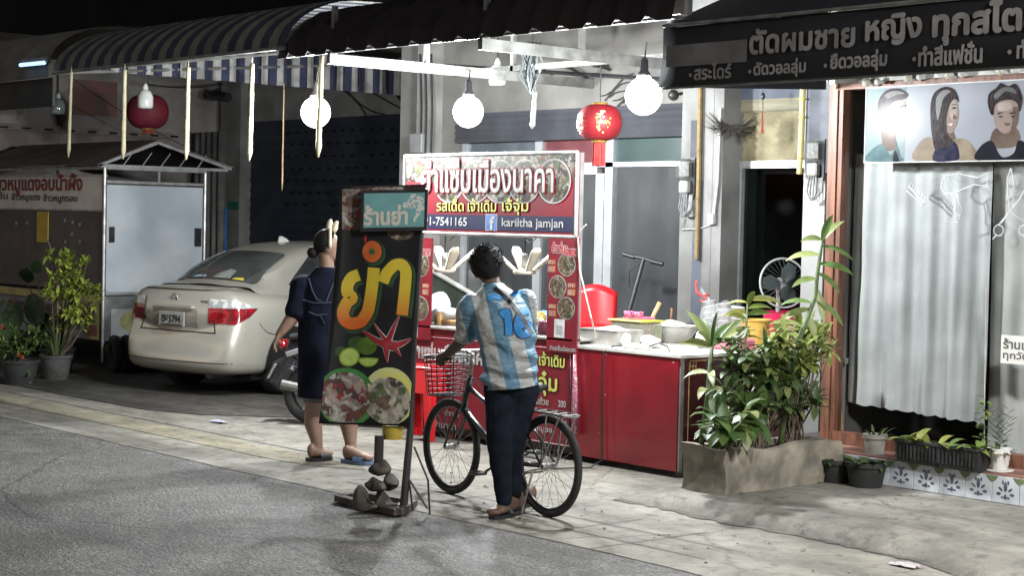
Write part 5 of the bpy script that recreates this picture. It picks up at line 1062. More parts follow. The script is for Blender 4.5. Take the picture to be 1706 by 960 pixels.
q = MB(); p = onc(772, .4); q.lathe(p, [(.04, 0), (.042, .15), (.03, .18), (.02, .2), (.02, .22)], 14); item(q, 'sauce_bottle', mat('bottle_red', (0.5, 0.05, 0.05), (0.55, 0.5, 0.48), 14, .4, stretch=(1, 1, .3), lo=.48, hi=.52), 'red and white sauce bottle on the stall counter', 'bottle', smooth=True)
for k, (px, dy, c1, lab) in enumerate(((893, .28, (0.6, 0.42, 0.05), 'yellow plastic plate stacked by the price panel'), (903, .42, (0.06, 0.22, 0.5), 'blue plastic plate leaning by the price panel'), (882, .4, (0.6, 0.62, 0.64), 'white plastic plate behind the yellow plate'))):
    p = onc(px, dy); q = MB(); q.lathe(p + ZU * .07, [(.0, .0), (.07, .0), (.105, .022), (.108, .026), (.07, .008), (.0, .008)], 22, Vector((.2, -.75, .62))); item(q, 'plate', mat('plate_%d' % k, c1, None, 9, .35), lab, 'plate', smooth=True)
q = MB(); p = onc(905, .18); q.lathe(p, [(.06, 0), (.075, .1), (.078, .1), (.065, .01), (0, .01)], 18); item(q, 'pink_tub', mat('tub_pink', (0.55, 0.2, 0.28), None, 9, .4), 'small pink tub at the end of the stall counter', 'tub', smooth=True)
for k, (px, dy, r_, h_, c1, lab) in enumerate(((733, .16, .035, .11, (.5, .3, .1), 'squat jar of orange sauce at the banner end of the counter'), (786, .2, .03, .16, (.42, .05, .04), 'slim red sauce bottle beside the chopping board'), (797, .3, .045, .09, (.55, .5, .4), 'cream plastic tub beside the slim red bottle'), (868, .22, .05, .08, (.08, .2, .06), 'green herb tub on the counter under the second fly fan'), (853, .45, .06, .12, (.4, .42, .42), 'grey steel canister at the back of the counter'))):
    p = onc(px, dy); q = MB(); q.lathe(p, [(0, 0), (r_ * .9, 0), (r_, h_ * .7), (r_ * .7, h_ * .85), (r_ * .6, h_), (0, h_)], 16); item(q, 'sauce_jar', mat('jar_%d' % k, c1, None, 12, .35, coat=.3), lab, 'jar', smooth=True, sharp=50)
# stand-in for a car windscreen, likely a door reflection: added dark glass, pale edge
q = MB(); a, b_ = PY(722, 452, 4.0), PY(790, 492, 4.0); t = thing('windscreen_stand_in', 'dark glass stand-in for a car windscreen reflection behind the stall counter', 'glass panel', (a.x, 4.0, 0))
q.prism([(a.x - .3, .3), (b_.x + .1, .3), (b_.x, b_.z), (a.x, a.z), (a.x - .3, a.z + .1)], (0, 4.02, 0), XU, ZU, -.012); q.build('pane', glass('panel_glass', (.25, .28, .26), .3, .05, dirt=.25, dirtcol=(.1, .13, .1)), t)
q = MB(); q.tube([(a.x - .1, 4.0, a.z + .06), a, b_, (b_.x + .12, 4.0, b_.z - .25)], .025, 8); q.build('edge_strip', mat('edge_pale', (0.35, 0.34, 0.31)), t)

# ---------------------------------------------------------------- red side table with its crockery
TX0, TX1, TYB = X1 + .01, PZ(1128, 798).x, 4.3
ztt = PY(1137, 592, YT).z
tb = thing('side_table', 'red fronted serving table with white top beside the stall', 'table', ((TX0 + TX1) / 2, 3, 0))
m_ = MB(); m_.bb((TX0 - .0, YT, .05), (TX1 - .01, YT + .015, ztt - .03)); m_.build('front_panel', mat('table_red', (0.24, 0.009, 0.018), (0.16, 0.007, 0.013), 1.6, .3, coat=.3), tb)
m_ = MB(); m_.bb((TX0, YT - .01, ztt - .028), (TX1 + .02, TYB, ztt), bev=.004); m_.build('table_top', mat('table_white', (0.6, 0.58, 0.55), (0.5, 0.47, 0.44), 4, .4), tb)
m_ = MB(); m_.bb((TX1 - .008, YT + .012, .05), (TX1 + .006, YT + .05, ztt - .03)); m_.build('edge_trim', mat('trim_steel', (0.4, 0.4, 0.38), None, 5, .35, metal=.6), tb)
m_ = MB(); m_.bb((TX1 - .005, YT + .052, .06), (TX1 + .012, 3.6, ztt - .015)); ep = m_.build('end_panel', mat('lacquer', (0.06, 0.01, 0.012), (0.035, 0.008, 0.01), 3, .12, coat=.6), tb)
m_ = MB(); x_ = TX1 + .0135
for z in (ztt - .05, .2): m_.bb((x_ - .001, YT + .09, z), (x_ + .002, 3.45, z + .006))
for y in (YT + .09, 3.45): m_.bb((x_ - .001, y, .2), (x_ + .002, y + .006, ztt - .044))
for k in range(3): m_.bb((x_ - .001, YT + .1 + k * .03, ztt - .09 - k * .03), (x_ + .002, YT + .105 + k * .03, ztt - .05)); m_.bb((x_ - .001, YT + .09, ztt - .09 - k * .03), (x_ + .002, YT + .16 - k * .02, ztt - .085 - k * .03))
m_.build('gold_inlay', mat('gold_line', (0.5, 0.36, 0.16), None, 9, .4), ep)
m_ = MB()
for k, (y, z) in enumerate(((YT + .55, .2), (YT + .75, .3), (YT + .9, .15))): pass
for x, y in ((TX0 + .05, TYB - .06), (TX1 - .06, TYB - .06), (TX1 - .06, YT + .1)):
    MB().bb((x - .025, y - .025, 0.004), (x + .025, y + .025, ztt - .03)).build('leg', mat('leg_steel', (0.2, 0.2, 0.2)), tb)
m_ = MB()
for x, y in ((.03, ztt - .05), (.34, ztt - .05), (TX1 - TX0 - .06, ztt - .06), (.34, .55), (.28, .25)): disc(m_, (TX0 + x, YT - .001, y), XU, ZU, .006, .006, 0, 8)
m_.build('rivet', mat('rivet', (0.5, 0.4, 0.3)), tb)
def ont(px, py): return PZ(px, py, ztt)
steel = mat('bowl_steel', (0.55, 0.54, 0.5), (0.4, 0.39, 0.36), 9, .3, metal=.35)
p = ont(1122, 571); q = MB(); q.lathe(p, [(.0, 0), (.11, 0), (.15, .04), (.185, .1), (.195, .135), (.205, .138), (.2, .142), (.188, .135), (.17, .09), (.11, .012), (0, .012)], 30); item(q, 'mixing_bowl', steel, 'wide stainless mixing bowl on the white table top', 'bowl', smooth=True, sharp=50)
item(blob(p + Vector((0, 0, .09)), .13, .13, .04, .5, seed=9), 'plastic_sheet', wht, 'white plastic sheet lying in the stainless bowl', 'plastic sheet', smooth=True)
p = ont(1010, 574); q = MB(); a = p + Vector((0, .05, 0)); w2, d2, h2 = .22, .15, .12
q.add([a + Vector((sx * w2 * s, sy * d2 * s, z)) for s, z in ((.85, 0), (1, h2), (1.04, h2), (.96, h2 - .005), (.8, .01)) for sx, sy in ((-1, -1), (1, -1), (1, 1), (-1, 1))], [(i * 4 + k, i * 4 + (k + 1) % 4, i * 4 + 4 + (k + 1) % 4, i * 4 + 4 + k) for i in range(4) for k in range(4)] + [(0, 3, 2, 1), (16, 17, 18, 19)]); item(q, 'steel_tray', steel, 'deep rectangular steel tray beside the stall post', 'tray')
item(blob(a + Vector((.02, 0, .07)), .15, .1, .035, .5, seed=12), 'crushed_ice', wht, 'heap of white crushed ice in the steel tray', 'ice', smooth=True)
q = MB(); q.bb(a + Vector((-.2, .17, 0)), a + Vector((.16, .42, .17)), bev=.012); item(q, 'storage_box', glass('box_clear', (.8, .85, .75), .2, .1, dirt=.35, dirtcol=(.5, .52, .4)), 'clear plastic storage box behind the steel tray', 'box')
q = MB(); q.bb(a + Vector((-.21, .16, .172)), a + Vector((.17, .43, .188)), bev=.005); item(q, 'box_lid', mat('lid_yellow', (0.5, 0.5, 0.08), None, 9, .4), 'yellow green lid on the clear storage box', 'lid')
p = ont(1064, 570); pk = mat('plastic_pink', (0.6, 0.16, 0.3), (0.52, 0.12, 0.25), 7, .35)
q = MB(); q.lathe(p, [(.0, 0), (.1, 0), (.125, .19), (.135, .195), (.125, .2), (.105, .02), (0, .02)], 24); item(q, 'pink_basin', pk, 'bright pink plastic basin beside the steel tray', 'basin', smooth=True, sharp=50)
for k, dx in enumerate((-.09, .02)):
    c_ = p + Vector((dx, -.03, .195)); t = thing('pink_cup', ['pink cup with ring handle lying on the pink basin nearer the tray', 'pink cup with ring handle lying on the pink basin nearer the bowl'][k], 'cup', c_, group='pink cups on the basin')
    MB().lathe(c_, [(.0, 0), (.035, 0), (.042, .05), (.038, .05), (.03, .008), (0, .008)], 16).build('cup', pk, t, smooth=True); MB().ring(c_ + Vector((.05, -.02, .03)), (.3, 1, 0), .022, .005, 16, 6).build('handle', pk, t, smooth=True)
q = MB(); p2 = ont(1070, 569); q.tube([p2 + ZU * .02, p2 + Vector((.03, .05, .15)), p2 + Vector((.09, .1, .32))], [.014, .015, .018], 10); item(q, 'wooden_pestle', mat('pestle_wood', (0.5, 0.33, 0.17), (0.38, 0.24, 0.12), 12, .5, stretch=(3, 3, .5)), 'long wooden pestle standing in the pink basin', 'pestle', smooth=True)
q = MB(); p2 = ont(1061, 582); q.box(p2 + ZU * .022, (.24, .065, .04), R(8), bev=.008)
t = item(q, 'power_strip', mat('strip_plastic', (0.6, 0.58, 0.54), (0.5, 0.48, 0.45), 20, .4), 'white power strip at the front edge of the table', 'power strip')
q = MB(); q.tube([p2 + Vector((-.12, -.0, .02)), p2 + Vector((-.2, -.06, .01)), (p2.x - .22, YT - .02, ztt - .03), (p2.x - .215, YT - .022, .4), (p2.x - .2, YT - .03, .05), (p2.x - .15, YT - .2, .012), (p2.x - .3, YT - .6, .012), (p2.x - .1, YT - 1.2, .012)], .006, 6); q.tube([p2 + Vector((.1, 0, .02)), p2 + Vector((.2, .03, .06)), p2 + Vector((.32, .0, .04)), p2 + Vector((.4, -.06, .012))], .005, 6); item(q, 'power_cable', mat('wire_black', (0.02, 0.02, 0.02)), 'thin dark cable running from the power strip down the red panel to the ground', 'cable')
p2 = ont(1117, 566); q = MB(); q.lathe(p2, [(.0, 0), (.07, 0), (.075, .15), (.078, .15), (.068, .01), (0, .01)], 20); item(q, 'steel_pot', steel, 'small steel pot behind the mixing bowl', 'pot', smooth=True, sharp=50)
q = MB(); q.tube([p2 + Vector((.0, 0, .1)), p2 + Vector((-.01, .02, .26))], [.01, .013], 8); item(q, 'ladle', mat('pestle_dark', (0.2, 0.09, 0.04), None, 9, .5), 'brown ladle handle standing in the small steel pot', 'ladle', smooth=True)
p2 = ont(1151, 568); q = MB(); q.lathe(p2, [(.0, 0), (.05, 0), (.095, .09), (.1, .13), (.11, .133), (.11, .138), (.09, .13), (.045, .02), (0, .02)], 20); item(q, 'black_wok', mat('wok_black', (0.02, 0.02, 0.02), None, 9, .4, metal=.4), 'small black bowl behind the mixing bowl', 'bowl', smooth=True, sharp=50)
for k, (px, py, sx, sz, lab) in enumerate(((1086, 580, .09, .05, 'small crumpled white bag lying before the mixing bowl'), (1040, 577, .08, .045, 'folded white tissue pack behind the power strip'), (1168, 580, .07, .06, 'twisted clear white bag right of the mixing bowl'))):
    item(blob(ont(px, py), sx, sx * .7, sz, .7, 18, 30 + k), 'plastic_bag', wht, lab, 'bag', smooth=True)
# clear bag of foam cups
pb_ = ont(1203, 574); bag = thing('cup_bag', 'clear plastic bag full of white foam cups tied with red string', 'bag', pb_)
q = MB()
for k, (dx, dz, tilt) in enumerate(((-.1, .02, -.25), (-.01, .0, -.2), (.08, .01, -.15), (.15, -.01, .1))):
    for j in range(6):
        c_ = pb_ + Vector((dx + tilt * .05 * j * .6, .05 * math.sin(k * 2), .03 + dz + .045 * j)); q.lathe(c_, [(0, 0), (.04, 0), (.056, .06), (.06, .062), (.056, .066), (0, .068)], 14, Vector((tilt, 0, 1)))
q.build('foam_cup', mat('foam_white', (0.6, 0.6, 0.59), (0.5, 0.5, 0.5), 9, .6), bag, smooth=True, kind='stuff')
q = blob(pb_, .22, .15, .17, .3, 26, 4); q.build('bag_film', glass('bag_film', (.95, .95, .95), .05, .15, dirt=.22, dirtcol=(.6, .6, .6)), bag, smooth=True)
q = MB(); q.tube([pb_ + Vector((-.12, 0, .3)), pb_ + Vector((-.2, .02, .38)), pb_ + Vector((-.28, .03, .43))], [.03, .012, .025], 8); q.build('bag_neck', glass('bag_film', (.95, .95, .95)), bag, smooth=True)
q = MB(); q.ring(pb_ + Vector((-.2, .02, .38)), (-.8, 0, .6), .018, .008, 14, 6); q.tube([pb_ + Vector((-.2, 0, .37)), pb_ + Vector((-.26, -.03, .4)), pb_ + Vector((-.3, 0, .46)), pb_ + Vector((-.31, .02, .5))], .01, 6); q.tube([pb_ + Vector((-.2, 0, .37)), pb_ + Vector((-.13, -.03, .33)), pb_ + Vector((-.22, -.03, .34))], .01, 6); q.build('red_string', mat('string_red', (0.6, 0.06, 0.05)), bag)
q = MB(); p2 = ont(1222, 583); q.bb(p2 + Vector((-.13, -.1, 0)), p2 + Vector((.14, .1, .09)), bev=.015); item(q, 'pink_basket', mat('basket_pink', (0.6, 0.2, 0.26), (0.5, 0.15, 0.2), 14, .45), 'pink plastic basket in front of the bag of cups', 'basket')
p2 = ont(1257, 577); q = MB(); n = 20
q.lathe(p2, [(0, 0), (.1, 0), (.125, .2), (.135, .205), (.135, .215), (.115, .2), (.09, .01), (0, .01)], 24); item(q, 'yellow_basket', mat('basket_yellow', (0.58, 0.36, 0.08), (0.42, 0.25, 0.05), 16, .5), 'yellow plastic basket among the pink tubs', 'basket', smooth=True, sharp=50)
p2 = ont(1302, 573); q = MB(); q.lathe(p2, [(0, 0), (.12, 0), (.16, .26), (.17, .265), (.15, .25), (.11, .01), (0, .01)], 24); item(q, 'red_bucket', mat('bucket_red', (0.6, 0.03, 0.1), (0.5, 0.02, 0.08), 6, .3), 'bright pinkish red bucket behind the yellow basket', 'bucket', smooth=True, sharp=50)
p2 = ont(1324, 578); q = MB(); q.lathe(p2, [(0, 0), (.08, 0), (.1, .16), (.105, .162), (.09, .15), (.07, .01), (0, .01)], 20); item(q, 'pale_pink_tub', mat('tub_pale', (0.6, 0.3, 0.38), None, 9, .4), 'pale pink tub beside the red bucket', 'tub', smooth=True, sharp=50)
# table fan
p2 = PY(1305, 472, 4.1); f_ = thing('table_fan', 'table fan with white rim and grey wire guard by the doorway', 'fan', (p2.x, p2.y, ztt)); ax_ = Vector((.85, -.45, .1)).normalized()
q = MB(); q.ring(p2, ax_, .2, .009, 36, 8); q.build('rim', mat('fan_white', (0.4, 0.4, 0.38)), f_, smooth=True)
q = MB(); u_ = ax_.cross(ZU).normalized(); v_ = ax_.cross(u_)
for k in range(28): a = 2 * math.pi * k / 28; q.tube([p2 + ax_ * .05, p2 + ax_ * .045 + (u_ * math.cos(a) + v_ * math.sin(a)) * .1, p2 + (u_ * math.cos(a) + v_ * math.sin(a)) * .2], .002, 4)
q.build('guard', mat('guard_grey', (0.09, 0.1, 0.1), None, 9, .4, metal=.5), f_, kind='stuff')
for k in range(3):
    a = 2 * math.pi * k / 3; q = MB(); e1 = u_ * math.cos(a) + v_ * math.sin(a); e2 = ax_.cross(e1); q.prism([(.03, -.03), (.1, -.07), (.175, -.04), (.18, .04), (.1, .06), (.03, .03)], p2 - ax_ * .02, e1, e2, .004); q.build('blade', mat('fan_blade', (0.05, 0.065, 0.065)), f_)
q = MB(); q.tube([p2 - ax_ * .04, p2 - ax_ * .16], .05, 12); q.tube([p2 - ax_ * .1, (p2.x - ax_.x * .1, p2.y - ax_.y * .1, ztt + .02)], .018, 8); q.lathe((p2.x - ax_.x * .1, p2.y - ax_.y * .1, ztt), [(.11, 0), (.11, .015), (.03, .03), (0, .03)], 20); q.build('stand', mat('fan_white', (0.4, 0.4, 0.38)), f_, smooth=True, sharp=40)

# chairs and the kick scooter behind
def plastic_chair(px, py, Y, rz, s, label, seat_z=.45):
    p = PY(px, py, Y); c = thing('plastic_chair', label, 'chair', (p.x, Y, 0), rz, group='red plastic chairs'); rm = mat('chair_red', (0.55, 0.015, 0.02), (0.45, 0.01, 0.015), 4, .3, coat=.2)
    q = MB(); q.box((0, 0, seat_z), (.42, .42, .025), bev=.01); q.build('seat', rm, c, world=False)
    q = MB(); n = 10; q.sheet([[(-.2 + .4 * k / n, .2 + .07 * (i / 6) - .03 * math.sin(math.pi * k / n), seat_z + .03 + .42 * (i / 6) * (1 - .18 * (2 * k / n - 1) ** 2)) for k in range(n + 1)] for i in range(7)]); q.build('backrest', rm, c, world=False, smooth=True, solid=.018)
    for sx in (-1, 1):
        for sy in (-1, 1): q = MB(); q.tube([(sx * .19, sy * .19, seat_z), (sx * .22, sy * .23, 0)], [.025, .02], 8); q.build('leg', rm, c, world=False)
plastic_chair(985, 500, 3.9, R(38), 1, 'tall red plastic chair behind the steel tray and storage box', .86)
stp = PZ(706, 731); stz = MB(); rm = mat('stool_red', (0.62, 0.02, 0.025), (0.55, 0.015, 0.02), 4, .3, coat=.2)
sb_ = thing('plastic_stool', 'tall red plastic stool between the banner and the bicycle basket', 'stool', stp, R(20))
q = MB(); q.box((0, 0, .61), (.30, .30, .03), bev=.01); q.build('seat', rm, sb_, world=False)
for k in range(4):
    M = Matrix.Rotation(k * math.pi / 2, 4, 'Z'); q = MB(); q.M = M; q.add([(-.145, -.145, .595), (.145, -.145, .595), (.19, -.19, 0), (.13, -.185, 0), (.09, -.165, .4), (-.09, -.165, .4), (-.13, -.185, 0), (-.19, -.19, 0)], [(0, 1, 4, 5), (1, 2, 3, 4), (0, 5, 6, 7)]); q.M = None; q.build('leg', rm, sb_, world=False, solid=.012)
p2 = PY(1080, 440, 4.2); ks = thing('kick_scooter', 'black folding kick scooter leaning against the glass door', 'kick scooter', (p2.x, 4.2, 0)); kb = mat('scooter_matt', (0.012, 0.012, 0.013), None, 9, .5)
tp_ = PY(1072, 433, 4.25); bt = PY(1045, 530, 4.05); d_ = (bt - tp_); bt = tp_ + d_ * (tp_.z - .12) / (tp_.z - bt.z)
q = MB(); q.tube([tp_, bt], [.018, .026], 10); q.build('stem', kb, ks); q = MB(); a, b_ = PY(1040, 424, 4.2), PY(1103, 440, 4.3); q.tube([a, tp_ + ZU * .01, b_], .013, 8); q.build('handlebar', kb, ks)
for e_, o_ in ((a, tp_), (b_, tp_)): q = MB(); dd = (o_ - e_).normalized(); q.tube([e_ - dd * .01, e_ + dd * .11], .02, 10); q.build('grip', kb, ks)
q = MB(); q.tube([tp_ + Vector((.02, -.02, -.02)), tp_ + Vector((-.12, -.05, -.1)), tp_ + Vector((-.12, -.05, -.25)), tp_ + d_ * .5], .004, 5); q.build('brake_cable', kb, ks)
q = MB(); q.box((bt.x + .35, bt.y + .1, .12), (.75, .15, .04), bev=.01); q.build('deck', kb, ks)
for x in (bt.x - .03, bt.x + .75): q = MB(); q.ring((x, bt.y + .02 + (.16 if x > bt.x else 0), .1), YU, .075, .025, 20, 6); q.build('wheel', kb, ks)
# ---------------------------------------------------------------- helpers: place by photo column/row at a given distance behind a base point
def local_at(base):
    """returns f(px,py,depth): world point on that photo ray, depth metres farther than the base point (measured along the view axis)"""
    d0 = (Vector(base) - CAM).dot(FW)
    return lambda px, py, f=0.0: CAM + ray(px, py) * (d0 + f)
FH = Vector((FW.x, FW.y, 0)).normalized(); RH = _r0.copy(); RZ = math.atan2(RH.y, RH.x)

# ---------------------------------------------------------------- banner stand
B0 = PZ(642, 856); bl = local_at(B0)
bn = thing('banner_stand', 'tall black banner with big yellow Thai letters limes and bowls of food', 'banner stand', B0, RZ)
def bpt(s, t, l=0.0):
    """point on the vinyl: s,t in 0..1 from its lower left corner, l = metres in front"""
    a = Vector((531, 706, 0)).lerp(Vector((683, 711, 0)), s); b = Vector((569, 312, 0)).lerp(Vector((709, 309, 0)), s)
    p = a.lerp(b, t); p.x += 12 * math.sin(math.pi * t) * (1 - s) * .55
    return bl(p.x, p.y, .02 * math.sin(s * 7 + t) * (1 - t * .5) + .03 * math.sin(math.pi * s) - l)
def bxy(px, py):
    t = (709 - py) / 399.0; t = max(0, min(1, t))
    xa = 531 + 38 * t + 6.6 * math.sin(math.pi * t); xb = 683 + 26 * t; return ((px - xa) / (xb - xa), t)
def bq(px, py, l=0.004): s, t = bxy(px, py); return bpt(s, t, l)
m_ = MB(); ns = 24; m_.sheet([[bpt(i / ns, j / ns) for i in range(ns + 1)] for j in range(ns + 1)])
vn = m_.build('vinyl', mat('banner_black', (0.008, 0.008, 0.009), (0.013, 0.013, 0.014), 4, .38, spec=.3, bump=.12, bscale=6), bn, smooth=True, solid=.003)
def bdisc(q, px, py, r, l, ry=None, a0=0, a1=2 * math.pi, n=26, rings=4, ang=0.0, clip=706):
    ry = ry or r; V = []
    rows = []
    for k in range(rings + 1):
        rr = k / rings; row = []
        for i in range(n + 1):
            a = a0 + (a1 - a0) * i / n; x = r * rr * math.cos(a); y = ry * rr * math.sin(a)
            X = px + x * math.cos(ang) - y * math.sin(ang); Y = py + x * math.sin(ang) + y * math.cos(ang)
            lim_ = 531 + 38 * max(0, (709 - Y) / 399) + 2; row.append(bq(max(lim_, min(X, 683 + 26 * max(0, (709 - Y) / 399) - 2)), min(Y, clip), l))
        rows.append(row)
    q.sheet(rows[::-1])
def bpoly(q, pts, l):
    q.add([bq(x, y, l) for x, y in pts], [tuple(range(len(pts)))])
gy = bpy.data.materials.new('letter_gradient'); gy.use_nodes = True
_n = gy.node_tree; _b = _n.nodes['Principled BSDF']; _b.inputs['Roughness'].default_value = .4; _tc = _n.nodes.new('ShaderNodeTexCoord'); _sx = _n.nodes.new('ShaderNodeSeparateXYZ'); _n.links.new(_tc.outputs['Object'], _sx.inputs[0])
_mr = _n.nodes.new('ShaderNodeMapRange'); _mr.inputs['From Min'].default_value = 1.2; _mr.inputs['From Max'].default_value = 1.62; _n.links.new(_sx.outputs['Z'], _mr.inputs['Value'])
_r = _n.nodes.new('ShaderNodeValToRGB'); _r.color_ramp.elements[0].color = (.5, .1, .01, 1); _r.color_ramp.elements[1].color = (.55, .42, .03, 1); _r.color_ramp.elements[1].position = .55; _n.links.new(_mr.outputs[0], _r.inputs[0]); _n.links.new(_r.outputs[0], _b.inputs['Base Color'])
def bstroke(q, pts, w, l, cl=False):
    """thick lettering stroke along photo points on the vinyl"""
    P = [Vector((x, y, 0)) for x, y in pts]; D = []
    for i in range(len(P) - 1):
        for k in range(6): D.append(P[i].lerp(P[i + 1], k / 6))
    D.append(P[-1])
    for _ in range(3): D = [D[0]] + [(D[i - 1] + D[i] * 2 + D[i + 1]) / 4 for i in range(1, len(D) - 1)] + [D[-1]]
    A = []; Bm = []; Cc = []; w0 = w
    for i, p in enumerate(D):
        d = (D[min(i + 1, len(D) - 1)] - D[max(i - 1, 0)]).normalized(); w = w0 * (1 - .8 * (i / (len(D) - 1)) ** 1.3) if cl else w0; n = Vector((-d.y, d.x, 0)) * w / 2; A.append(bq(p.x + n.x, p.y + n.y, l)); Cc.append(bq(p.x, p.y, l + .0008)); Bm.append(bq(p.x - n.x, p.y - n.y, l))
    q.sheet([A, Cc, Bm])
yo = [(598, 458), (586, 462), (579, 474), (578, 488), (588, 497), (578, 504), (571, 520), (573, 534), (585, 541), (602, 537), (613, 520), (617, 500), (621, 470), (623, 446)]
aa = [(638, 471), (644, 455), (657, 441), (670, 440), (677, 452), (675, 480), (670, 525)]
for nm_, dw, l_, off_, mm in (('lettering_shadow', 7, .003, 3, mat('letter_green', (0.02, 0.07, 0.025), None, 9, .5)), ('lettering_edge', 5, .005, 0, lbk), ('lettering', 0, .007, 0, gy)):
    q = MB(); bstroke(q, [(x + off_, y + off_) for x, y in yo], 20 + dw, l_); bstroke(q, [(x + off_, y + off_) for x, y in aa], 19 + dw, l_ + .001); q.build(nm_, mm, bn if nm_ != 'x' else vn, smooth=True)
    q = MB(); bdisc(q, 620 + off_, 419 + off_, 16 + dw / 2, l_ + .002, 18 + dw / 2); q.build(nm_, mm if nm_ != 'lettering' else mat('letter_orange', (0.5, 0.13, 0.02), (0.42, 0.08, 0.02), 9, .4), bn, smooth=True)
q = MB(); bdisc(q, 620, 419, 5, .011); q.build('lettering_hole', mat('letter_green2', (0.03, 0.12, 0.04), None, 9, .5), bn)
lim = mat('lime_green', (0.09, 0.16, 0.02), (0.05, 0.1, 0.012), 14, .4); lip = mat('lime_pulp', (0.3, 0.4, 0.07), (0.38, 0.48, 0.14), 40, .4); lir = mat('lime_rind', (0.18, 0.3, 0.03), None, 9, .4); ldk = mat('lime_dark', (0.02, 0.05, 0.012), (0.03, 0.07, 0.015), 10, .5)
q = MB(); bdisc(q, 595, 573, 15, .004, 12); bdisc(q, 568, 588, 10, .0045, 9); q.build('lime_shade_picture', ldk, bn, smooth=True)
q = MB(); bdisc(q, 611, 577, 17, .006, 15); q.build('lime_picture', lim, bn, smooth=True)
q = MB(); bdisc(q, 582, 596, 18, .008, 16, ang=-.5); bdisc(q, 613, 596, 18, .008, 16, a0=0.1, a1=math.pi - .1); q.build('lime_slice_picture', lir, bn, smooth=True)
q = MB(); bdisc(q, 582, 596, 15.5, .0095, 13.5, ang=-.5); bdisc(q, 613, 598, 15, .0095, 12, a0=0.1, a1=math.pi - .1); q.build('lime_pulp_picture', lip, bn, smooth=True)
chl = [[(656, 577), (632, 571), (604, 552)], [(645, 572), (655, 548), (665, 526)], [(640, 574), (664, 575), (685, 564)], [(642, 566), (644, 586), (645, 604)], [(648, 570), (660, 582), (668, 594)], [(648, 572), (634, 556), (623, 539)]]
for dw, mm, l_, nm_ in ((3.5, whi, .005, 'chili_outline'), (0, mat('chili_red', (0.22, 0.012, 0.02), (0.3, 0.03, 0.04), 16, .3), .009, 'chili_picture')):
    q = MB()
    for k, pl in enumerate(chl): bstroke(q, pl, (14, 9, 14, 12, 9, 6)[k] + dw, l_ + k * .0005, True)
    q.build(nm_, mm, bn, smooth=True)
q = MB(); bdisc(q, 577, 664, 49, .0035, 50); q.build('bowl_picture', mat('bowl_green', (0.05, 0.2, 0.05), None, 9, .4), bn, smooth=True)
q = MB(); bdisc(q, 648, 660, 44, .0035, 48); q.build('bowl_picture', mat('bowl_yellow', (0.5, 0.48, 0.12), (0.45, 0.5, 0.3), 6, .4), bn, smooth=True)
q = MB(); bdisc(q, 574, 665, 42, .006, 44); q.build('food_picture', fC, bn, smooth=True)
q = MB(); bdisc(q, 646, 668, 38, .006, 40); q.build('food_picture', fD, bn, smooth=True)
q = MB(); q.sheet([[bq(x, y, .004) for x in (570, 580, 590, 604)] for y in (382, 350, 313)]); q.sheet([[bq(x, y, .004) for x in (604, 640, 675, 707)] for y in (318, 311)]); q.build('food_strip_picture', fC, bn, smooth=True)
q = MB(); bdisc(q, 668, 384, 24, .003, 16, a0=0, a1=math.pi); q.build('bowl_rim_picture', fB, bn)
q = MB(); q.sheet([[bq(x, y, .0035) for x in (607, 611)] for y in (412, 390)]); q.build('chili_tip_picture', lred, bn)
# teal box sign on the banner
q = MB(); c = [bl(x, y, -.06) for x, y in ((600, 386), (711, 384), (712, 315), (602, 317))]
u = (c[1] - c[0]); v = (c[3] - c[0]); nrm = u.cross(v).normalized()
def pbox(q, o, u, v, nn, th): q.add([o, o + u, o + u + v, o + v, o - nn * th, o + u - nn * th, o + u + v - nn * th, o + v - nn * th], [(0, 1, 2, 3), (7, 6, 5, 4), (0, 4, 5, 1), (1, 5, 6, 2), (2, 6, 7, 3), (3, 7, 4, 0)])
pbox(q, c[0], u, v, nrm, .05); bx = q.build('box_sign', black, bn)
q = MB(); o = c[0] + u * .045 + v * .09 + nrm * .001; pbox(q, o, u * .91, v * .83, nrm, -.004); q.build('sign_face', mat('sign_teal', (0.16, 0.36, 0.36), (0.13, 0.3, 0.3), 6, .5), bx)
q = MB(); text(q, "ร้านย่า", c[0] + u * .06 + v * .16 + nrm * .005, u, v, u.length * .64, v.length * .46, .045, 8, .002); q.build('lettering', mat('letter_cream', (0.6, 0.58, 0.5), (0.5, 0.48, 0.42), 60, .6), bx)
q = MB()
for (sx, sy, r_) in ((.78, .66, .1), (.86, .72, .09), (.7, .62, .075), (.8, .8, .07), (.9, .55, .06)): disc(q, c[0] + u * sx + v * sy + nrm * (.0055 + r_ * .01), u, v, u.length * r_, v.length * r_ * 1.3, 0, 14)
q.add([c[0] + u * a + v * b + nrm * .0058 for a, b in ((.84, .52), (.93, .5), (.82, .2), (.79, .24))], [(3, 2, 1, 0)][::1]); q.build('cone_picture', mat('cone_cream', (0.55, 0.55, 0.5), (0.14, 0.32, 0.32), 55, .6, lo=.52, hi=.56), bx)
# frame, feet, ballast
fs = mat('stand_black', (0.02, 0.02, 0.02), (0.035, 0.03, 0.028), 12, .5)
q = MB(); q.tube([bl(703, 388, .04), bl(690, 560, .04), bl(684, 712, .04), bl(672, 850, .02)], [.013, .018, .022, .026], 8); q.tube([bl(571, 314, .03), bl(710, 310, .03)], .012, 8); q.tube([bl(571, 314, .03), bl(540, 700, .06)], .01, 8); q.tube([bl(632, 726, .05), bl(630, 790, .05)], .03, 10); q.build('frame', fs, bn)
q = MB(); g0 = PZ(563, 838); g1 = PZ(662, 862); g2 = PZ(688, 846); g3 = PZ(600, 832)
for (a, b) in ((g0, g1), (g3, g2), (g0, g3), (g1, g2)): beam(a + ZU * .03, b + ZU * .03, .06, .04, q)
q.build('base_frame', mat('base_rust', (0.09, 0.065, 0.05), (0.05, 0.04, 0.035), 14, .7, bump=.2), bn)
q = MB()
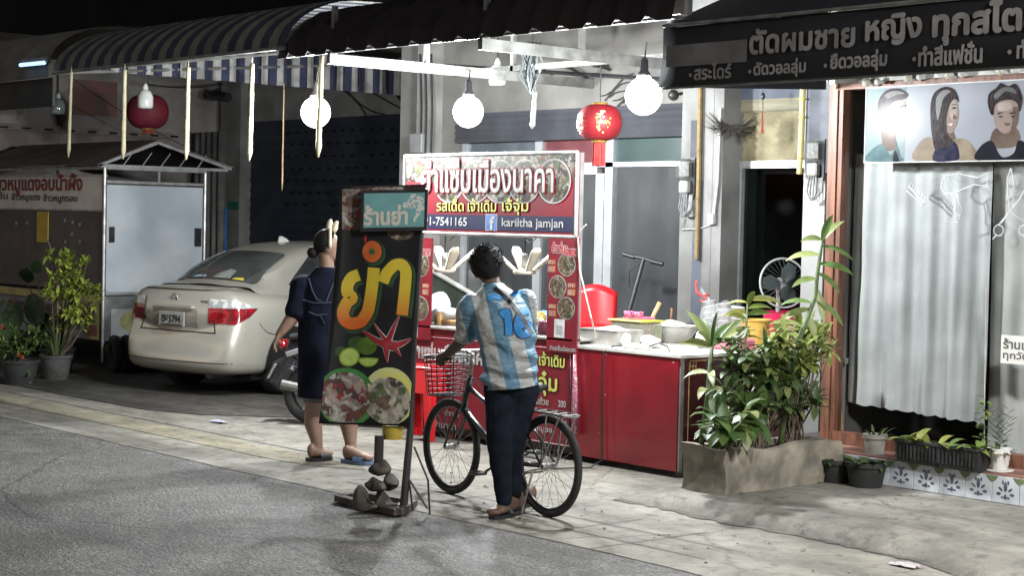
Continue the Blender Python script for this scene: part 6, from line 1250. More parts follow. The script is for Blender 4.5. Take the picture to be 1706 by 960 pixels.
for a, b in (((680, 790), (688, 852)), ((682, 800), (712, 848)), ((676, 845), (662, 862)), ((690, 745), (713, 800)), ((713, 800), (716, 858))): q.tube([bl(*a, .02), bl(*b, .02)], .007, 6)
q.box(PZ(668, 856) + ZU * .03, (.05, .16, .05), RZ + .4); q.build('foot', fs, bn)
q = MB(); pc = bl(654, 732, .1); q.lathe(pc, [(.0, 0), (.062, 0), (.07, .09), (.0, .09)], 18); q.build('yellow_pail', mat('pail_yellow', (0.5, 0.37, 0.05), (0.4, 0.3, 0.05), 9, .4), smooth=True, sharp=50, label='small yellow pail hanging just under the banner vinyl', cat='pail')
rk = mat('stone', (0.085, 0.072, 0.058), (0.035, 0.032, 0.028), 9, .9, bump=.9, bscale=14)
for k, (px, py, f, rx, rz, lab) in enumerate(((609, 838, .02, .075, .065, 'round grey stone lowest in the heap on the banner base'), (641, 836, .05, .08, .06, 'dark flat stone low in the heap against the banner foot'), (621, 808, .05, .07, .05, 'grey brown stone in the middle of the heap on the banner base'), (648, 806, .1, .07, .055, 'rough stone in the heap pressed against the banner pole'), (630, 782, .08, .06, .05, 'topmost stone of the heap under the yellow pail'))):
    q = blob((0, 0, 0), rx, rx * .75, rz * 1.0, 1.5, 30, k * 3 + 1); p = bl(px, py, f); q.v = [tuple(Vector(v_) + p - ZU * rz * .9) for v_ in q.v]; q.build('ballast_stone', rk, smooth=True, label=lab, cat='stone', group='ballast stones on the banner base')

# ---------------------------------------------------------------- bicycle
BR, BF = PZ(912, 862), PZ(750, 823); bd_ = (BF - BR); wb_ = bd_.length
bk_ = thing('bicycle', 'old black bicycle with wire front basket and rear rack', 'bicycle', BR, math.atan2(bd_.y, bd_.x))
BB = lambda q, n, m, par=None, **k: q.build(n, m, par or bk_, world=False, **k)
RW = .325; bkm = mat('bike_black', (0.015, 0.015, 0.017), (0.03, 0.03, 0.03), 14, .3, coat=.4); chm = mat('bike_chrome', (0.5, 0.5, 0.5), (0.32, 0.31, 0.3), 20, .25, metal=.8); tyr = mat('tyre', (0.018, 0.018, 0.018), (0.03, 0.03, 0.03), 30, .8)
for x in (0, wb_):
    q = MB(); q.ring((x, 0, RW), YU, RW - .022, .022, 56, 8); wt = BB(q, 'wheel', tyr, smooth=True)
    q = MB(); q.ring((x, 0, RW), YU, RW - .05, .011, 56, 6); BB(q, 'rim', mat('rim_dark', (0.06, 0.06, 0.06), None, 9, .35, metal=.5), wt, smooth=True)
    q = MB()
    for k in range(28): a = 2 * math.pi * k / 28; q.tube([(x + .02 * math.cos(a + 1.2 * (-1) ** k), .025 * (-1) ** k, RW + .02 * math.sin(a + 1.2 * (-1) ** k)), (x + (RW - .055) * math.cos(a), 0, RW + (RW - .055) * math.sin(a))], .0016, 4)
    q.tube([(x, -.055, RW), (x, .055, RW)], .018, 10); BB(q, 'spokes', chm, wt)
bbx, bbz = .44, .29; ht = (wb_ - .20, .78); hb_ = (wb_ - .13, .60); stx = (.27, .74)
q = MB()
q.tube([(bbx, 0, bbz), (stx[0], 0, stx[1])], .016, 8); q.tube([(bbx, 0, bbz), (hb_[0], 0, hb_[1])], .021, 8); q.tube([(.36, 0, .52), (ht[0], 0, ht[1] - .04)], .017, 8); q.tube([(ht[0] - .01, 0, ht[1] + .03), (hb_[0] + .005, 0, hb_[1] - .03)], .023, 8)
for s in (-1, 1):
    q.tube([(bbx, s * .03, bbz), (0, s * .06, RW)], .010, 6); q.tube([(.31, s * .02, .64), (0, s * .06, RW)], .009, 6); q.tube([(hb_[0], s * .045, hb_[1] - .02), (wb_ - .05, s * .05, .45), (wb_, s * .055, RW)], [.014, .012, .009], 6)
BB(q, 'frame', bkm, smooth=True)
q = MB(); q.tube([(ht[0], 0, ht[1]), (ht[0] - .03, 0, .96), (ht[0] + .03, 0, .98)], .014, 8); q.tube([(ht[0] - .14, .29, .955), (ht[0] - .02, .26, .985), (ht[0] + .05, .12, .985), (ht[0] + .05, -.12, .985), (ht[0] - .02, -.26, .985), (ht[0] - .14, -.29, .955)], .012, 8); hbr = BB(q, 'handlebar', chm, smooth=True)
for s in (-1, 1): q = MB(); q.tube([(ht[0] - .03, s * .265, .98), (ht[0] - .15, s * .292, .953)], .018, 8); BB(q, 'grip', black, hbr)
q = MB()
for s in (-1, 1): q.tube([(ht[0] + .03, s * .2, .975), (ht[0] - .06, s * .26, .935)], .007, 5)
q.tube([(ht[0] + .05, .1, .97), (ht[0] + .12, .05, .9), (wb_ - .05, .03, .62)], .004, 5); q.tube([(ht[0] + .05, -.1, .97), (ht[0] + .13, -.03, .88), (.5, 0, .6)], .004, 5); BB(q, 'brake_cable', bkm)
q = MB(); q.sheet([[Vector((x, y * w_, z - .02 * abs(y))) for y in (-1, -.5, 0, .5, 1)] for x, w_, z in ((.12, .02, .80), (.15, .09, .825), (.22, .1, .825), (.3, .05, .82), (.4, .025, .815), (.42, .01, .8))]); q.tube([(.27, 0, .82), stx and (.275, 0, .72)], .013, 8); BB(q, 'saddle', black, smooth=True, solid=.03)
# basket: oval wire
q = MB(); bx0 = wb_ + .07
def oval(z, a, b, n=26): return [(bx0 + a * math.cos(2 * math.pi * k / n), b * math.sin(2 * math.pi * k / n), z) for k in range(n + 1)]
for i in range(9): t = i / 8; q.tube(oval(.67 + .26 * t, .10 + .025 * t, .14 + .035 * t), .0035 if i < 8 else .007, 5)
for k in range(20):
    a = 2 * math.pi * k / 20; q.tube([(bx0 + .1 * math.cos(a), .14 * math.sin(a), .67), (bx0 + .125 * math.cos(a), .175 * math.sin(a), .93)], .0025, 4)
for k in range(-3, 4): q.tube([(bx0 - .09, k * .035, .67), (bx0 + .09, k * .035, .67)], .003, 4)
BB(q, 'basket', mat('basket_wire', (0.05, 0.05, 0.05), (0.03, 0.03, 0.03), 30, .5, metal=.3))
q = MB()
for s in (-1, 1): q.tube([(.24, s * .05, .66), (.0, s * .07, .665), (-.22, s * .06, .66), (-.26, 0, .655)], .007, 6); q.tube([(-.05, s * .065, .66), (0, s * .065, RW)], .006, 5); q.tube([(-.18, s * .065, .66), (0, s * .068, RW)], .006, 5)
for k in range(5): q.tube([(-.2 + .1 * k, -.06, .662), (-.2 + .1 * k, .06, .662)], .005, 5)
BB(q, 'rear_rack', chm)
q = MB(); q.ring((bbx, .04, bbz), YU, .085, .006, 30, 6)
for k in range(5): a = k * 1.257; q.tube([(bbx, .04, bbz), (bbx + .085 * math.cos(a), .04, bbz + .085 * math.sin(a))], .006, 5)
q.tube([(bbx, .045, bbz + .085), (0, .045, RW + .035)], .005, 4); q.tube([(bbx, .045, bbz - .085), (0, .045, RW - .035)], .005, 4); BB(q, 'chainring', chm)
for s, a in ((1, -.5), (-1, 2.64)):
    q = MB(); e_ = (bbx + .165 * math.cos(a), s * .075, bbz + .165 * math.sin(a)); q.tube([(bbx, s * .06, bbz), e_], .009, 6); q.box((e_[0], s * .12, e_[2]), (.085, .09, .022), bev=.006); BB(q, 'pedal', bkm)
q = MB(); q.tube([(.06, .075, .3), (.1, .13, .02)], .008, 6); BB(q, 'kickstand', chm)

# ---------------------------------------------------------------- people
def person(base, label, rz):
    t = thing('person', label, 'person', base, rz); return t
skin = mat('skin_tan', (0.14, 0.085, 0.06), (0.1, 0.06, 0.042), 9, .5, bump=.05, bscale=80)
skinw = mat('skin_warm', (0.27, 0.17, 0.125), (0.22, 0.135, 0.095), 9, .5, bump=.05, bscale=80)
hair = mat('hair_black', (0.006, 0.006, 0.006), (0.012, 0.011, 0.010), 60, .6, bump=.6, bscale=90, spec=.2)
def chain(q, pts, n=14):
    """smooth tapered limb through (point, radius) pairs, with rounded ends"""
    P = [(Vector(p), r) for p, r in pts]; D = []
    for i in range(len(P) - 1):
        k = 5
        for j in range(k): t = j / k; D.append((P[i][0].lerp(P[i + 1][0], t), P[i][1] * (1 - t) + P[i + 1][1] * t))
    D.append(P[-1])
    q.tube([d[0] for d in D], [d[1] for d in D], n)
    for i in (range(len(P))): q.ell(P[i][0], (P[i][1],) * 3, n=12, m=8)
def foot(q, heel, toe, w=.045, h=.055):
    heel, toe = Vector(heel), Vector(toe); d = toe - heel; n = 7
    for i in range(n):
        t = i / (n - 1); p = heel.lerp(toe, t); r = w * (.72 + .5 * math.sin(min(1, t * 1.1) * math.pi * .62)) * (1 if t < .85 else .9); q.ell(p + ZU * (h * (1 - t * .55)), (r, r, h * (1 - t * .5)), n=12, m=8)
    s = Vector((-d.y, d.x, 0)).normalized()
    for k in range(5): q.ell(toe + s * (k - 2) * w * .42 + d.normalized() * (.015 - .004 * abs(k - 1)) + ZU * .02, (.013, .013, .012), n=8, m=6)
def hand(q, wrist, d, palm_n, curl=.6, s=1.0, thumb=1):
    """palm with four unequal curled fingers and a thumb from its side"""
    wrist = Vector(wrist); d = Vector(d).normalized(); nn = Vector(palm_n); nn = (nn - d * nn.dot(d)).normalized(); side = d.cross(nn)
    for k in range(5): q.ell(wrist + d * (.015 + .018 * k) * s, (.03 * s, .03 * s, .03 * s), Matrix((side, nn * .5, d)).transposed().normalized() if False else None, n=10, m=8) if k < 1 else None
    for k in range(4):
        off = (k - 1.5) * .019 * s; L = (.07, .08, .075, .058)[k] * s; q.tube([wrist + side * off * .6, wrist + d * .05 * s + side * off, wrist + d * .085 * s + side * off], [.016 * s, .015 * s, .0125 * s], 8)
        p = wrist + d * .085 * s + side * off; dr = d; pts = [p]; 
        for j in range(3):
            a = curl * (.55 + .35 * j); dr = (dr * math.cos(a) + nn * math.sin(a)).normalized(); p = p + dr * L * (.42, .33, .25)[j]; pts.append(p)
        q.tube(pts, [.011 * s, .0105 * s, .0095 * s, .008 * s], 8); q.ell(pts[-1], (.008 * s,) * 3, n=8, m=6)
    b = wrist + d * .03 * s + side * thumb * -.03 * s; q.tube([wrist + d * .015 * s, b, b + (d * .7 - side * thumb * .6 + nn * .35) * .035 * s, b + (d * .8 - side * thumb * .35 + nn * .8) * .055 * s], [.015 * s, .015 * s, .012 * s, .009 * s], 8)

# man: seen from behind, leaning a little over the bicycle
M0 = PZ(848, 864); ml = local_at(M0)
man = person(M0, 'man seen from behind in a pale blue and white striped football shirt holding the bicycle', RZ)
Zm = lambda p: Vector((p.x, p.y, max(p.z, 0)))
hipL, hipR = ml(834, 648, .06), ml(872, 650, .12); kneeL, kneeR = ml(833, 748, .02), ml(852, 745, .12); ankL, ankR = ml(840, 836, .0), ml(858, 826, .14)
chestc, neckb, headc = ml(834, 520, .20), ml(822, 480, .27), ml(811, 444, .30)
shL, shR = ml(785, 512, .20), ml(874, 502, .30); elL = ml(772, 566, .30); grip_w = (W[bk_.name] @ Vector((ht[0] - .09, .28, .97))); wrL = ml(746, 590, .44)
elR = ml(880, 575, .42); wrR = ml(862, 600, .58)
q = MB()
# body core (under the clothes), neck, head, arms, legs, feet
chain(q, [(ml(855, 640, .08), .10), (ml(846, 590, .1), .09), (chestc, .09), (ml(826, 495, .24), .07), (neckb, .058), (ml(816, 462, .29), .056)])
q.ell(headc + ZU * .012 , (.074, .092, .105), Matrix.Rotation(RZ, 3, 'Z'), n=20, m=14)
q.ell(headc + FH * .03 - ZU * .05, (.055, .065, .06), Matrix.Rotation(RZ, 3, 'Z'))
for s in (-1, 1):
    q.ell(headc + RH * s * .078 - ZU * .012 + FH * .005, (.012, .026, .034), Matrix.Rotation(RZ, 3, 'Z'), n=10, m=8)
    q.ell(headc + RH * s * .032 + FH * .082 + ZU * .01, (.014, .01, .008), None, n=8, m=6)
q.tube([headc + FH * .085 + ZU * .015, headc + FH * .108 - ZU * .025, headc + FH * .085 - ZU * .03], [.01, .016, .012], 8); q.ell(headc + FH * .083 - ZU * .058, (.022, .012, .007), Matrix.Rotation(RZ, 3, 'Z'), n=8, m=6)
chain(q, [(shL, .06), (shL.lerp(elL, .5), .05), (elL, .043), (elL.lerp(wrL, .3), .042), (wrL, .029)]); hand(q, wrL, (grip_w - wrL), Vector((0, 0, -1)), .95, 1.0, 1)
chain(q, [(shR, .06), (shR.lerp(elR, .5), .05), (elR, .043), (wrR, .03)]); hand(q, wrR, Vector((-.3, .5, -.2)), Vector((0, 0, -1)), .8, 1.0, -1)
for h_, k_, a_ in ((hipL, kneeL, ankL), (hipR, kneeR, ankR)): chain(q, [(h_, .085), (h_.lerp(k_, .5), .07), (k_, .052), (k_.lerp(a_, .3), .053), (a_, .036)])
hlL, toL = PZ(866, 855, 0) , PZ(822, 866, 0); hlR, toR = PZ(886, 842, 0), PZ(846, 848, 0)
for a_, h_, t_ in ((ankL, hlL, toL), (ankR, hlR, toR)): foot(q, h_ + ZU * .025, t_ + ZU * .022); q.tube([a_, h_.lerp(t_, .25) + ZU * .07], [.036, .042], 10)
fuse(q, .0075, 3).build('body', skin, man, smooth=True)
# hair cap
q = MB(); n = 40; V = []
c_ = headc + ZU * .02 - FH * .008; rows = []
for i in range(19):
    t = math.pi * i / 18 * .80; row = []
    for k in range(n):
        a = 2 * math.pi * k / n; d = Vector((math.sin(t) * math.cos(a), math.sin(t) * math.sin(a), math.cos(t))); front = d.y
        low = 1.0 if front < .2 else 1.0
        tt = t * (1 - .42 * max(0, front) - .06 * abs(d.x)) ; d = Vector((math.sin(tt) * math.cos(a), math.sin(tt) * math.sin(a), math.cos(tt)))
        rr = 1 + .05 * noise.noise(d * 7) + .035 * noise.noise(d * 19) + (.05 * max(0, d.z)) 
        row.append(c_ + (RH * d.x * .100 + FH * d.y * .112 + ZU * d.z * .118) * rr)
    rows.append(row)
q.sheet(rows, closed=True); hr_ = q.build('hair', hair, man, smooth=True, solid=.012)
q = MB()
for k in range(420):
    a = random.uniform(0, 2 * math.pi); t = math.acos(random.uniform(.02, 1)); d = Vector((math.sin(t) * math.cos(a), math.sin(t) * math.sin(a), math.cos(t)))
    if d.y > .6 and d.z < .4: continue
    p = c_ + (RH * d.x * .100 + FH * d.y * .112 + ZU * d.z * .118) * 1.0; L = random.uniform(.015, .03); sw_ = Vector((random.uniform(-.4, .4), random.uniform(-.4, .4), random.uniform(.0, .5) if d.z > .5 else random.uniform(-.9, -.2)))
    e_ = (RH * d.x + FH * d.y + ZU * d.z) * 1.0 + sw_; q.tube([p, p + e_.normalized() * L * .6, p + (e_ + Vector((0, 0, -.25))).normalized() * L], [.0035, .003, .0008], 4)
q.build('hair_tuft', hair, man, kind='stuff')
# trousers
q = MB(); pv = ml(852, 640, .09); chain(q, [(ml(852, 628, .09), .135), (pv, .145)]); 
chain(q, [(hipL, .108), (hipL.lerp(kneeL, .5), .092), (kneeL, .078), (kneeL.lerp(ankL, .5), .064), (ankL.lerp(kneeL, .03), .05)]); chain(q, [(hipR, .108), (hipR.lerp(kneeR, .5), .09), (kneeR, .073), (kneeR.lerp(ankR, .5), .058), (ankR.lerp(kneeR, .05), .047)])
tq = fuse(q, .009, 4); tq.v = [tuple(Vector(v_) + Vector((noise.noise(Vector((v_[0] * 9, v_[1] * 9, v_[2] * 14))), noise.noise(Vector((v_[0] * 9 + 7, v_[1] * 9, v_[2] * 14))), 0)) * .008) for v_ in tq.v]
tq.build('trousers', mat('denim_dark', (0.011, 0.014, 0.023), (0.007, 0.009, 0.015), 12, .9, spec=.12, bump=.4, bscale=140), man, smooth=True)
# shirt with stripes
sm = bpy.data.materials.new('striped_jersey'); sm.use_nodes = True; nt_ = sm.node_tree; b_ = nt_.nodes['Principled BSDF']; b_.inputs['Roughness'].default_value = .6
tc = nt_.nodes.new('ShaderNodeTexCoord'); sp = nt_.nodes.new('ShaderNodeSeparateXYZ'); nt_.links.new(tc.outputs['Object'], sp.inputs[0])
ma = nt_.nodes.new('ShaderNodeMath'); ma.operation = 'MULTIPLY_ADD'; ma.inputs[1].default_value = .26; nt_.links.new(sp.outputs['Z'], ma.inputs[0]); nt_.links.new(sp.outputs['X'], ma.inputs[2])
sn = nt_.nodes.new('ShaderNodeMath'); sn.operation = 'MULTIPLY'; sn.inputs[1].default_value = 2 * math.pi / .18; nt_.links.new(ma.outputs[0], sn.inputs[0])
s2_ = nt_.nodes.new('ShaderNodeMath'); s2_.operation = 'SINE'; nt_.links.new(sn.outputs[0], s2_.inputs[0])
rr_ = nt_.nodes.new('ShaderNodeValToRGB'); rr_.color_ramp.elements[0].position = .46; rr_.color_ramp.elements[0].color = (.36, .365, .35, 1); rr_.color_ramp.elements[1].position = .54; rr_.color_ramp.elements[1].color = (.10, .20, .28, 1)
mr = nt_.nodes.new('ShaderNodeMapRange'); mr.inputs['From Min'].default_value = -1; nt_.links.new(s2_.outputs[0], mr.inputs['Value']); nt_.links.new(mr.outputs[0], rr_.inputs[0]); nt_.links.new(rr_.outputs[0], b_.inputs['Base Color'])
nb = nt_.nodes.new('ShaderNodeTexNoise'); nb.inputs['Scale'].default_value = 11; nb.inputs['Detail'].default_value = 4; nb.inputs['Distortion'].default_value = 1.2
mpb = nt_.nodes.new('ShaderNodeMapping'); mpb.inputs['Scale'].default_value = (.7, .7, 1.9); mpb.inputs['Rotation'].default_value = (0, R(18), 0); nt_.links.new(tc.outputs['Object'], mpb.inputs[0]); nt_.links.new(mpb.outputs[0], nb.inputs['Vector'])
bpn = nt_.nodes.new('ShaderNodeBump'); bpn.inputs['Strength'].default_value = .9; bpn.inputs['Distance'].default_value = .035; nt_.links.new(nb.outputs['Fac'], bpn.inputs['Height']); nt_.links.new(bpn.outputs[0], b_.inputs['Normal'])
q = MB(); hemc = ml(850, 642, .09)
tor = [(ml(850, 645, .09), .182, .178), (ml(850, 612, .09), .178, .16), (ml(846, 580, .11), .178, .145), (ml(840, 548, .15), .19, .14), (ml(833, 518, .2), .195, .132), (ml(830, 500, .24), .18, .115), (ml(826, 488, .26), .13, .095), (ml(823, 478, .27), .082, .08), (ml(820, 471, .275), .068, .068)]
n = 28; rows = []
for c, rx, ry in tor: rows.append([c + RH * rx * math.copysign(abs(math.cos(2 * math.pi * k / n)) ** .85, math.cos(2 * math.pi * k / n)) + FH * ry * math.copysign(abs(math.sin(2 * math.pi * k / n)) ** .85, math.sin(2 * math.pi * k / n)) for k in range(n)])
tilt = [(0, 0.0)] 
for k, p in enumerate(rows[0]): rows[0][k] = p + ZU * (.02 * ((p - hemc).dot(RH) / .17))
q.sheet(rows, closed=True); q.f.append(tuple(range(n))[::-1]); q.m.append(0); q.f.append(tuple((len(rows) - 1) * n + k for k in range(n))); q.m.append(0)
chain(q, [(shL, .085), (shL.lerp(elL, .45), .08), (shL.lerp(elL, .78), .078)]); chain(q, [(shR, .08), (shR.lerp(elR, .4), .078), (shR.lerp(elR, .7), .075)])
sq = fuse(q, .008, 3)
def fold(v):
    v = Vector(v); r_ = (v - M0).dot(RH); z = v.z; low = max(0, min(1, (1.28 - z) / .3))
    w = math.sin(z * 62 + r_ * 9 + 2.5 * noise.noise(Vector((r_ * 5, z * 3, 1)))) * noise.noise(Vector((r_ * 6, z * 4, 4))) * 1.2
    w2 = noise.noise(Vector((r_ * 11 + z * 5, z * 9, (v - M0).dot(FH) * 8)))
    out = (v - (hemc.lerp(ml(833, 518, .2), max(0, min(1, (z - hemc.z) / .5))))); out.z = 0
    return v + (out.normalized() if out.length > 1e-4 else out) * (.040 * w * low + .020 * w2)
sq.v = [tuple(fold(v_)) for v_ in sq.v]
shirt = sq.build('shirt', sm, man, smooth=True)
sb_v = BVHTree.FromPolygons([Vector(v_) for v_ in sq.v], sq.f)
def onshirt(px, py, lift=.005):
    d = ray(px, py); h, nn, _, _ = sb_v.ray_cast(CAM, d.normalized()); return (h - d.normalized() * lift) if h is not None else ml(px, py, 0)
def shirt_text(s, xl, xr, yb, yt, bold, lift, mm, nm, skew=0.0):
    t_ = MB(); text(t_, s, (0, 0, 0), XU, YU, 1.0, 1.0, bold, 10, 0.0)
    # subdivide long triangles a little by sampling their own vertices only
    o_ = MB(); o_.f = t_.f; o_.m = t_.m; o_.v = [tuple(onshirt(xl + (xr - xl) * a + skew * b, yb + (yt - yb) * b, lift + c * .6)) for a, b, c in t_.v]; return o_.build(nm, mm, shirt)
def shirt_patch(pts, lift, mm, nm, nseg=10):
    q = MB(); A, B_ = pts; q.sheet([[onshirt(A[0][0] + (A[1][0] - A[0][0]) * t + (B_[0][0] - A[0][0]) * s * (1 - t) + (B_[1][0] - A[1][0]) * s * t, A[0][1] + (A[1][1] - A[0][1]) * t + (B_[0][1] - A[0][1]) * s * (1 - t) + (B_[1][1] - A[1][1]) * s * t, lift) for t in [i / nseg for i in range(nseg + 1)]] for s in (0, .33, .66, 1)]); return q.build(nm, mm, shirt, smooth=True)
blu = mat('jersey_blue', (0.02, 0.17, 0.42), (0.03, 0.22, 0.5), 14, .55); nvy = mat('jersey_navy', (0.012, 0.02, 0.06), None, 9, .6)
def shirt_stroke(pts, w, lift, mm, nm):
    P = [Vector((x, y, 0)) for x, y in pts]; D = []
    for i in range(len(P) - 1):
        for k in range(5): D.append(P[i].lerp(P[i + 1], k / 5))
    D.append(P[-1])
    for _ in range(3): D = [D[0]] + [(D[i - 1] + D[i] * 2 + D[i + 1]) / 4 for i in range(1, len(D) - 1)] + [D[-1]]
    rows = [[], [], []]
    for i, p in enumerate(D):
        d = (D[min(i + 1, len(D) - 1)] - D[max(0, i - 1)]).normalized(); nn = Vector((-d.y, d.x, 0)) * w / 2
        for r__, f_ in zip(rows, (-1, 0, 1)): r__.append(onshirt(p.x + nn.x * f_, p.y + nn.y * f_, lift))
    q = MB(); q.sheet(rows); return q.build(nm, mm, shirt, smooth=True)
one = [(834, 525), (845, 518), (847, 536), (848, 559)]; six = [(880, 517), (868, 521), (862, 536), (862, 550), (869, 559), (879, 557), (883, 547), (877, 539), (866, 543)]
for mm, dw, li, nm in ((nvy, 3, .005, 'number_edge'), (blu, 0, .008, 'number')): shirt_stroke(one, 12 + dw, li, mm, nm); shirt_stroke(six, 11 + dw, li + .001, mm, nm)
shirt_stroke([(812, 500), (822, 492), (836, 497), (842, 494)], 7, .006, blu, 'name_patch'); shirt_stroke([(852, 491), (862, 487), (868, 492)], 8, .006, blu, 'name_patch')
shirt_stroke([(824, 479), (838, 492), (855, 508), (870, 528), (886, 556)], 6.5, .010, mat('strap_black', (0.012, 0.012, 0.012)), 'bag_strap')
q = MB()
for h_, t_ in ((hlL, toL), (hlR, toR)):
    d = (t_ - h_); L = d.length + .05; u_ = d.normalized(); s_ = Vector((-u_.y, u_.x, 0)); o = h_ - u_ * .03
    pts = [(L * t, (.038 + .02 * math.sin(t * 3.0))) for t in [i / 8 for i in range(9)]]; pl = [(a, b * (.6 if a < .01 or a > L * .99 else 1)) for a, b in pts] + [(a, -b * (.6 if a < .01 or a > L * .99 else 1)) for a, b in pts[::-1]]
    qq = MB(); qq.prism(pl, o + ZU * .003, u_, s_, .02); m1 = h_.lerp(t_, .62)
    qq.tube([m1 + s_ * .055 + ZU * .02, m1 + s_ * .03 + ZU * .062, m1 - s_ * .03 + ZU * .062, m1 - s_ * .055 + ZU * .02], .026, 8); qq.build('sandal', black, man)

# woman: seen from behind, turning to the right, partly behind the banner
W0 = PZ(556, 770); wl = local_at(W0)
wom = person(W0, 'woman in a navy dress and apron with a rabbit ear headband beside the banner', RZ)
HC = wl(545, 410, .02)
q = MB()
chain(q, [(wl(545, 640, .05), .12), (wl(543, 580, .05), .12), (wl(541, 500, .05), .12), (wl(543, 470, .04), .08), (wl(544, 445, .03), .058), (wl(543, 428, .02), .055)])
Rh = Matrix.Rotation(RZ - .0, 3, 'Z'); fd = (RH * 1.0 + FH * .12).normalized(); sd_ = Vector((-fd.y, fd.x, 0))
q.ell(HC + ZU * .01, (.092, .074, .108), Rh, n=20, m=14); q.ell(HC + fd * .03 - ZU * .055, (.062, .052, .055), Rh)
q.tube([HC + fd * .085 + ZU * .018, HC + fd * .108 - ZU * .022, HC + fd * .085 - ZU * .03], [.009, .015, .011], 8)
for s in (-1, 1): q.ell(HC + sd_ * s * .075 - ZU * .01 - fd * .005, (.026, .012, .033), Rh, n=10, m=8); q.ell(HC + fd * .078 + sd_ * s * .03 + ZU * .012, (.01, .014, .008), Rh, n=8, m=6)
q.ell(HC + fd * .084 - ZU * .056, (.011, .023, .008), Rh, n=8, m=6)
shl, elb, wri = wl(506, 478, .02), wl(490, 526, -.03), wl(466, 556, -.05)
chain(q, [(shl, .075), (shl.lerp(elb, .5), .066), (elb, .052), (elb.lerp(wri, .35), .05), (wri, .031)]); hand(q, wri, wl(459, 570, -.05) - wri, RH, .55, .95, 1)
shr, elr, wrr = wl(584, 480, .1), wl(598, 530, .15), wl(612, 560, .3)
chain(q, [(shr, .075), (elr, .052), (wrr, .032)]); hand(q, wrr, wl(622, 562, .36) - wrr, -ZU, .5, .95, -1)
kL, kR, aL, aR = wl(524, 668, .03), wl(576, 668, .06), wl(529, 748, .0), wl(585, 752, .02)
chain(q, [(wl(526, 620, .04), .105), (kL, .075), (wl(522, 706, .03), .072), (wl(527, 732, .01), .048), (aL, .042)]); chain(q, [(wl(568, 620, .06), .105), (kR, .075), (wl(581, 706, .06), .072), (wl(584, 735, .03), .048), (aR, .042)])
h1, t1 = PZ(518, 770), PZ(545, 768); h2, t2 = PZ(577, 772), PZ(613, 775)
for a_, h_, t_ in ((aL, h1, t1), (aR, h2, t2)): foot(q, h_ + ZU * .03, t_ + ZU * .028); q.tube([a_, h_.lerp(t_, .22) + ZU * .075], [.042, .046], 10)
fuse(q, .008, 3).build('body', skinw, wom, smooth=True)
q = MB(); rows = []
for i in range(17):
    t = math.pi * i / 16 * .68; row = []
    for k in range(36):
        a = 2 * math.pi * k / 36; d = Vector((math.sin(t) * math.cos(a), math.sin(t) * math.sin(a), math.cos(t))); tt = t * (1 - .72 * max(0, d.x + .25)); d = Vector((math.sin(tt) * math.cos(a), math.sin(tt) * math.sin(a), math.cos(tt)))
        row.append(HC + ZU * .015 + (fd * d.x * .1 + sd_ * d.y * .084 + ZU * d.z * .112) * (1 + .02 * noise.noise(d * 9)))
    rows.append(row)
q.sheet(rows, closed=True); q.build('hair', hair, wom, smooth=True, solid=.012)
q = MB(); q.ell(wl(521, 421, 0), (.045, .045, .045)); q.tube([wl(534, 415, .01), wl(521, 421, 0)], .022, 8); q.build('hair_bun', hair, wom, smooth=True)
q = MB(); hb1 = mat('headband_cream', (0.62, 0.55, 0.42), (0.55, 0.47, 0.34), 14, .8)
q.tube([HC + (sd_ * math.cos(a) * .09 + ZU * math.sin(a) * .128) + fd * (.02 + .0 * a) + ZU * .01 for a in [R(-10 + 200 * k / 16) for k in range(17)]], .012, 8); hbn = q.build('headband', hb1, wom, smooth=True)
for (px, py, qx, qy) in ((547, 388, 551, 365), (555, 388, 562, 368)):
    q = MB(); a, b = wl(px, py, .0), wl(qx, qy, .0); q.tube([a, a.lerp(b, .35), a.lerp(b, .7), b], [.016, .024, .022, .008], 10); q.build('rabbit_ear', hb1, hbn, smooth=True)
# navy t-shirt and apron dress
q = MB(); n = 28; rows = []
tw_ = [(wl(541, 662, .05), .205, .185), (wl(542, 610, .05), .21, .19), (wl(541, 560, .05), .20, .18), (wl(540, 520, .05), .20, .175), (wl(540, 486, .05), .21, .16), (wl(541, 468, .05), .18, .13), (wl(543, 454, .04), .115, .10), (wl(545, 445, .03), .078, .078)]
for c, rx, ry in tw_: rows.append([c + RH * rx * math.cos(2 * math.pi * k / n) + FH * ry * math.sin(2 * math.pi * k / n) for k in range(n)])
q.sheet(rows, closed=True); q.f.append(tuple(range(n))[::-1]); q.m.append(0); q.f.append(tuple((len(rows) - 1) * n + k for k in range(n))); q.m.append(0)
chain(q, [(shl, .095), (shl.lerp(elb, .4), .094), (shl.lerp(elb, .82), .088)]); chain(q, [(shr, .095), (shr.lerp(elr, .4), .09), (shr.lerp(elr, .8), .085)])
wq = fuse(q, .010, 3); wq.v = [tuple(Vector(v_) + Vector((noise.noise(Vector((v_[0] * 9, v_[1] * 9, v_[2] * 5))), noise.noise(Vector((v_[0] * 9 + 7, v_[1] * 9, v_[2] * 5))), 0)) * .014) for v_ in wq.v]
drs = wq.build('dress', mat('navy_cloth', (0.009, 0.011, 0.022), (0.006, 0.007, 0.015), 9, .9, spec=.12, bump=.3, bscale=120), wom, smooth=True)
wv = BVHTree.FromPolygons([Vector(v_) for v_ in wq.v], wq.f)
def ondress(px, py, l=.005): d = ray(px, py).normalized(); h, _, _, _ = wv.ray_cast(CAM, d); return (h - d * l) if h is not None else wl(px, py, -.1)
q = MB()
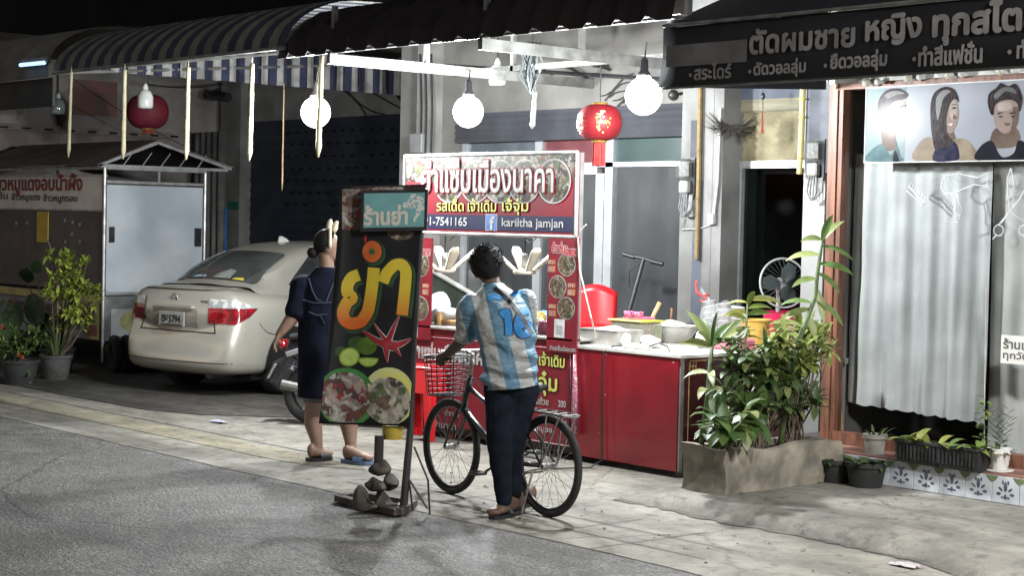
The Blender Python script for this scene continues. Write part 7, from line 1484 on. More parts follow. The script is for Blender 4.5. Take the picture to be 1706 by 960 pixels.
for pts in ([(514, 464), (520, 485), (528, 500), (542, 506)], [(560, 460), (552, 480), (542, 506)], [(514, 520), (528, 526), (545, 524)], [(504, 500), (522, 505), (542, 506), (556, 503)]):
    D = [Vector((*pts[i], 0)).lerp(Vector((*pts[i + 1], 0)), k / 4) for i in range(len(pts) - 1) for k in range(4)] + [Vector((*pts[-1], 0))]; q.tube([ondress(p.x, p.y, .004) for p in D], .007, 5)
D = [(530, 524), (536, 530), (541, 541)]; q.tube([ondress(*p, .006) for p in D], .004, 5); q.build('apron_strap', mat('strap_navy', (0.035, 0.042, 0.07), None, 9, .8), drs)
q = MB(); q.lathe(wl(527, 669, .04), [(.098, 0), (.105, .07)], 18); q.build('shorts_hem', mat('grey_cloth', (0.14, 0.14, 0.14), None, 9, .9), wom, smooth=True, solid=.006)
for h_, t_, mm, lab in ((h1, t1, black, 'black slipper'), (h2, t2, mat('slipper_blue', (0.12, 0.19, 0.3), (0.1, 0.16, 0.26), 9, .6), 'blue grey slipper')):
    d = (t_ - h_); L = d.length + .07; u_ = d.normalized(); s_ = Vector((-u_.y, u_.x, 0)); o = h_ - u_ * .035; pts = [(L * t, .042 + .016 * math.sin(t * 3.0)) for t in [i / 8 for i in range(9)]]
    pl = [(a, b * (.6 if a < .01 or a > L * .99 else 1)) for a, b in pts] + [(a, -b * (.6 if a < .01 or a > L * .99 else 1)) for a, b in pts[::-1]]; qq = MB(); qq.prism(pl, o + ZU * .003, u_, s_, .028); m1 = h_.lerp(t_, .66)
    qq.sheet([[m1 + u_ * dx + s_ * (.062 * math.cos(a)) + ZU * (.03 + .055 * math.sin(a)) for a in [math.pi * k / 8 for k in range(9)]] for dx in (-.04, 0, .045)]); qq.build('slipper', mm, wom, smooth=False, label=lab)
# ---------------------------------------------------------------- plants
def whorl(q, c, d, nl, L, wd, spread=1.0, droop=.5):
    d = Vector(d).normalized(); t = Vector((0, 0, 1)) if abs(d.z) < .9 else Vector((1, 0, 0)); u = d.cross(t).normalized(); v = d.cross(u)
    a0 = random.uniform(0, 6.3)
    for k in range(nl):
        a = a0 + k * 2.4; e = (u * math.cos(a) + v * math.sin(a)) * spread + d * random.uniform(.1, .7); q.leaf(c, e, L * random.uniform(.7, 1.15), wd * random.uniform(.8, 1.2), droop * random.uniform(.4, 1.5), 4)
def pot(t, c, r0, r1, h, m, soil=True, rim=.012, n=24, square=False):
    c = Vector(c); q = MB()
    if square: s = 1.0; n = 4
    q.lathe(c, [(0, 0), (r0, 0), (r1, h - .03), (r1 + rim, h - .03), (r1 + rim, h), (r1 - .01, h), (r1 - .02, h - .04), (0, h - .04)], n)
    p = q.build('pot', m, t, smooth=not square, sharp=40)
    q = MB(); q.lathe(c + ZU * (h - .045), [(r1 - .015, 0), (r1 * .5, .012), (0, .015)], 16); q.build('soil', mat('soil', (0.03, 0.022, 0.016), (0.05, 0.038, 0.028), 30, .95, bump=.8, bscale=60), t); return p
stemm = mat('stem_green', (0.1, 0.14, 0.05), (0.07, 0.1, 0.04), 12, .6); bark = mat('bark', (0.13, 0.1, 0.07), (0.08, 0.06, 0.045), 14, .8)
# concrete planter box with its row of plants
PL = [PZ(1206, 826, .1), PZ(1147, 812, .1)]
px1, py0 = PL[0].x, PL[0].y; px0 = PL[1].x; pyl = 2.9; pz1 = PZ(1206, 750, .1); ph = .30
plc = mat('planter_concrete', (0.33, 0.29, 0.23), (0.15, 0.135, 0.11), 5, .9, bump=.6, bscale=14, detail=9)
pt = thing('planter_box', 'long stained concrete planter box in front of the red table end', 'planter', ((px0 + px1) / 2, (py0 + pyl) / 2, .09))
q = MB(); t_ = .05
ny_ = 14
def wob(x, y, z): return Vector((x + .03 * noise.noise(Vector((y * 4, z * 7, 1))), y + .028 * noise.noise(Vector((x * 6, z * 7, 2))), z + .04 * noise.noise(Vector((x * 6, y * 5, 3))) * (z > .2)))
zt_p = .09 + ph
for (xa, xb, ya, yb) in ((px0, px1, py0, py0 + t_), (px0, px1, pyl - t_, pyl), (px0, px0 + t_, py0 + t_, pyl - t_), (px1 - t_, px1, py0 + t_, pyl - t_)):
    nx_ = max(1, int((xb - xa) / .08)); ny2 = max(1, int((yb - ya) / .08)); nz = 4
    for face in range(5):
        if face == 0: G = [[wob(xa + (xb - xa) * i / nx_, ya, .08 + ph * j / nz + .01 * (j == nz)) for i in range(nx_ + 1)] for j in range(nz + 1)]
        elif face == 1: G = [[wob(xb, ya + (yb - ya) * i / ny2, .08 + ph * j / nz + .01 * (j == nz)) for i in range(ny2 + 1)] for j in range(nz + 1)]
        elif face == 2: G = [[wob(xb - (xb - xa) * i / nx_, yb, .08 + ph * j / nz + .01 * (j == nz)) for i in range(nx_ + 1)] for j in range(nz + 1)]
        elif face == 3: G = [[wob(xa, yb - (yb - ya) * i / ny2, .08 + ph * j / nz + .01 * (j == nz)) for i in range(ny2 + 1)] for j in range(nz + 1)]
        else: G = [[wob(xa + (xb - xa) * i / nx_, ya + (yb - ya) * j / ny2, .09 + ph) for i in range(nx_ + 1)] for j in range(ny2 + 1)]
        q.sheet(G)
q.build('trough', plc, pt)
MB().bb((px0 + .04, py0 + .04, .12), (px1 - .04, pyl - .04, .09 + ph - .05)).build('soil', mat('soil', (0.03, 0.022, 0.016), (0.05, 0.038, 0.028), 30, .95, bump=.8, bscale=60), pt)
zs_ = .09 + ph - .05
lg = leafmat('leaf_bright', (0.13, 0.18, 0.04), (0.29, 0.33, 0.1), (0.42, 0.38, 0.13)); ld = leafmat('leaf_dark', (0.035, 0.07, 0.022), (0.11, 0.155, 0.055), (0.24, 0.26, 0.1)); lm = leafmat('leaf_mid', (0.06, 0.11, 0.03), (0.14, 0.19, 0.06), (0.26, 0.28, 0.1)); ly = leafmat('leaf_lime', (0.2, 0.28, 0.045), (0.42, 0.48, 0.09), (0.48, 0.48, 0.15)); lst = leafmat('leaf_striped', (0.08, 0.15, 0.04), (0.28, 0.31, 0.12), (0.4, 0.38, 0.17))
xm = (px0 + px1) / 2
def plant(label, loc, group=None, name='potted_plant', cat='plant'): return thing(name, label, cat, loc, group=group)
def stem_to(q, pts, r): q.tube(pts, r, 6)
# (a) tall leaning dracaena
A = [PX(1338, 590, xm + .1), PX(1352, 556, xm + .1), PX(1378, 520, xm + .12), PX(1402, 470, xm + .14)]
ba = Vector((xm + .08, 2.35, zs_)); pth = [ba, PX(1318, 620, xm + .1), PX(1330, 570, xm + .1), PX(1345, 530, xm + .1), PX(1358, 495, xm + .1), PX(1362, 455, xm + .1), PX(1368, 415, xm + .1), PX(1371, 396, xm + .1)]
t = plant('tall slender dracaena leaning towards the salon from the planter', ba, name='dracaena_plant'); q = MB(); stem_to(q, pth, [.02, .02, .019, .018, .016, .014, .011, .007]); q.build('stem', stemm, t, smooth=True)
q = MB(); random.seed(3)
for k, (px, py, dx, dz, L) in enumerate(((1370, 400, -.9, .3, .13), (1370, 400, .5, .8, .16), (1370, 402, .2, 1.2, .17), (1368, 410, .9, -.05, .2), (1366, 425, -1, .2, .19), (1364, 440, 1, .1, .2), (1362, 455, .9, -.4, .17), (1361, 465, -1, .1, .16), (1360, 480, .3, -.9, .2), (1356, 498, 1, -.45, .22), (1352, 505, -1, .3, .17), (1350, 515, -1.0, -.1, .2), (1345, 530, .8, -.6, .17), (1338, 545, -1, .5, .2), (1332, 560, -.9, .3, .16), (1344, 525, .5, -.9, .16))):
    q.leaf(PX(px, py, xm + .1), RH * dx + ZU * dz + FH * random.uniform(-.4, .3), L * 1.3, .06, .8, 6, .25, (ZU * random.uniform(.2, 1) - FH * random.uniform(.4, 1)).normalized())
q.build('foliage', lst, t, smooth=True)
# (b) dracaena at the left with broad strap leaves
bb0 = Vector((xm - .12, 1.78, zs_)); t = plant('upright dracaena with glossy strap leaves at the street end of the planter', bb0, name='dracaena_plant'); X_ = xm - .12; q = MB(); top = PX(1186, 578, X_); stem_to(q, [bb0, bb0.lerp(top, .5) + Vector((.01, 0, 0)), top], [.018, .017, .014]); q.build('stem', stemm, t, smooth=True); q = MB(); random.seed(5)
for k in range(9): a = k * 2.4; q.leaf(top, RH * math.cos(a) * .8 + FH * math.sin(a) * .6 + ZU * random.uniform(.3, 1.6), random.uniform(.22, .32), .065, .6, 6, .25, (ZU * random.uniform(.3, 1) - FH * random.uniform(.3, 1)).normalized())
for z_ in (.25, .45, .6, .75):
    p = bb0.lerp(top, z_)
    for k in range(2): a = random.uniform(0, 6.3); q.leaf(p, RH * math.cos(a) + FH * math.sin(a) * .6 + ZU * .2, random.uniform(.2, .28), .06, 1.3, 6, .25, (ZU * random.uniform(.3, 1) - FH * random.uniform(.3, 1)).normalized())
q.build('foliage', lst, t, smooth=True)
# (c) thin stem with yellowing leaves
bc = Vector((xm, 1.98, zs_)); top = PX(1246, 500, xm); t = plant('thin stemmed plant with yellowing leaves rising in front of the yellow basket', bc, name='dracaena_plant'); q = MB(); stem_to(q, [bc, bc.lerp(top, .5) + Vector((.02, 0, 0)), top], [.01, .01, .007]); q.build('stem', stemm, t, smooth=True); q = MB(); random.seed(8)
for k in range(8): a = k * 2.4; q.leaf(top - ZU * .02 * k, RH * math.cos(a) + FH * math.sin(a) * .5 + ZU * random.uniform(.1, .9), random.uniform(.15, .24), .05, .7, 6, .25, (ZU * random.uniform(.3, 1) - FH * random.uniform(.3, 1)).normalized())
for k in range(5): a = k * 2.1; q.leaf(bc.lerp(top, .45 + .1 * k), RH * math.cos(a) + FH * math.sin(a) * .5 + ZU * .3, .16, .04, .9, 5)
q.build('foliage', leafmat('leaf_yellowing', (0.1, 0.15, 0.03), (0.3, 0.28, 0.06), (0.4, 0.33, 0.07)), t, smooth=True)
# (d) dense bushes of whorled leaves
def bush(label, base, cl, mt, L, wd, nl, seed, dr=.5, X=None):
    random.seed(seed); t = plant(label, base, name='leafy_shrub', cat='shrub'); q = MB(); s = MB()
    for (px, py, rx, ry, n) in cl:
        for k in range(n):
            a = random.uniform(0, 6.3); r_ = math.sqrt(random.random()); p = PX(px + rx * r_ * math.cos(a), py + ry * r_ * math.sin(a), (X or xm) + random.uniform(-.16, .18))
            d = Vector((random.uniform(-.5, .8), random.uniform(-.9, .3), random.uniform(.2, 1.2))); whorl(q, p, d, nl, L, wd, 1.0, dr)
            if k % 2 == 0: m = Vector(base).lerp(p, .5) + Vector((random.uniform(-.05, .05), random.uniform(-.05, .05), 0)); s.tube([Vector(base) + Vector((random.uniform(-.05, .05), random.uniform(-.1, .1), 0)), m, p], [.008, .006, .004], 5)
    s.build('stem', bark, t); q.build('foliage', mt, t, smooth=True)
bush('dense bright green shrub tallest on the salon side of the planter', (xm, 2.6, zs_), ((1338, 565, 38, 30, 22), (1350, 595, 34, 24, 16), (1318, 615, 40, 28, 14), (1300, 580, 18, 28, 6)), lg, .13, .048, 8, 11)
bush('dark leafy shrub filling the middle of the planter', (xm, 2.15, zs_), ((1275, 600, 38, 32, 15), (1240, 630, 40, 36, 13), (1330, 665, 36, 34, 14), (1300, 655, 40, 36, 12), (1225, 570, 24, 26, 6)), ld, .14, .06, 7, 12, .7)
bush('low wide leaved plant with drooping leaves at the planter corner', (xm + .1, 1.8, zs_), ((1238, 690, 30, 18, 4), (1190, 700, 26, 12, 3), (1262, 668, 28, 22, 4), (1215, 720, 40, 12, 3)), leafmat('leaf_broad', (0.05, 0.1, 0.025), (0.12, 0.17, 0.05), (0.25, 0.27, 0.1)), .2, .095, 6, 13, .95, px1)
# pots at the far left
grp = 'potted plants in front of the noodle cart'
def ppx(px, py): return PZ(px, py, 0.006)
random.seed(21)
pA = ppx(93, 632); t = plant('lime green croton bush in a grey pot before the noodle cart', pA, grp); pot(t, pA, .13, .17, .27, mat('pot_grey', (0.075, 0.072, 0.07), (0.045, 0.043, 0.04), 8, .8, bump=.2)); q = MB(); s = MB(); lA = local_at(pA)
for (px, py, rx, ry, n) in ((118, 445, 30, 22, 26), (134, 495, 34, 28, 38), (105, 480, 28, 34, 26), (118, 535, 38, 18, 24), (90, 425, 12, 10, 4)):
    for k in range(n):
        a = random.uniform(0, 6.3); r_ = math.sqrt(random.random()); p = lA(px + rx * r_ * math.cos(a), py + ry * r_ * math.sin(a), random.uniform(-.2, .2)); whorl(q, p, (random.uniform(-.5, .7), random.uniform(-.8, .4), random.uniform(.2, 1)), 6, .12, .042, 1, .6)
        if k % 3 == 0: s.tube([pA + ZU * .2, pA.lerp(p, .5) + Vector((0, 0, .05)), p], [.01, .007, .004], 5)
s.tube([pA + ZU * .2, lA(95, 480, 0), lA(84, 412, 0), lA(78, 398, 0)], [.014, .012, .01, .008], 6)
s.build('stem', bark, t); q.build('foliage', ly, t, smooth=True)
q = MB()
for k in range(26): a = k * 2.4; q.leaf(pA + ZU * .24 + RH * .06 * math.cos(a) + FH * .06 * math.sin(a), RH * math.cos(a) * .5 + FH * math.sin(a) * .4 + ZU * 1.2, random.uniform(.25, .42), .02, .5, 5)
q.build('grass_blade', ld, t, smooth=True, kind='stuff')
q = MB(); q.leaf(lA(88, 622, -.19), -ZU, .06, .03, .1, 4); q.build('dry_leaf', mat('leaf_gold', (0.4, 0.27, 0.06)), t)
pB = ppx(33, 640); t = plant('small leaved bushy plant in a black pot at the left end', pB, grp); pot(t, pB, .15, .2, .26, mat('pot_black', (0.03, 0.03, 0.03), (0.02, 0.02, 0.02), 8, .7)); lB = local_at(pB); q = MB()
for (px, py, rx, ry, n) in ((30, 570, 42, 30, 90), (60, 560, 20, 18, 18), (8, 600, 16, 24, 20), (52, 628, 10, 12, 9)):
    for k in range(n):
        a = random.uniform(0, 6.3); r_ = math.sqrt(random.random()); p = lB(px + rx * r_ * math.cos(a), py + ry * r_ * math.sin(a), random.uniform(-.22, .22)); whorl(q, p, (random.uniform(-.6, .6), random.uniform(-.9, .3), random.uniform(.1, 1)), 5, .055, .03, 1, .4)
q.build('foliage', lm, t, smooth=True); q = MB()
for px, py in ((4, 545), (33, 592), (38, 597)): p = lB(px, py, -.2); whorl(q, p, (.5, -.6, .6), 6, .035, .02, 1, .2)
q.build('flower', mat('flower_red', (0.5, 0.06, 0.03)), t)
pC = ppx(48, 622) + Vector((0, .35, 0)); t = plant('large elephant ear plant with dark heart shaped leaves behind the small pots', pC, grp); pot(t, pC, .16, .2, .28, mat('pot_black', (0.03, 0.03, 0.03))); lC = local_at(pC); q = MB(); s = MB()
for px, py, dx, dz, L, wd in ((30, 505, -.3, -1, .45, .3), (52, 490, .4, -1, .42, .28), (5, 500, -.9, -.4, .4, .26), (66, 520, .5, -.9, .3, .22), (45, 470, .1, .4, .25, .2), (58, 455, .2, .6, .2, .16), (14, 540, -.3, -.8, .3, .22)):
    p = lC(px, py, random.uniform(-.15, .15)); q.leaf(p, RH * dx + ZU * dz - FH * .35, L, wd, .25, 7, .15, up=-FH); s.tube([pC + ZU * .25, pC.lerp(p, .5) + Vector((0, 0, .1)), p], [.012, .01, .007], 6)
s.build('stem', stemm, t, smooth=True); q.build('foliage', leafmat('leaf_elephant', (0.022, 0.05, 0.018), (0.05, 0.085, 0.03)), t, smooth=True)
# pots beside and on the salon sill
g2 = 'potted plants at the salon window'
pbk = mat('pot_black', (0.03, 0.03, 0.03)); random.seed(31)
def sillp(px, py, z=None): return PZ(px, py, .29 if z is None else z)
def smallpot(label, c, r0, r1, h, m, lf, nl, L, wd, dr=.9, square=False, sp=1.0):
    t = plant(label, c, g2); pot(t, c, r0, r1, h, m, square=square); q = MB(); c = Vector(c)
    for k in range(nl): a = k * 2.4; r_ = r1 * .7 * math.sqrt(random.random()); q.leaf(c + Vector((r_ * math.cos(a), r_ * math.sin(a), h - .03)), (math.cos(a) * sp, math.sin(a) * sp, random.uniform(.4, 1.4)), L * random.uniform(.7, 1.2), wd, dr, 6)
    q.build('foliage', lf, t, smooth=True); return t
smallpot('black pot with low leaves tucked against the planter', PZ(1392, 803, .1), .10, .125, .16, pbk, ld, 12, .12, .06, 1.2)
smallpot('black pot with low dusty leaves nearer the tiled sill', PZ(1442, 811, .1), .11, .135, .17, pbk, ld, 14, .12, .06, 1.2)
smallpot('grey pot with a small feathery plant on the sill', sillp(1457, 757), .065, .075, .14, mat('pot_grey2', (0.3, 0.28, 0.25), (0.2, 0.19, 0.17), 8, .8), lm, 12, .14, .02, .5)
def trough(label, px, py, ln, lf, seed, nl):
    random.seed(seed); c = sillp(px, py); t = plant(label, c, g2); q = MB(); h = .15; ln /= 2
    V = [(-ln * .92, -.065, 0), (ln * .92, -.065, 0), (ln * .92, .065, 0), (-ln * .92, .065, 0), (-ln, -.08, h), (ln, -.08, h), (ln, .08, h), (-ln, .08, h)]; q.add([Vector(v_) + c for v_ in V], [(0, 3, 2, 1), (0, 1, 5, 4), (1, 2, 6, 5), (2, 3, 7, 6), (3, 0, 4, 7)]); 
    for k in range(int(ln * 2 / .03)): x = -ln + .03 * k + .01; q.bb(c + Vector((x, -.082, .03)), c + Vector((x + .012, -.076, h - .02)))
    q.bb(c + Vector((-ln - .006, -.088, h - .015)), c + Vector((ln + .006, -.08, h + .004))); q.bb(c + Vector((-ln - .006, -.079, h - .012)), c + Vector((-ln + .004, .085, h + .003))); q.bb(c + Vector((ln - .004, -.079, h - .012)), c + Vector((ln + .006, .085, h + .003))); q.build('pot', pbk, t)
    MB().bb(c + Vector((-ln + .005, -.074, h - .04)), c + Vector((ln - .005, .075, h - .02))).build('soil', mat('soil', (0.03, 0.022, 0.016)), t)
    q = MB()
    for k in range(nl): x = random.uniform(-ln, ln) * .9; a = random.uniform(0, 6.3); q.leaf(c + Vector((x, random.uniform(-.05, .05), h - .02)), (math.cos(a), math.sin(a) - .3, random.uniform(.2, 1.1)), random.uniform(.13, .22), random.uniform(.06, .085), 1.0, 6)
    q.build('foliage', lf, t, smooth=True)
trough('ribbed black trough of green and yellow arrow leaves on the sill', 1538, 772, .36, leafmat('leaf_gold_mix', (0.08, 0.14, 0.03), (0.28, 0.28, 0.05), (0.4, 0.34, 0.06)), 41, 15)
trough('ribbed black trough of pale green leaves nearer the white pot', 1606, 782, .32, leafmat('leaf_pale', (0.1, 0.17, 0.04), (0.24, 0.27, 0.08)), 42, 13)
c = sillp(1665, 786); pw = mat('pot_white', (0.66, 0.65, 0.62), (0.58, 0.57, 0.54), 8, .4)
t = smallpot('white pot on a saucer with stiff dark upright leaves', c + ZU * .012, .05, .07, .14, pw, ld, 10, .1, .03); MB().lathe(c, [(.085, 0), (.095, .012), (.09, .014), (0, .006)], 22).build('saucer', pw, t, smooth=True)
q = MB()
for k in range(5):
    a = k * 1.3; tip_ = c + Vector((.08 * math.cos(a), .06 * math.sin(a), .36 + .05 * (k % 2))); b0 = c + ZU * .13
    for j in range(11): p = b0.lerp(tip_, .12 + .085 * j); s_ = 1 if j % 2 else -1; q.leaf(p, RH * s_ * .8 + ZU * .8 - FH * .2 * s_, .06, .028, .3, 4)
q.build('foliage', leafmat('leaf_zz', (0.02, 0.06, 0.02), (0.05, 0.1, 0.03)), t, smooth=True)
vb0 = sillp(1640, 770); t = plant('thin vine climbing a string beside the white pot', vb0, g2); q = MB(); s = MB(); top = PY(1643, 480, YG - .03); s.tube([vb0, PY(1640, 700, YG - .04), top], .003, 5); s.build('string', mat('string_white', (0.6, 0.58, 0.5)), t)
for k in range(26): p = PY(1640 + random.uniform(-6, 8), 745 - k * 3.3, YG - .06 - random.uniform(0, .04)); q.leaf(p, (random.uniform(-1, 1), -.6, random.uniform(-.4, .6)), .06, .04, .5, 4)
q.build('foliage', lm, t, smooth=True)

# ---------------------------------------------------------------- salon: poster, curtains, decals, small signs
YP = YG - .026
P0, P1 = PY(1441, 270, YP), PY(1447, 147, YP); pxr = PY(1790, 200, YP).x; ph_ = P1.z - P0.z; po = thing('hairstyle_poster', 'wide pale poster of three hairstyle models above the salon curtain', 'poster', (P0.x, YP, P0.z))
MB().bb((P0.x, YP, P0.z), (pxr, YP + .012, P1.z)).build('board', mat('poster_pale', (0.24, 0.248, 0.268), (0.2, 0.208, 0.232), 1.6, .2, spec=.035), po)
MB().bb((P0.x + .004, YP - .0008, P0.z + .01), (P0.x + .34, YP - .0002, P1.z - .01)).build('backdrop_picture', mat('poster_teal', (0.17, 0.205, 0.205), (0.13, 0.17, 0.175), 2, .2, spec=.035), po)
def pp(px, py, l=0.001):
    p = PY(px, py, YP); return Vector((p.x, YP - l, p.z))
def ppoly(pts, nm, m, l=.002):
    D = []; n_ = len(pts)
    for i in range(n_):   # round the outline
        a, b, c_, d = (Vector((*pts[(i + k) % n_], 0)) for k in (-1, 0, 1, 2))
        for k in range(4): t = k / 4; D.append(.5 * ((2 * b) + (c_ - a) * t + (2 * a - 5 * b + 4 * c_ - d) * t * t + (3 * b - a - 3 * c_ + d) * t ** 3))
    q = MB(); q.add([pp(p.x, p.y, l) for p in D], [tuple(range(len(D)))]); return q.build(nm, m, po)
psk = mat('print_skin', (0.21, 0.165, 0.145), (0.15, 0.11, 0.095), 5, .2, spec=.035, lo=.3, hi=.7); phr = mat('print_hair', (0.012, 0.01, 0.012), (0.045, 0.035, 0.035), 40, .2, spec=.035, stretch=(4, 1, .5)); pte = mat('print_teal', (0.075, 0.12, 0.125), (0.05, 0.085, 0.09), 12, .2, spec=.035); pbk2 = mat('print_black', (0.015, 0.015, 0.02), None, 9, .2, spec=.035); ptn = mat('print_tan', (0.2, 0.165, 0.12), (0.14, 0.11, 0.085), 9, .2, spec=.035); pnv = mat('print_navy', (0.014, 0.014, 0.03), (0.025, 0.025, 0.045), 20, .2, spec=.035)
psd = mat('print_skin_shade', (0.11, 0.08, 0.065), (0.08, 0.055, 0.045), 6, .2, spec=.035); psl = mat('print_skin_light', (0.28, 0.235, 0.21), None, 6, .2, spec=.035); plp = mat('print_lip', (0.14, 0.06, 0.055), None, 9, .4); phl = mat('print_hair_light', (0.018, 0.015, 0.016), (0.01, 0.008, 0.009), 50, .5, stretch=(4, 1, .5))
pey = mat('print_eye', (0.04, 0.03, 0.026), None, 9, .2, spec=.035)
# first model, profile facing right
ppoly([(1470, 172), (1490, 160), (1506, 166), (1509, 180), (1515, 193), (1509, 197), (1510, 206), (1506, 214), (1496, 219), (1492, 226), (1494, 246), (1472, 250), (1468, 222), (1465, 195)], 'portrait_face', psk)
ppoly([(1468, 210), (1480, 212), (1496, 219), (1492, 227), (1494, 246), (1474, 249)], 'portrait_shade', psd, .0025); ppoly([(1486, 176), (1503, 172), (1505, 184), (1498, 204), (1488, 200)], 'portrait_light', psl, .0026)
ppoly([(1466, 208), (1462, 182), (1466, 163), (1478, 150), (1498, 147), (1513, 156), (1508, 164), (1492, 168), (1483, 176), (1481, 192), (1476, 198), (1473, 210)], 'portrait_hair', phr, .003); ppoly([(1474, 158), (1490, 151), (1508, 155), (1494, 158), (1480, 164)], 'portrait_hair_light', phl, .0035)
ppoly([(1476, 192), (1481, 191), (1481, 201), (1477, 202)], 'portrait_ear', psd, .0034)
ppoly([(1443, 268), (1450, 252), (1466, 240), (1474, 243), (1484, 258), (1494, 243), (1500, 258), (1502, 269)], 'portrait_jacket', pte, .003); ppoly([(1488, 268), (1492, 250), (1497, 262), (1499, 269)], 'portrait_collar', pbk2, .004)
ppoly([(1499, 177), (1509, 174), (1509, 177), (1500, 180)], 'portrait_brow', phr, .004); ppoly([(1503, 182.5), (1506, 181.5), (1508.5, 182.5), (1506, 184.5)], 'portrait_eye', pey, .004); ppoly([(1504, 206), (1510, 205), (1509, 208), (1504, 209)], 'portrait_lip', plp, .004)
# second model, long side swept hair
ppoly([(1574, 158), (1590, 160), (1597, 178), (1596, 200), (1589, 218), (1582, 222), (1573, 216), (1566, 200)], 'portrait_face', psk); ppoly([(1566, 205), (1576, 216), (1588, 218), (1592, 240), (1570, 244)], 'portrait_shade', psd, .0015); ppoly([(1582, 168), (1592, 168), (1594, 190), (1588, 200), (1582, 190)], 'portrait_light', psl, .0025)
ppoly([(1526, 268), (1530, 240), (1548, 228), (1570, 238), (1600, 230), (1618, 240), (1624, 267)], 'portrait_shoulder', ptn, .002)
ppoly([(1551, 204), (1551, 172), (1559, 152), (1577, 144), (1592, 151), (1598, 170), (1592, 164), (1584, 172), (1578, 190), (1577, 208), (1580, 226), (1592, 238), (1594, 252), (1578, 260), (1560, 252), (1554, 230)], 'portrait_hair', phr, .0035); ppoly([(1560, 165), (1572, 150), (1584, 152), (1572, 164), (1566, 190), (1562, 200)], 'portrait_hair_light', phl, .004)
ppoly([(1556, 268), (1560, 248), (1576, 246), (1592, 238), (1598, 255), (1594, 267)], 'portrait_top', pnv, .0042); ppoly([(1585, 175), (1590, 173), (1595, 174), (1590, 174.8)], 'portrait_brow', phr, .004); ppoly([(1586, 179.5), (1590, 178.2), (1594, 179), (1590, 181.5)], 'portrait_eye', pey, .004); ppoly([(1580, 206), (1589, 205), (1585, 210)], 'portrait_lip', plp, .004); ppoly([(1590, 190), (1594, 197), (1588, 198)], 'portrait_nose', psd, .004)
# third model, front, hair swept up
ppoly([(1656, 172), (1672, 162), (1690, 166), (1697, 180), (1696, 204), (1688, 220), (1678, 228), (1666, 222), (1657, 204)], 'portrait_face', psk); ppoly([(1658, 214), (1694, 214), (1696, 242), (1652, 245)], 'portrait_neck', psd, .0015)
ppoly([(1688, 180), (1697, 180), (1696, 204), (1688, 220), (1680, 226), (1686, 208)], 'portrait_shade', psd, .0022); ppoly([(1664, 172), (1684, 170), (1684, 182), (1664, 184)], 'portrait_light', psl, .0022)
ppoly([(1651, 190), (1646, 172), (1648, 156), (1660, 146), (1668, 138), (1680, 143), (1692, 139), (1700, 150), (1704, 166), (1699, 186), (1695, 172), (1684, 166), (1668, 168), (1658, 176), (1656, 190)], 'portrait_hair', phr, .003); ppoly([(1656, 160), (1670, 146), (1688, 146), (1694, 156), (1676, 152), (1662, 164)], 'portrait_hair_light', phl, .0035)
ppoly([(1630, 268), (1632, 246), (1652, 234), (1664, 256), (1674, 262), (1690, 254), (1697, 234), (1712, 242), (1722, 267)], 'portrait_jacket', pbk2, .003)
for x in (1661, 1681): ppoly([(x + 1, 188.5), (x + 7, 186.5), (x + 12, 188), (x + 7, 188.6), (x + 2, 190.2)], 'portrait_brow', phr, .004); ppoly([(x + 3, 193.5), (x + 6.5, 192.4), (x + 10, 193.6), (x + 6.5, 195.6)], 'portrait_eye', pey, .004)
ppoly([(1671, 215), (1685, 214), (1684, 217), (1678, 219)], 'portrait_lip', plp, .004); ppoly([(1674, 205), (1683, 205), (1681, 209), (1676, 209)], 'portrait_nose', psd, .004); ppoly([(1660, 212), (1668, 220), (1678, 222), (1690, 216), (1688, 222), (1678, 229), (1666, 224)], 'portrait_stubble', psd, .0028)
q = MB(); q.bb((P0.x - .008, YP - .004, P0.z - .008), (pxr, YP - .0002, P0.z)); q.bb((P0.x - .008, YP - .004, P1.z), (pxr, YP - .0002, P1.z + .008)); q.bb((P0.x - .008, YP - .0038, P0.z), (P0.x, YP - .0004, P1.z)); q.build('edging', mat('letter_white', (0.72, 0.7, 0.68)), po)
# curtains
def curtain(x0, x1, zt, zb0, zb1, Y, m, label, amp, seed, nf):
    random.seed(seed); n = 120; rows = []; ph = [random.uniform(0, 6) for _ in range(4)]
    for j in range(15):
        t = j / 14; row = []
        for i in range(n + 1):
            s = i / n; zb = zb0 + (zb1 - zb0) * s; a = amp * (.45 + .55 * t)
            y = a * (math.sin(s * nf * 6.28 + ph[0] + .5 * math.sin(t * 2 + ph[1])) + .45 * math.sin(s * nf * 15 + ph[2] + t) ) + .012 * noise.noise(Vector((s * 9, t * 5, seed)))
            row.append((x0 + (x1 - x0) * s + .02 * math.sin(s * 9 + ph[3]) * t, Y + y, zt + (zb - zt) * t + .006 * math.sin(s * 70) * (t > .98)))
        rows.append(row)
    q = MB(); q.sheet(rows); return q.build('curtain', m, smooth=True, label=label, cat='curtain', group='salon window curtains')
cm = mat('curtain_white', (0.39, 0.39, 0.385), (0.31, 0.31, 0.305), 3, .9, bump=.35, bscale=10); YCu = YG + .17
curtain(PY(1416, 500, YCu).x, PY(1648, 500, YCu).x, PY(1500, 255, YCu).z, PY(1420, 672, YCu).z, PY(1630, 706, YCu).z, YCu, cm, 'wide pale grey curtain with deep folds behind the salon glass', .024, 3, 4.5)
curtain(PY(1647, 500, YCu + .06).x, PY(1647, 500, YCu).x + .8, PY(1600, 255, YCu).z, PY(1660, 775, YCu).z, PY(1700, 790, YCu).z, YCu + .06, mat('curtain_beige', (0.46, 0.45, 0.43), (0.38, 0.37, 0.35), 3, .85, bump=.12, bscale=14), 'greyer curtain hanging lower beside the paper sign', .022, 4, 2.5)
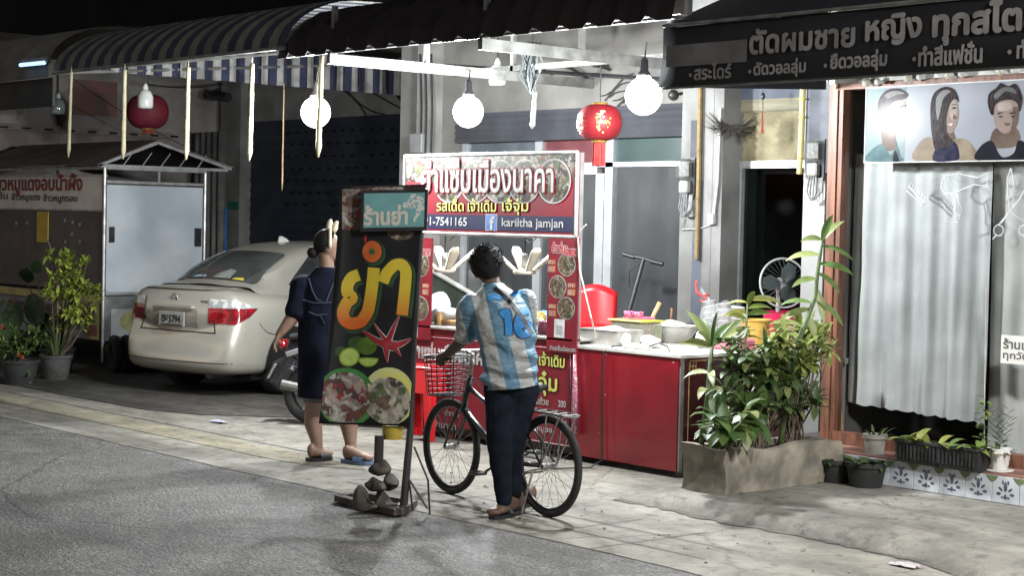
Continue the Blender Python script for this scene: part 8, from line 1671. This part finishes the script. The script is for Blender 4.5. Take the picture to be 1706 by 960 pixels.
# line decals on the glass: comb, hair dryer, scissors
YDc = YG + .024; dm = mat('decal_white', (0.6, 0.61, 0.62), None, 9, .6)
def dline(q, pts, w=.0045): q.tube([Vector((PY(x, y, YDc).x, YDc, PY(x, y, YDc).z)) for x, y in pts], w, 5)
q = MB(); dline(q, [(1512, 312), (1510, 317), (1538, 342), (1542, 338), (1514, 311)])
for k in range(7): dline(q, [(1514 + k * 4, 314 + k * 3.6), (1518 + k * 4, 303 + k * 3.6)], .003)
q.build('comb_decal', dm, sal); q = MB()
dline(q, [(1578, 292), (1570, 300), (1568, 312), (1574, 321), (1588, 323), (1604, 315), (1622, 308)]); dline(q, [(1578, 292), (1600, 290), (1630, 296)]); dline(q, [(1622, 307), (1648, 312), (1650, 287), (1628, 296)]); dline(q, [(1644, 311), (1646, 288)], .003); dline(q, [(1585, 322), (1594, 340), (1593, 355), (1600, 360), (1604, 352), (1598, 335), (1596, 322)]); dline(q, [(1600, 360), (1596, 371), (1575, 370)], .003)
for k in range(3): dline(q, [(1580 + k * 6, 298), (1586 + k * 6, 308)], .003)
q.build('hairdryer_decal', dm, sal); q = MB()
dline(q, [(1684, 280), (1678, 300), (1682, 350), (1692, 360), (1712, 372)]); dline(q, [(1684, 280), (1689, 300), (1688, 345), (1664, 375)]); dline(q, [(1720, 290), (1700, 330), (1668, 372)]); dline(q, [(1664 + 8 * math.cos(a), 384 + 9 * math.sin(a)) for a in [k * .42 for k in range(16)]]); dline(q, [(1706 + 8 * math.cos(a), 384 + 9 * math.sin(a)) for a in [k * .42 for k in range(16)]]); dline(q, [(1660, 392), (1654, 398)])
q.build('scissors_decal', dm, sal)
q = MB(); a, b_ = PY(1667, 605, YP - .01), PY(1670, 558, YP - .01); q.bb((a.x, YP - .012, a.z), (a.x + .42, YP - .008, b_.z)); ps = thing('paper_sign', 'small white handwritten paper sign taped on the salon window', 'paper sign', (a.x, YP - .01, a.z)); q.build('sheet', mat('paper_cream', (0.62, 0.6, 0.55), (0.55, 0.53, 0.48), 9, .7), ps)
q = MB(); hgt_ = b_.z - a.z; text(q, "ร้านเปิด", (a.x + .02, YP - .012, a.z + hgt_ * .53), XU, ZU, .26, hgt_ * .36, .03, 8, .001); text(q, "ทุกวันเวลา", (a.x + .02, YP - .012, a.z + hgt_ * .1), XU, ZU, .34, hgt_ * .34, .02, 8, .001); q.build('lettering', mat('ink_grey', (0.1, 0.1, 0.1), None, 9, .7), ps)
# row of unlit vanity globes under the awning
for k, (px, py, lab) in enumerate(((1443, 137, 'first cream globe bulb from the column above the poster'), (1512, 129, 'second cream globe bulb from the column above the poster'), (1581, 124, 'third cream globe bulb from the column above the poster'), (1667, 117, 'fourth cream globe bulb from the column above the poster'))):
    p = PY(px, py, YG - .1); t = thing('globe_bulb', lab, 'bulb', p, group='unlit globe bulbs above the poster'); MB().ell(p, (.033, .033, .033)).build('globe', mat('globe_cream', (0.6, 0.56, 0.46), None, 9, .25, coat=.5), t, smooth=True)
    MB().tube([p + Vector((0, .03, 0)), p + Vector((0, .07, 0))], .018, 10).build('socket', mat('socket_white', (0.6, 0.6, 0.58)), t); q = MB(); q.ell(p + Vector((.1, .0, .0)), (.024, .024, .024)); q.tube([p + Vector((.1, .02, 0)), p + Vector((.1, .07, 0))], .014, 8); q.build('spare_socket', mat('socket_white', (0.6, 0.6, 0.58)), t, smooth=True)
q = MB(); rectY(q, 1425, 128, 1800, 118, YG - .03, .02); a = PY(1432, 130, YG - .03); MB().bb((a.x, YG - .05, a.z - .03), (8, YG - .031, a.z + .12)).build('lamp_rail', mat('rail_white', (0.55, 0.55, 0.52), (0.4, 0.4, 0.38), 6, .6), sal)
# small things around the doorway
q = MB(); c = PY(1216, 208, YM - .3); random.seed(50)
for k in range(90):
    a = random.uniform(2.6, 6.6); d = RH * math.cos(a) + ZU * math.sin(a) * .6 + FH * random.uniform(-.5, .2); L = random.uniform(.12, .26); q.tube([c + d * .02, c + d * L * .6 - ZU * .01, c + d * L + ZU * .05 * abs(math.cos(a))], [.004, .003, .001], 4)
q.build('feather_duster', mat('feather_dark', (0.035, 0.03, 0.028), (0.07, 0.06, 0.05), 30, .9), label='dark feather duster hanging by the bamboo blind', cat='duster')
q = MB(); q.tube([PY(1271, 150, 4.0), PY(1271, 182, 4.0)], .004, 5); q.ell(PY(1271, 160, 4.0), (.018, .018, .03)); q.build('wind_charm', black, label='black beaded charm cord hanging before the bamboo blind', cat='charm'); q = MB()
for k in range(10): q.tube([PY(1270 + .4 * (k % 3), 184, 4.0), PY(1268.5 + .4 * k, 222 - k % 3, 4.0)], .004, 4)
q.build('red_tassel', mat('tassel_dark', (0.25, 0.03, 0.02)), label='thin red tassel hanging under the black charm cord', cat='tassel')
q = MB(); q.tube([PY(1200, 180, YM - .22), PY(1196, 300, YM - .22), PY(1190, 350, YM - .22), PY(1189, 370, YM - .22)], .014, 6); q.bb(PY(1186, 362, YM - .22) - Vector((.03, .02, .06)), PY(1186, 362, YM - .22) + Vector((.03, .02, .03))); q.build('plug_cable', mat('cord_grey', (0.45, 0.44, 0.42)), label='grey cord with a small plug hanging on the pilaster by the doorway', cat='cable')
q = MB(); p = PY(1122, 158, YM - .22); q.lathe(p, [(.045, -.05), (.05, 0), (.03, .05), (0, .055)], 14, Vector((.6, -.7, 0))); q.tube([p, p + Vector((.02, .15, .03))], .015, 6); q.build('camera', black, smooth=True, label='small dark camera on the pilaster beside the glowing corner bulb', cat='camera')
q = MB(); q.tube([PY(1394, 598, YG + .12), PY(1404, 738, YG + .12)], .012, 8); bm_ = thing('broom', 'broom with a pale handle standing behind the salon glass', 'broom', PY(1404, 738, YG + .12)); q.build('handle', mat('pestle_wood', (0.5, 0.33, 0.17)), bm_); q = MB(); q.bb(PY(1391, 600, YG + .12) - Vector((.03, .01, .02)), PY(1391, 600, YG + .12) + Vector((.1, .03, .02))); q.build('head', mat('broom_grey', (0.3, 0.3, 0.28)), bm_)
# litter
def scrap(px, py, z, c1, lab, s, seed):
    p = PZ(px, py, z); q = MB(); random.seed(seed); n = 6; q.sheet([[p + Vector(((i - n / 2) * s * .25 + random.uniform(-.01, .01), (j - n / 2) * s * .12, .006 + .045 * s * 4 * abs(noise.noise(Vector((i * .9, j * .9, seed)))))) for i in range(n + 1)] for j in range(n + 1)]); q.build('litter', mat('litter_%d' % seed, c1, (0.4, 0.4, 0.4), 30, .5), label=lab, cat='litter', group='litter on the pavement')
scrap(1545, 922, .02, (0.6, 0.6, 0.6), 'crumpled white wrapper at the edge of the apron', .1, 61); scrap(1508, 944, 0.004, (0.4, 0.3, 0.3), 'flattened pinkish wrapper in the gutter', .12, 62); scrap(365, 704, 0.006, (0.3, 0.28, 0.5), 'purple and white wrapper on the bay floor behind the scooter', .14, 63)
random.seed(70)
q = MB()
for k in range(90):
    if k % 3: x, y, z = random.uniform(-1, 6), random.uniform(.9, 1.6), .01
    else: x, y, z = random.uniform(-9, 5), random.uniform(.1, 1.3), .004
    if y > .95 and x > -.5: p = N0[0]; y = max(.05, min(1.0, y - .45))
    s = random.uniform(.004, .013); q.ell((x, y, z), (s, s * .8, s * .6), n=6, m=4)
q.build('pebbles', mat('pebble', (0.4, 0.37, 0.32), (0.2, 0.18, 0.15), 40, .9), kind='stuff')
q = MB()
for k in range(40):
    x, y = random.uniform(-.2, 2.8), random.uniform(1.5, 2.9); q.leaf((x, y, .106), (random.uniform(-1, 1), random.uniform(-1, 1), .05), random.uniform(.02, .06), .02, .1, 3)
q.build('fallen_leaves', mat('leaf_dry', (0.2, 0.14, 0.07), (0.12, 0.09, 0.05), 20, .8), kind='stuff')
for o in list(COL.objects):
    if o.type == 'MESH' and len(o.data.polygons) == 0: print('EMPTY MESH', o.name)
